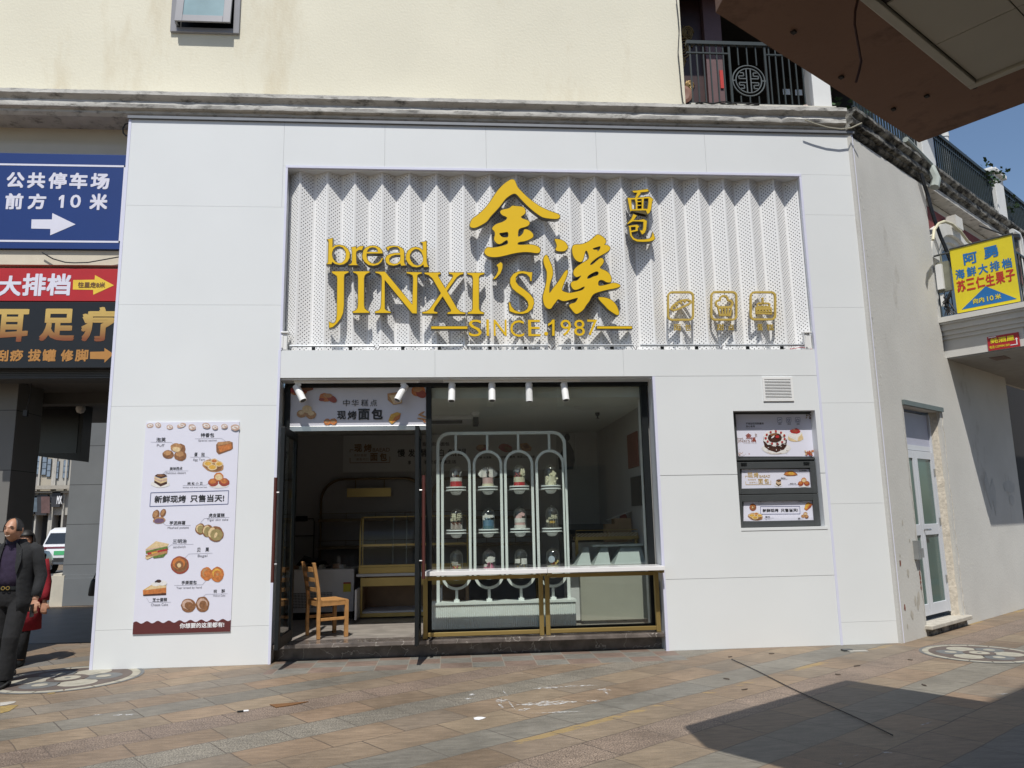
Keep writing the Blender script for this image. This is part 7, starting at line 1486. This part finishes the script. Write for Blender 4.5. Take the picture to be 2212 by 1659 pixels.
# face details and hair
mb = MB()
for sx in (-1,1): mb.tube([T((sx*x*1.04,y*1.04,z*1.04)) for x, y, z in ((.016,-.090,.034),(.030,-.0915,.040),(.048,-.080,.034))], .0035, 5)
mb.build('eyebrow', hairm, man)
mb = MB()
for sx in (-1,1): mb.tube([T((sx*x*1.04,y*1.04,z*1.04)) for x, y, z in ((.020,-.0835,.011),(.032,-.083,.014),(.044,-.076,.010))], .0032, 5)
mb.build('eye', ink, man)
mb = MB(); mb.tube([T((x*1.04,y*1.04,z*1.04)) for x, y, z in ((-.024,-.088,-.050),(-.012,-.0975,-.056),(0,-.1005,-.058),(.012,-.0975,-.056),(.024,-.088,-.050))], .0034, 6); mb.build('mouth', M('teeth_smile', (.55,.45,.38), rough=.4), man)
hb_ = MB(); n = 22; rows = []
for i in range(9):
    th = R(8+i*10.8); row = []
    for j in range(n+1):
        ph = R(-38+256*j/n); x = sin(th)*cos(ph); y = sin(th)*sin(ph); z = cos(th); row.append(T((.084*x, .104*y+.002, .126*z)))
    rows.append(row)
hb_.loft(rows, 0, False, False); o = hb_.build('hair', hairm, man, smooth=True, fixn=False); so_ = o.modifiers.new('thick', 'SOLIDIFY'); so_.thickness = .006
hp = V(JR[2])+V((.012,-.055,-.10)); tag(MB().box((hp.x-.012,hp.y-.035,hp.z-.07),(hp.x+.0,hp.y+.035,hp.z+.06)).build('phone', blackm, None, loc=hp, bevel=.004), 'dark phone held in the walking man\'s hand', 'phone')
# the woman in red, mostly hidden behind him
wx, wy = at(56, 1250, 1, .55).x, .55
wom = thing('person', 'person in a long red coat with short dark hair, half hidden behind the man', 'person', (wx, wy, 0)); m_ = lambda x, y, z: (wx+x, wy+y, z)
bd = MB(); Tw = head(bd, m_(-.03,-.02,1.44), R(25), .98); bd.ell([(*m_(0,.02,.8),.12,.10),(*m_(0,.01,1.0),.14,.10),(*m_(0,0,1.2),.16,.10),(*m_(0,0,1.27),.07,.06),(*m_(-.015,-.01,1.38),.052,.055)])
WR = [m_(.175,0,1.20), m_(.235,.02,.95), m_(.255,-.03,.72)]; WL = [m_(-.175,0,1.20), m_(-.235,.03,.95), m_(-.24,.0,.72)]
for J, s in ((WR,1),(WL,-1)): limb(bd, [(*J[0],.045),(*J[1],.036),(*J[2],.025)]); hand(bd, J[2], (.02*s,-.15,-1), s)
for s, y in ((1,-.12),(-1,.14)): limb(bd, [(*m_(.08*s,0,.80),.075),(*m_(.08*s,y*.6,.44),.05),(*m_(.08*s,y,.07),.034)])
o = bd.build('body', skin, wom, smooth=True); fuse(o, .007)
redc = cloth('red_coat', (.22,.006,.014)); mb = MB()
mb.ell([(*m_(.0,.02,.40),.20,.19),(*m_(.0,.02,.6),.195,.17),(*m_(0,.01,.85),.195,.15),(*m_(0,0,1.0),.185,.14),(*m_(0,0,1.15),.20,.14),(*m_(0,0,1.235),.165,.11),(*m_(0,0,1.29),.08,.075)], 24); mb.build('coat', redc, wom, smooth=True)
for J in (WR, WL):
    mb = MB(); a, b, c = (V(q) for q in J); limb(mb, [(*p, r) for p, r in zip([a+V((0,0,.02)), a.lerp(b,.5), b, b.lerp(c,.5), c.lerp(b,.1)], (.068,.062,.056,.052,.05))], 14); mb.build('coat_sleeve', redc, wom, smooth=True)
mb = MB()
for s, y in ((1,-.12),(-1,.14)): limb(mb, [(*m_(.08*s,y*.3,.62),.075),(*m_(.08*s,y*.6,.44),.062),(*m_(.08*s,y,.08),.052)], 12)
mb.build('trousers', tr, wom, smooth=True)
for s, y in ((1,-.12),(-1,.14)):
    mb = MB(); mb.loft([[m_(.08*s+rx*cos(2*pi*j/10), y+dy, .002+h*(.5+.5*sin(2*pi*j/10))) for j in range(10)] for dy, rx, h in ((.07,.012,.05),(.04,.034,.09),(-.06,.040,.06),(-.13,.036,.04),(-.16,.010,.02))]); mb.build('shoe', blackm, wom, smooth=True)
hb_ = MB(); rows = []
for i in range(9):
    th = R(4+i*14); rows.append([Tw((.090*sin(th)*cos(R(-30+240*j/20)), .110*sin(th)*sin(R(-30+240*j/20))+.006, .132*cos(th))) for j in range(21)])
hb_.loft(rows, 0, False, False); hb_.loft([[Tw((.090*sin(R(q))*cos(2*pi*j/20), .110*sin(R(q))*sin(2*pi*j/20)+.006, .132*cos(R(q)))) for j in range(20)] for q in (3,18,34,50,60)], 0, False); o = hb_.build('hair', hairm, wom, smooth=True, fixn=False); so_ = o.modifiers.new('thick', 'SOLIDIFY'); so_.thickness = .016
mb = MB(); mb.tube([m_(.04,-.13,1.26), m_(.12,-.06,1.31), m_(.16,.06,1.27), m_(.1,.16,1.2)], .028, 8); mb.build('scarf', cloth('black_scarf', (.012,.012,.013)), wom, smooth=True)
# third passer-by, hidden by the white panel except for the bag
tx_, ty_ = -.02, 2.35
p3 = thing('person', 'passer-by in dark clothes hidden behind the left edge of the white panels', 'person', (tx_+.1, ty_, 0)); px3 = at(193, 1275, 1, 2.3)
m_ = lambda x, y, z: (px3.x+.42+x, 2.4+y, z)
bd = MB(); head(bd, m_(0,0,1.5), R(80)); bd.ell([(*m_(0,0,.8),.11,.12),(*m_(0,0,1.0),.10,.14),(*m_(0,0,1.25),.10,.16),(*m_(0,0,1.33),.06,.07),(*m_(0,0,1.44),.055,.055)])
A3 = [m_(0,-.19,1.30), m_(-.03,-.22,1.08), m_(-.16,-.2,1.06)]
limb(bd, [(*A3[0],.045),(*A3[1],.036),(*A3[2],.025)]); hand(bd, A3[2], (-.35,0,-1), -1); limb(bd, [(*m_(0,.19,1.25),.045),(*m_(.02,.22,1.0),.036),(*m_(.0,.2,.78),.025)])
for s in (-1,1): limb(bd, [(*m_(0,.08*s,.85),.08),(*m_(-.04*s,.08*s,.45),.052),(*m_(-.06*s,.08*s,.06),.035)])
o = bd.build('body', skin, p3, smooth=True); fuse(o, .008)
mb = MB(); mb.ell([(*m_(0,0,.70),.15,.19),(*m_(0,0,1.0),.13,.18),(*m_(0,0,1.22),.13,.20),(*m_(0,0,1.30),.10,.13),(*m_(0,0,1.35),.07,.08)], 18); mb.build('coat', cloth('dark_coat', (.02,.02,.024)), p3, smooth=True)
for a3 in (A3, [m_(0,.19,1.25), m_(.02,.22,1.0), m_(.0,.2,.78)]): mb = MB(); limb(mb, [(*a3[0],.065),(*a3[1],.055),(*V(a3[2]).lerp(V(a3[1]),.1),.047)]); mb.build('coat_sleeve', cloth('dark_coat', (.02,.02,.024)), p3, smooth=True)
mb = MB()
for s in (-1,1): limb(mb, [(*m_(0,.08*s,.88),.10),(*m_(-.04*s,.08*s,.45),.07),(*m_(-.06*s,.08*s,.07),.055)])
mb.build('trousers', tr, p3, smooth=True)
for s in (-1,1): mb = MB(); mb.loft([[m_(-.06*s-dy, .08*s+rx*cos(2*pi*j/10), .002+h*(.5+.5*sin(2*pi*j/10))) for j in range(10)] for dy, rx, h in ((-.07,.012,.05),(-.04,.034,.09),(.06,.040,.06),(.15,.036,.04),(.18,.010,.02))]); mb.build('shoe', blackm, p3, smooth=True)
hb_ = MB(); hb_.ell([(*m_(.02,0,1.46),.09,.085),(*m_(.02,0,1.55),.11,.092),(*m_(.01,0,1.61),.08,.07),(*m_(.01,0,1.635),.02,.02)]); hb_.build('hair', hairm, p3, smooth=True)
bg_ = thing('handbag', 'small dark handbag hanging at the left edge of the white panels in the passage', 'bag', (px3.x+.16, 2.2, .66)); bx = px3.x+.16
mb = MB(); mb.loft([[(bx+rx*cos(2*pi*j/16)*1.0,2.2+.05*sin(2*pi*j/16),z) for j in range(16)] for z, rx in ((.64,.12),(.655,.13),(.74,.125),(.84,.105),(.875,.085))]); mb.build('pouch', M('dark_leather', (.022,.018,.018), rough=.45, var=.3), bg_, smooth=True)
mb = MB(); mb.tube([(bx-.07,2.2,.87),(bx-.03,2.2,.98),(bx+.04,2.2,1.04),(bx+.08,2.2,.97),(bx+.09,2.2,.87)], .009, 6); mb.build('strap', blackm, bg_, smooth=True)

# ------------------------------------------------------------------ on the pavement
def mosaic(c, r, lab, rot, seed):
    cr = M('mosaic_cream', (.34,.32,.26), rough=.7, var=.12, scale=14); dkm = M('mosaic_brown', (.105,.082,.07), rough=.7, var=.2); gy = M('mosaic_grey', (.13,.135,.135), rough=.7, var=.15)
    mb = MB(); X, Y = c; Pm = lambda h: (lambda a, b: V((X+a, Y+b, h)))
    def ringp(r0, r1, h, m_, a0=0, a1=360, seg=48):
        mb.shape([[(r1*cos(R(a0+(a1-a0)*i/seg)), r1*sin(R(a0+(a1-a0)*i/seg))) for i in range(seg+1)]+[(r0*cos(R(a1-(a1-a0)*i/seg)), r0*sin(R(a1-(a1-a0)*i/seg))) for i in range(seg+1)]], Pm(h), (0,0,1), 0, m_)
    def disc(x, y, rr_, h, m_): mb.shape([[(x+rr_*cos(R(a)), y+rr_*sin(R(a))) for a in range(0,360,15)]], Pm(h), (0,0,1), 0, m_)
    ringp(r*.95, r, .004, 2); rn = random.Random(seed)
    for i in range(16): ringp(r*.84, r*.945, .004, 0, i*22.5+.6, i*22.5+21.9, 5)
    ringp(.001, r*.835, .004, 1)
    for i in range(6):
        a = R(rot+i*60); disc(r*.47*cos(a), r*.47*sin(a), r*.25, .0055, 0 if i % 2 else 2); disc(r*.47*cos(a), r*.47*sin(a), r*.10, .007, 0)
    disc(0,0,r*.27,.0085,1); disc(0,0,r*.17,.010,0); disc(0,0,r*.04,.0115,2)
    return tag(struct(mb.build('paving_mosaic', [cr, dkm, gy], None, loc=(X,Y,0), fixn=False)), lab, 'mosaic') 
p = at(1010/1.0, 100, 2, 0) if False else None
c_l = at(150, 1466, 2, 0); mo = mosaic((c_l.x-.02, c_l.y+.0), .75, 'round flower mosaic set in the paving at the left edge of the white panels', 10, 1)
kq = K(2000,2400,4032,2212); a = at(*kq(1760,195), 2, 0); b = at(*kq(2100,232), 2, 0); d_ = at(*kq(1985,190), 2, 0)
mosaic((d_.x+.10, d_.y), (d_-a).length*1.02, 'round flower mosaic set in the paving in front of the narrow glass door', 35, 2)
pw = M('white_scuff', (.40,.38,.34), rough=.8, var=.1)
def flatmark(pts, name, lab, mt, kf=kq, lift=.0035, cat='paint mark', th=0):
    loop = [at(*kf(*q), 2, 0) for q in pts]; c = sum(loop, V())/len(loop)
    mb = MB(); mb.shape([[(q.x,q.y) for q in loop]], lambda x, y: V((x,y,lift)), (0,0,1), th); return tag(mb.build(name, mt, None, loc=c), lab, cat)
# smeared white paint in front of the shop window: ragged streaks as one spill
def spill(name, lab, streaks, kf, mt, seed, jit=3):
    rn = random.Random(seed); mb = MB()
    for (x0, y0, x1, y1, w_) in streaks:
        n_ = 10; up = []; lo = []
        for i in range(n_+1):
            f = i/n_; w2 = w_*sin(pi*min(1,max(0,f*.9+.05)))*rn.uniform(.35,1); x = x0+(x1-x0)*f; y = y0+(y1-y0)*f; up.append((x,y-w2+rn.uniform(-1,1))); lo.append((x,y+w2+rn.uniform(-1,1)))
        loop = [at(*kf(*q), 2, 0) for q in up+lo[::-1]]; mb.shape([[(q.x,q.y) for q in loop]], lambda x, y: V((x,y,.0035+.0002*rn.random())), (0,0,1))
    return tag(struct(mb.build(name, mt, None, loc=mb.v[0], fixn=False)), lab, 'paint mark')
km = K(1350,2560,2700,2212)
def smear_mat():
    m = M('white_paint_smear', (.62,.62,.61), rough=.7, var=.05); t = m.node_tree; b_ = t.nodes['Principled BSDF']; n = t.nodes.new('ShaderNodeTexNoise'); n.inputs['Scale'].default_value = 26; n.inputs['Detail'].default_value = 7
    tc = t.nodes.new('ShaderNodeTexCoord'); t.links.new(tc.outputs['Object'], n.inputs['Vector']); r_ = t.nodes.new('ShaderNodeMapRange'); r_.inputs[1].default_value = .40; r_.inputs[2].default_value = .62; r_.inputs[4].default_value = .75; t.links.new(n.outputs[0], r_.inputs[0]); t.links.new(r_.outputs[0], b_.inputs['Alpha']); return m
sm = smear_mat()
spill('paint_smear', 'smeared white paint streaks on the paving in front of the shop window', [(1230,250,1420,240,6),(1400,238,1640,228,4),(985,330,1060,325,16),(1000,350,1040,375,12),(1060,320,1115,390,10),(1120,355,1510,335,18),(1130,390,1210,380,9),(1220,410,1560,395,4),(1570,330,1660,328,7),(1030,262,1065,298,8),(810,290,860,286,8),(1680,262,1715,288,8),(1640,255,1730,260,10),(780,318,860,312,4)], km, sm, 4)
spill('paint_smear', 'faint white scuffs on the grey paving band left of centre', [(730,356,800,352,7),(805,354,880,350,7),(600,356,660,352,4)], K(0,2600,1350,2212), sm, 5)
spill('paint_smear', 'faint white scuffs on the shaded paving at the bottom right', [(1280,668,1350,676,6),(1520,500,1620,465,7),(1000,748,1045,740,9),(1090,700,1130,690,6),(2030,290,2110,288,4)], K(2700,2560,4032,2212), sm, 6)
flatmark([(843,440),(870,434),(895,434),(922,438),(905,446),(880,452),(850,450)], 'white_scrap', 'ragged white paper scrap lying on the paving below the shop window', white_ink, km, .005, 'litter', .003)
flatmark([(0,275),(60,268),(105,266),(90,278),(40,290),(0,296)], 'paint_patch', 'worn white paint patch at the far left edge of the paving', pw, K(0,2600,1350,2212))
ylw = M('worn_yellow_paint', (.27,.19,.065), rough=.85, var=.25, scale=30)
flatmark([(300,205),(350,190),(385,186),(350,215),(310,220)], 'yellow_patch', 'small worn yellow paint patch beside the left mosaic', ylw, K(0,2600,1350,2212)); flatmark([(0,300),(70,292),(120,290),(60,330),(0,345)], 'yellow_patch', 'worn yellow paint patch at the far left edge of the paving', ylw, K(0,2600,1350,2212))
flatmark([(1740,290),(1765,288),(1990,270),(1890,292),(1780,308)], 'wood_splinter', 'brown wood splinter lying on the paving left of the shop step', M('splinter_brown', (.16,.075,.025), rough=.8), K(0,2600,1350,2212), .008, 'litter', .006)
cg = at(*K(0,2600,1350,2212)(1565,336), 2, 0); mb = MB(); mb.tube([cg+V((-.045,0,.008)), cg+V((.005,.012,.008))], .008, 8, 0); mb.tube([cg+V((.005,.012,.008)), cg+V((.045,.02,.008))], .008, 8, 1); tag(mb.build('cigarette_butt', [blackm, white_ink], None, loc=cg), 'black and white cigarette butt on the paving', 'litter')
kz = K(2700,2560,4032,2212); a = at(*kz(1060,6), 2, 0); mb = MB(); mb.box((a.x-.06,a.y-.03,.0),(a.x+.05,a.y+.05,.02)); mb.box((a.x-.02,a.y-.09,.0),(a.x+.2,a.y-.03,.012),1); tag(mb.build('stone_chip', [darkgrey, M('chip_grey', (.35,.34,.31), rough=.8)], None, loc=a), 'dark chip and pale tile offcut lying in front of the right white panel', 'litter')
rn = random.Random(31)
LITTER = ['dark speck of litter beside the wire on the sunlit paving','dark dry leaf on the paving in front of the right white panel','flat dark leaf on the grey paving band','small dark stain chip right of the wire','dark leaf near the right mosaic','pair of dark leaf bits between the wire and the right mosaic','dark pebble left of the right mosaic','dark pebble in front of the narrow glass door']
for i, px in enumerate(((290,46),(268,190),(385,260),(995,162),(1468,66),(1120,105),(1560,232),(560,25))):
    q = at(*kz(*px), 2, 0); mb = MB(); s_ = rn.uniform(.012,.022); mb.shape([blob(q.x,q.y,s_*2.2,s_*.8,rn.uniform(0,180),9,.3,i)], lambda x, y: V((x,y,.009)), (0,0,1), .006); tag(mb.build('leaf_litter', M('dead_leaf', (.085,.065,.05), rough=.9, var=.4), None, loc=q), LITTER[i], 'litter')
# thin black wire laid straight over the paving
w0 = at(*kz(190,0), 2, 0); w1 = at(*kz(300,65), 2, 0); w2 = at(*kz(850,328), 2, 0); w3 = at(*kz(1350,565), 2, 0)
pts = [w1.lerp(w3, f)+V((0.012*sin(f*9),0,.010)) for f in [i/14 for i in range(15)]]
tag(MB().tube(pts, .0048, 7).build('ground_wire', M('wire_black', (.02,.018,.022), rough=.5), None, loc=w2, smooth=40), 'straight black cable lying across the paving from the shop into the shade', 'cable')
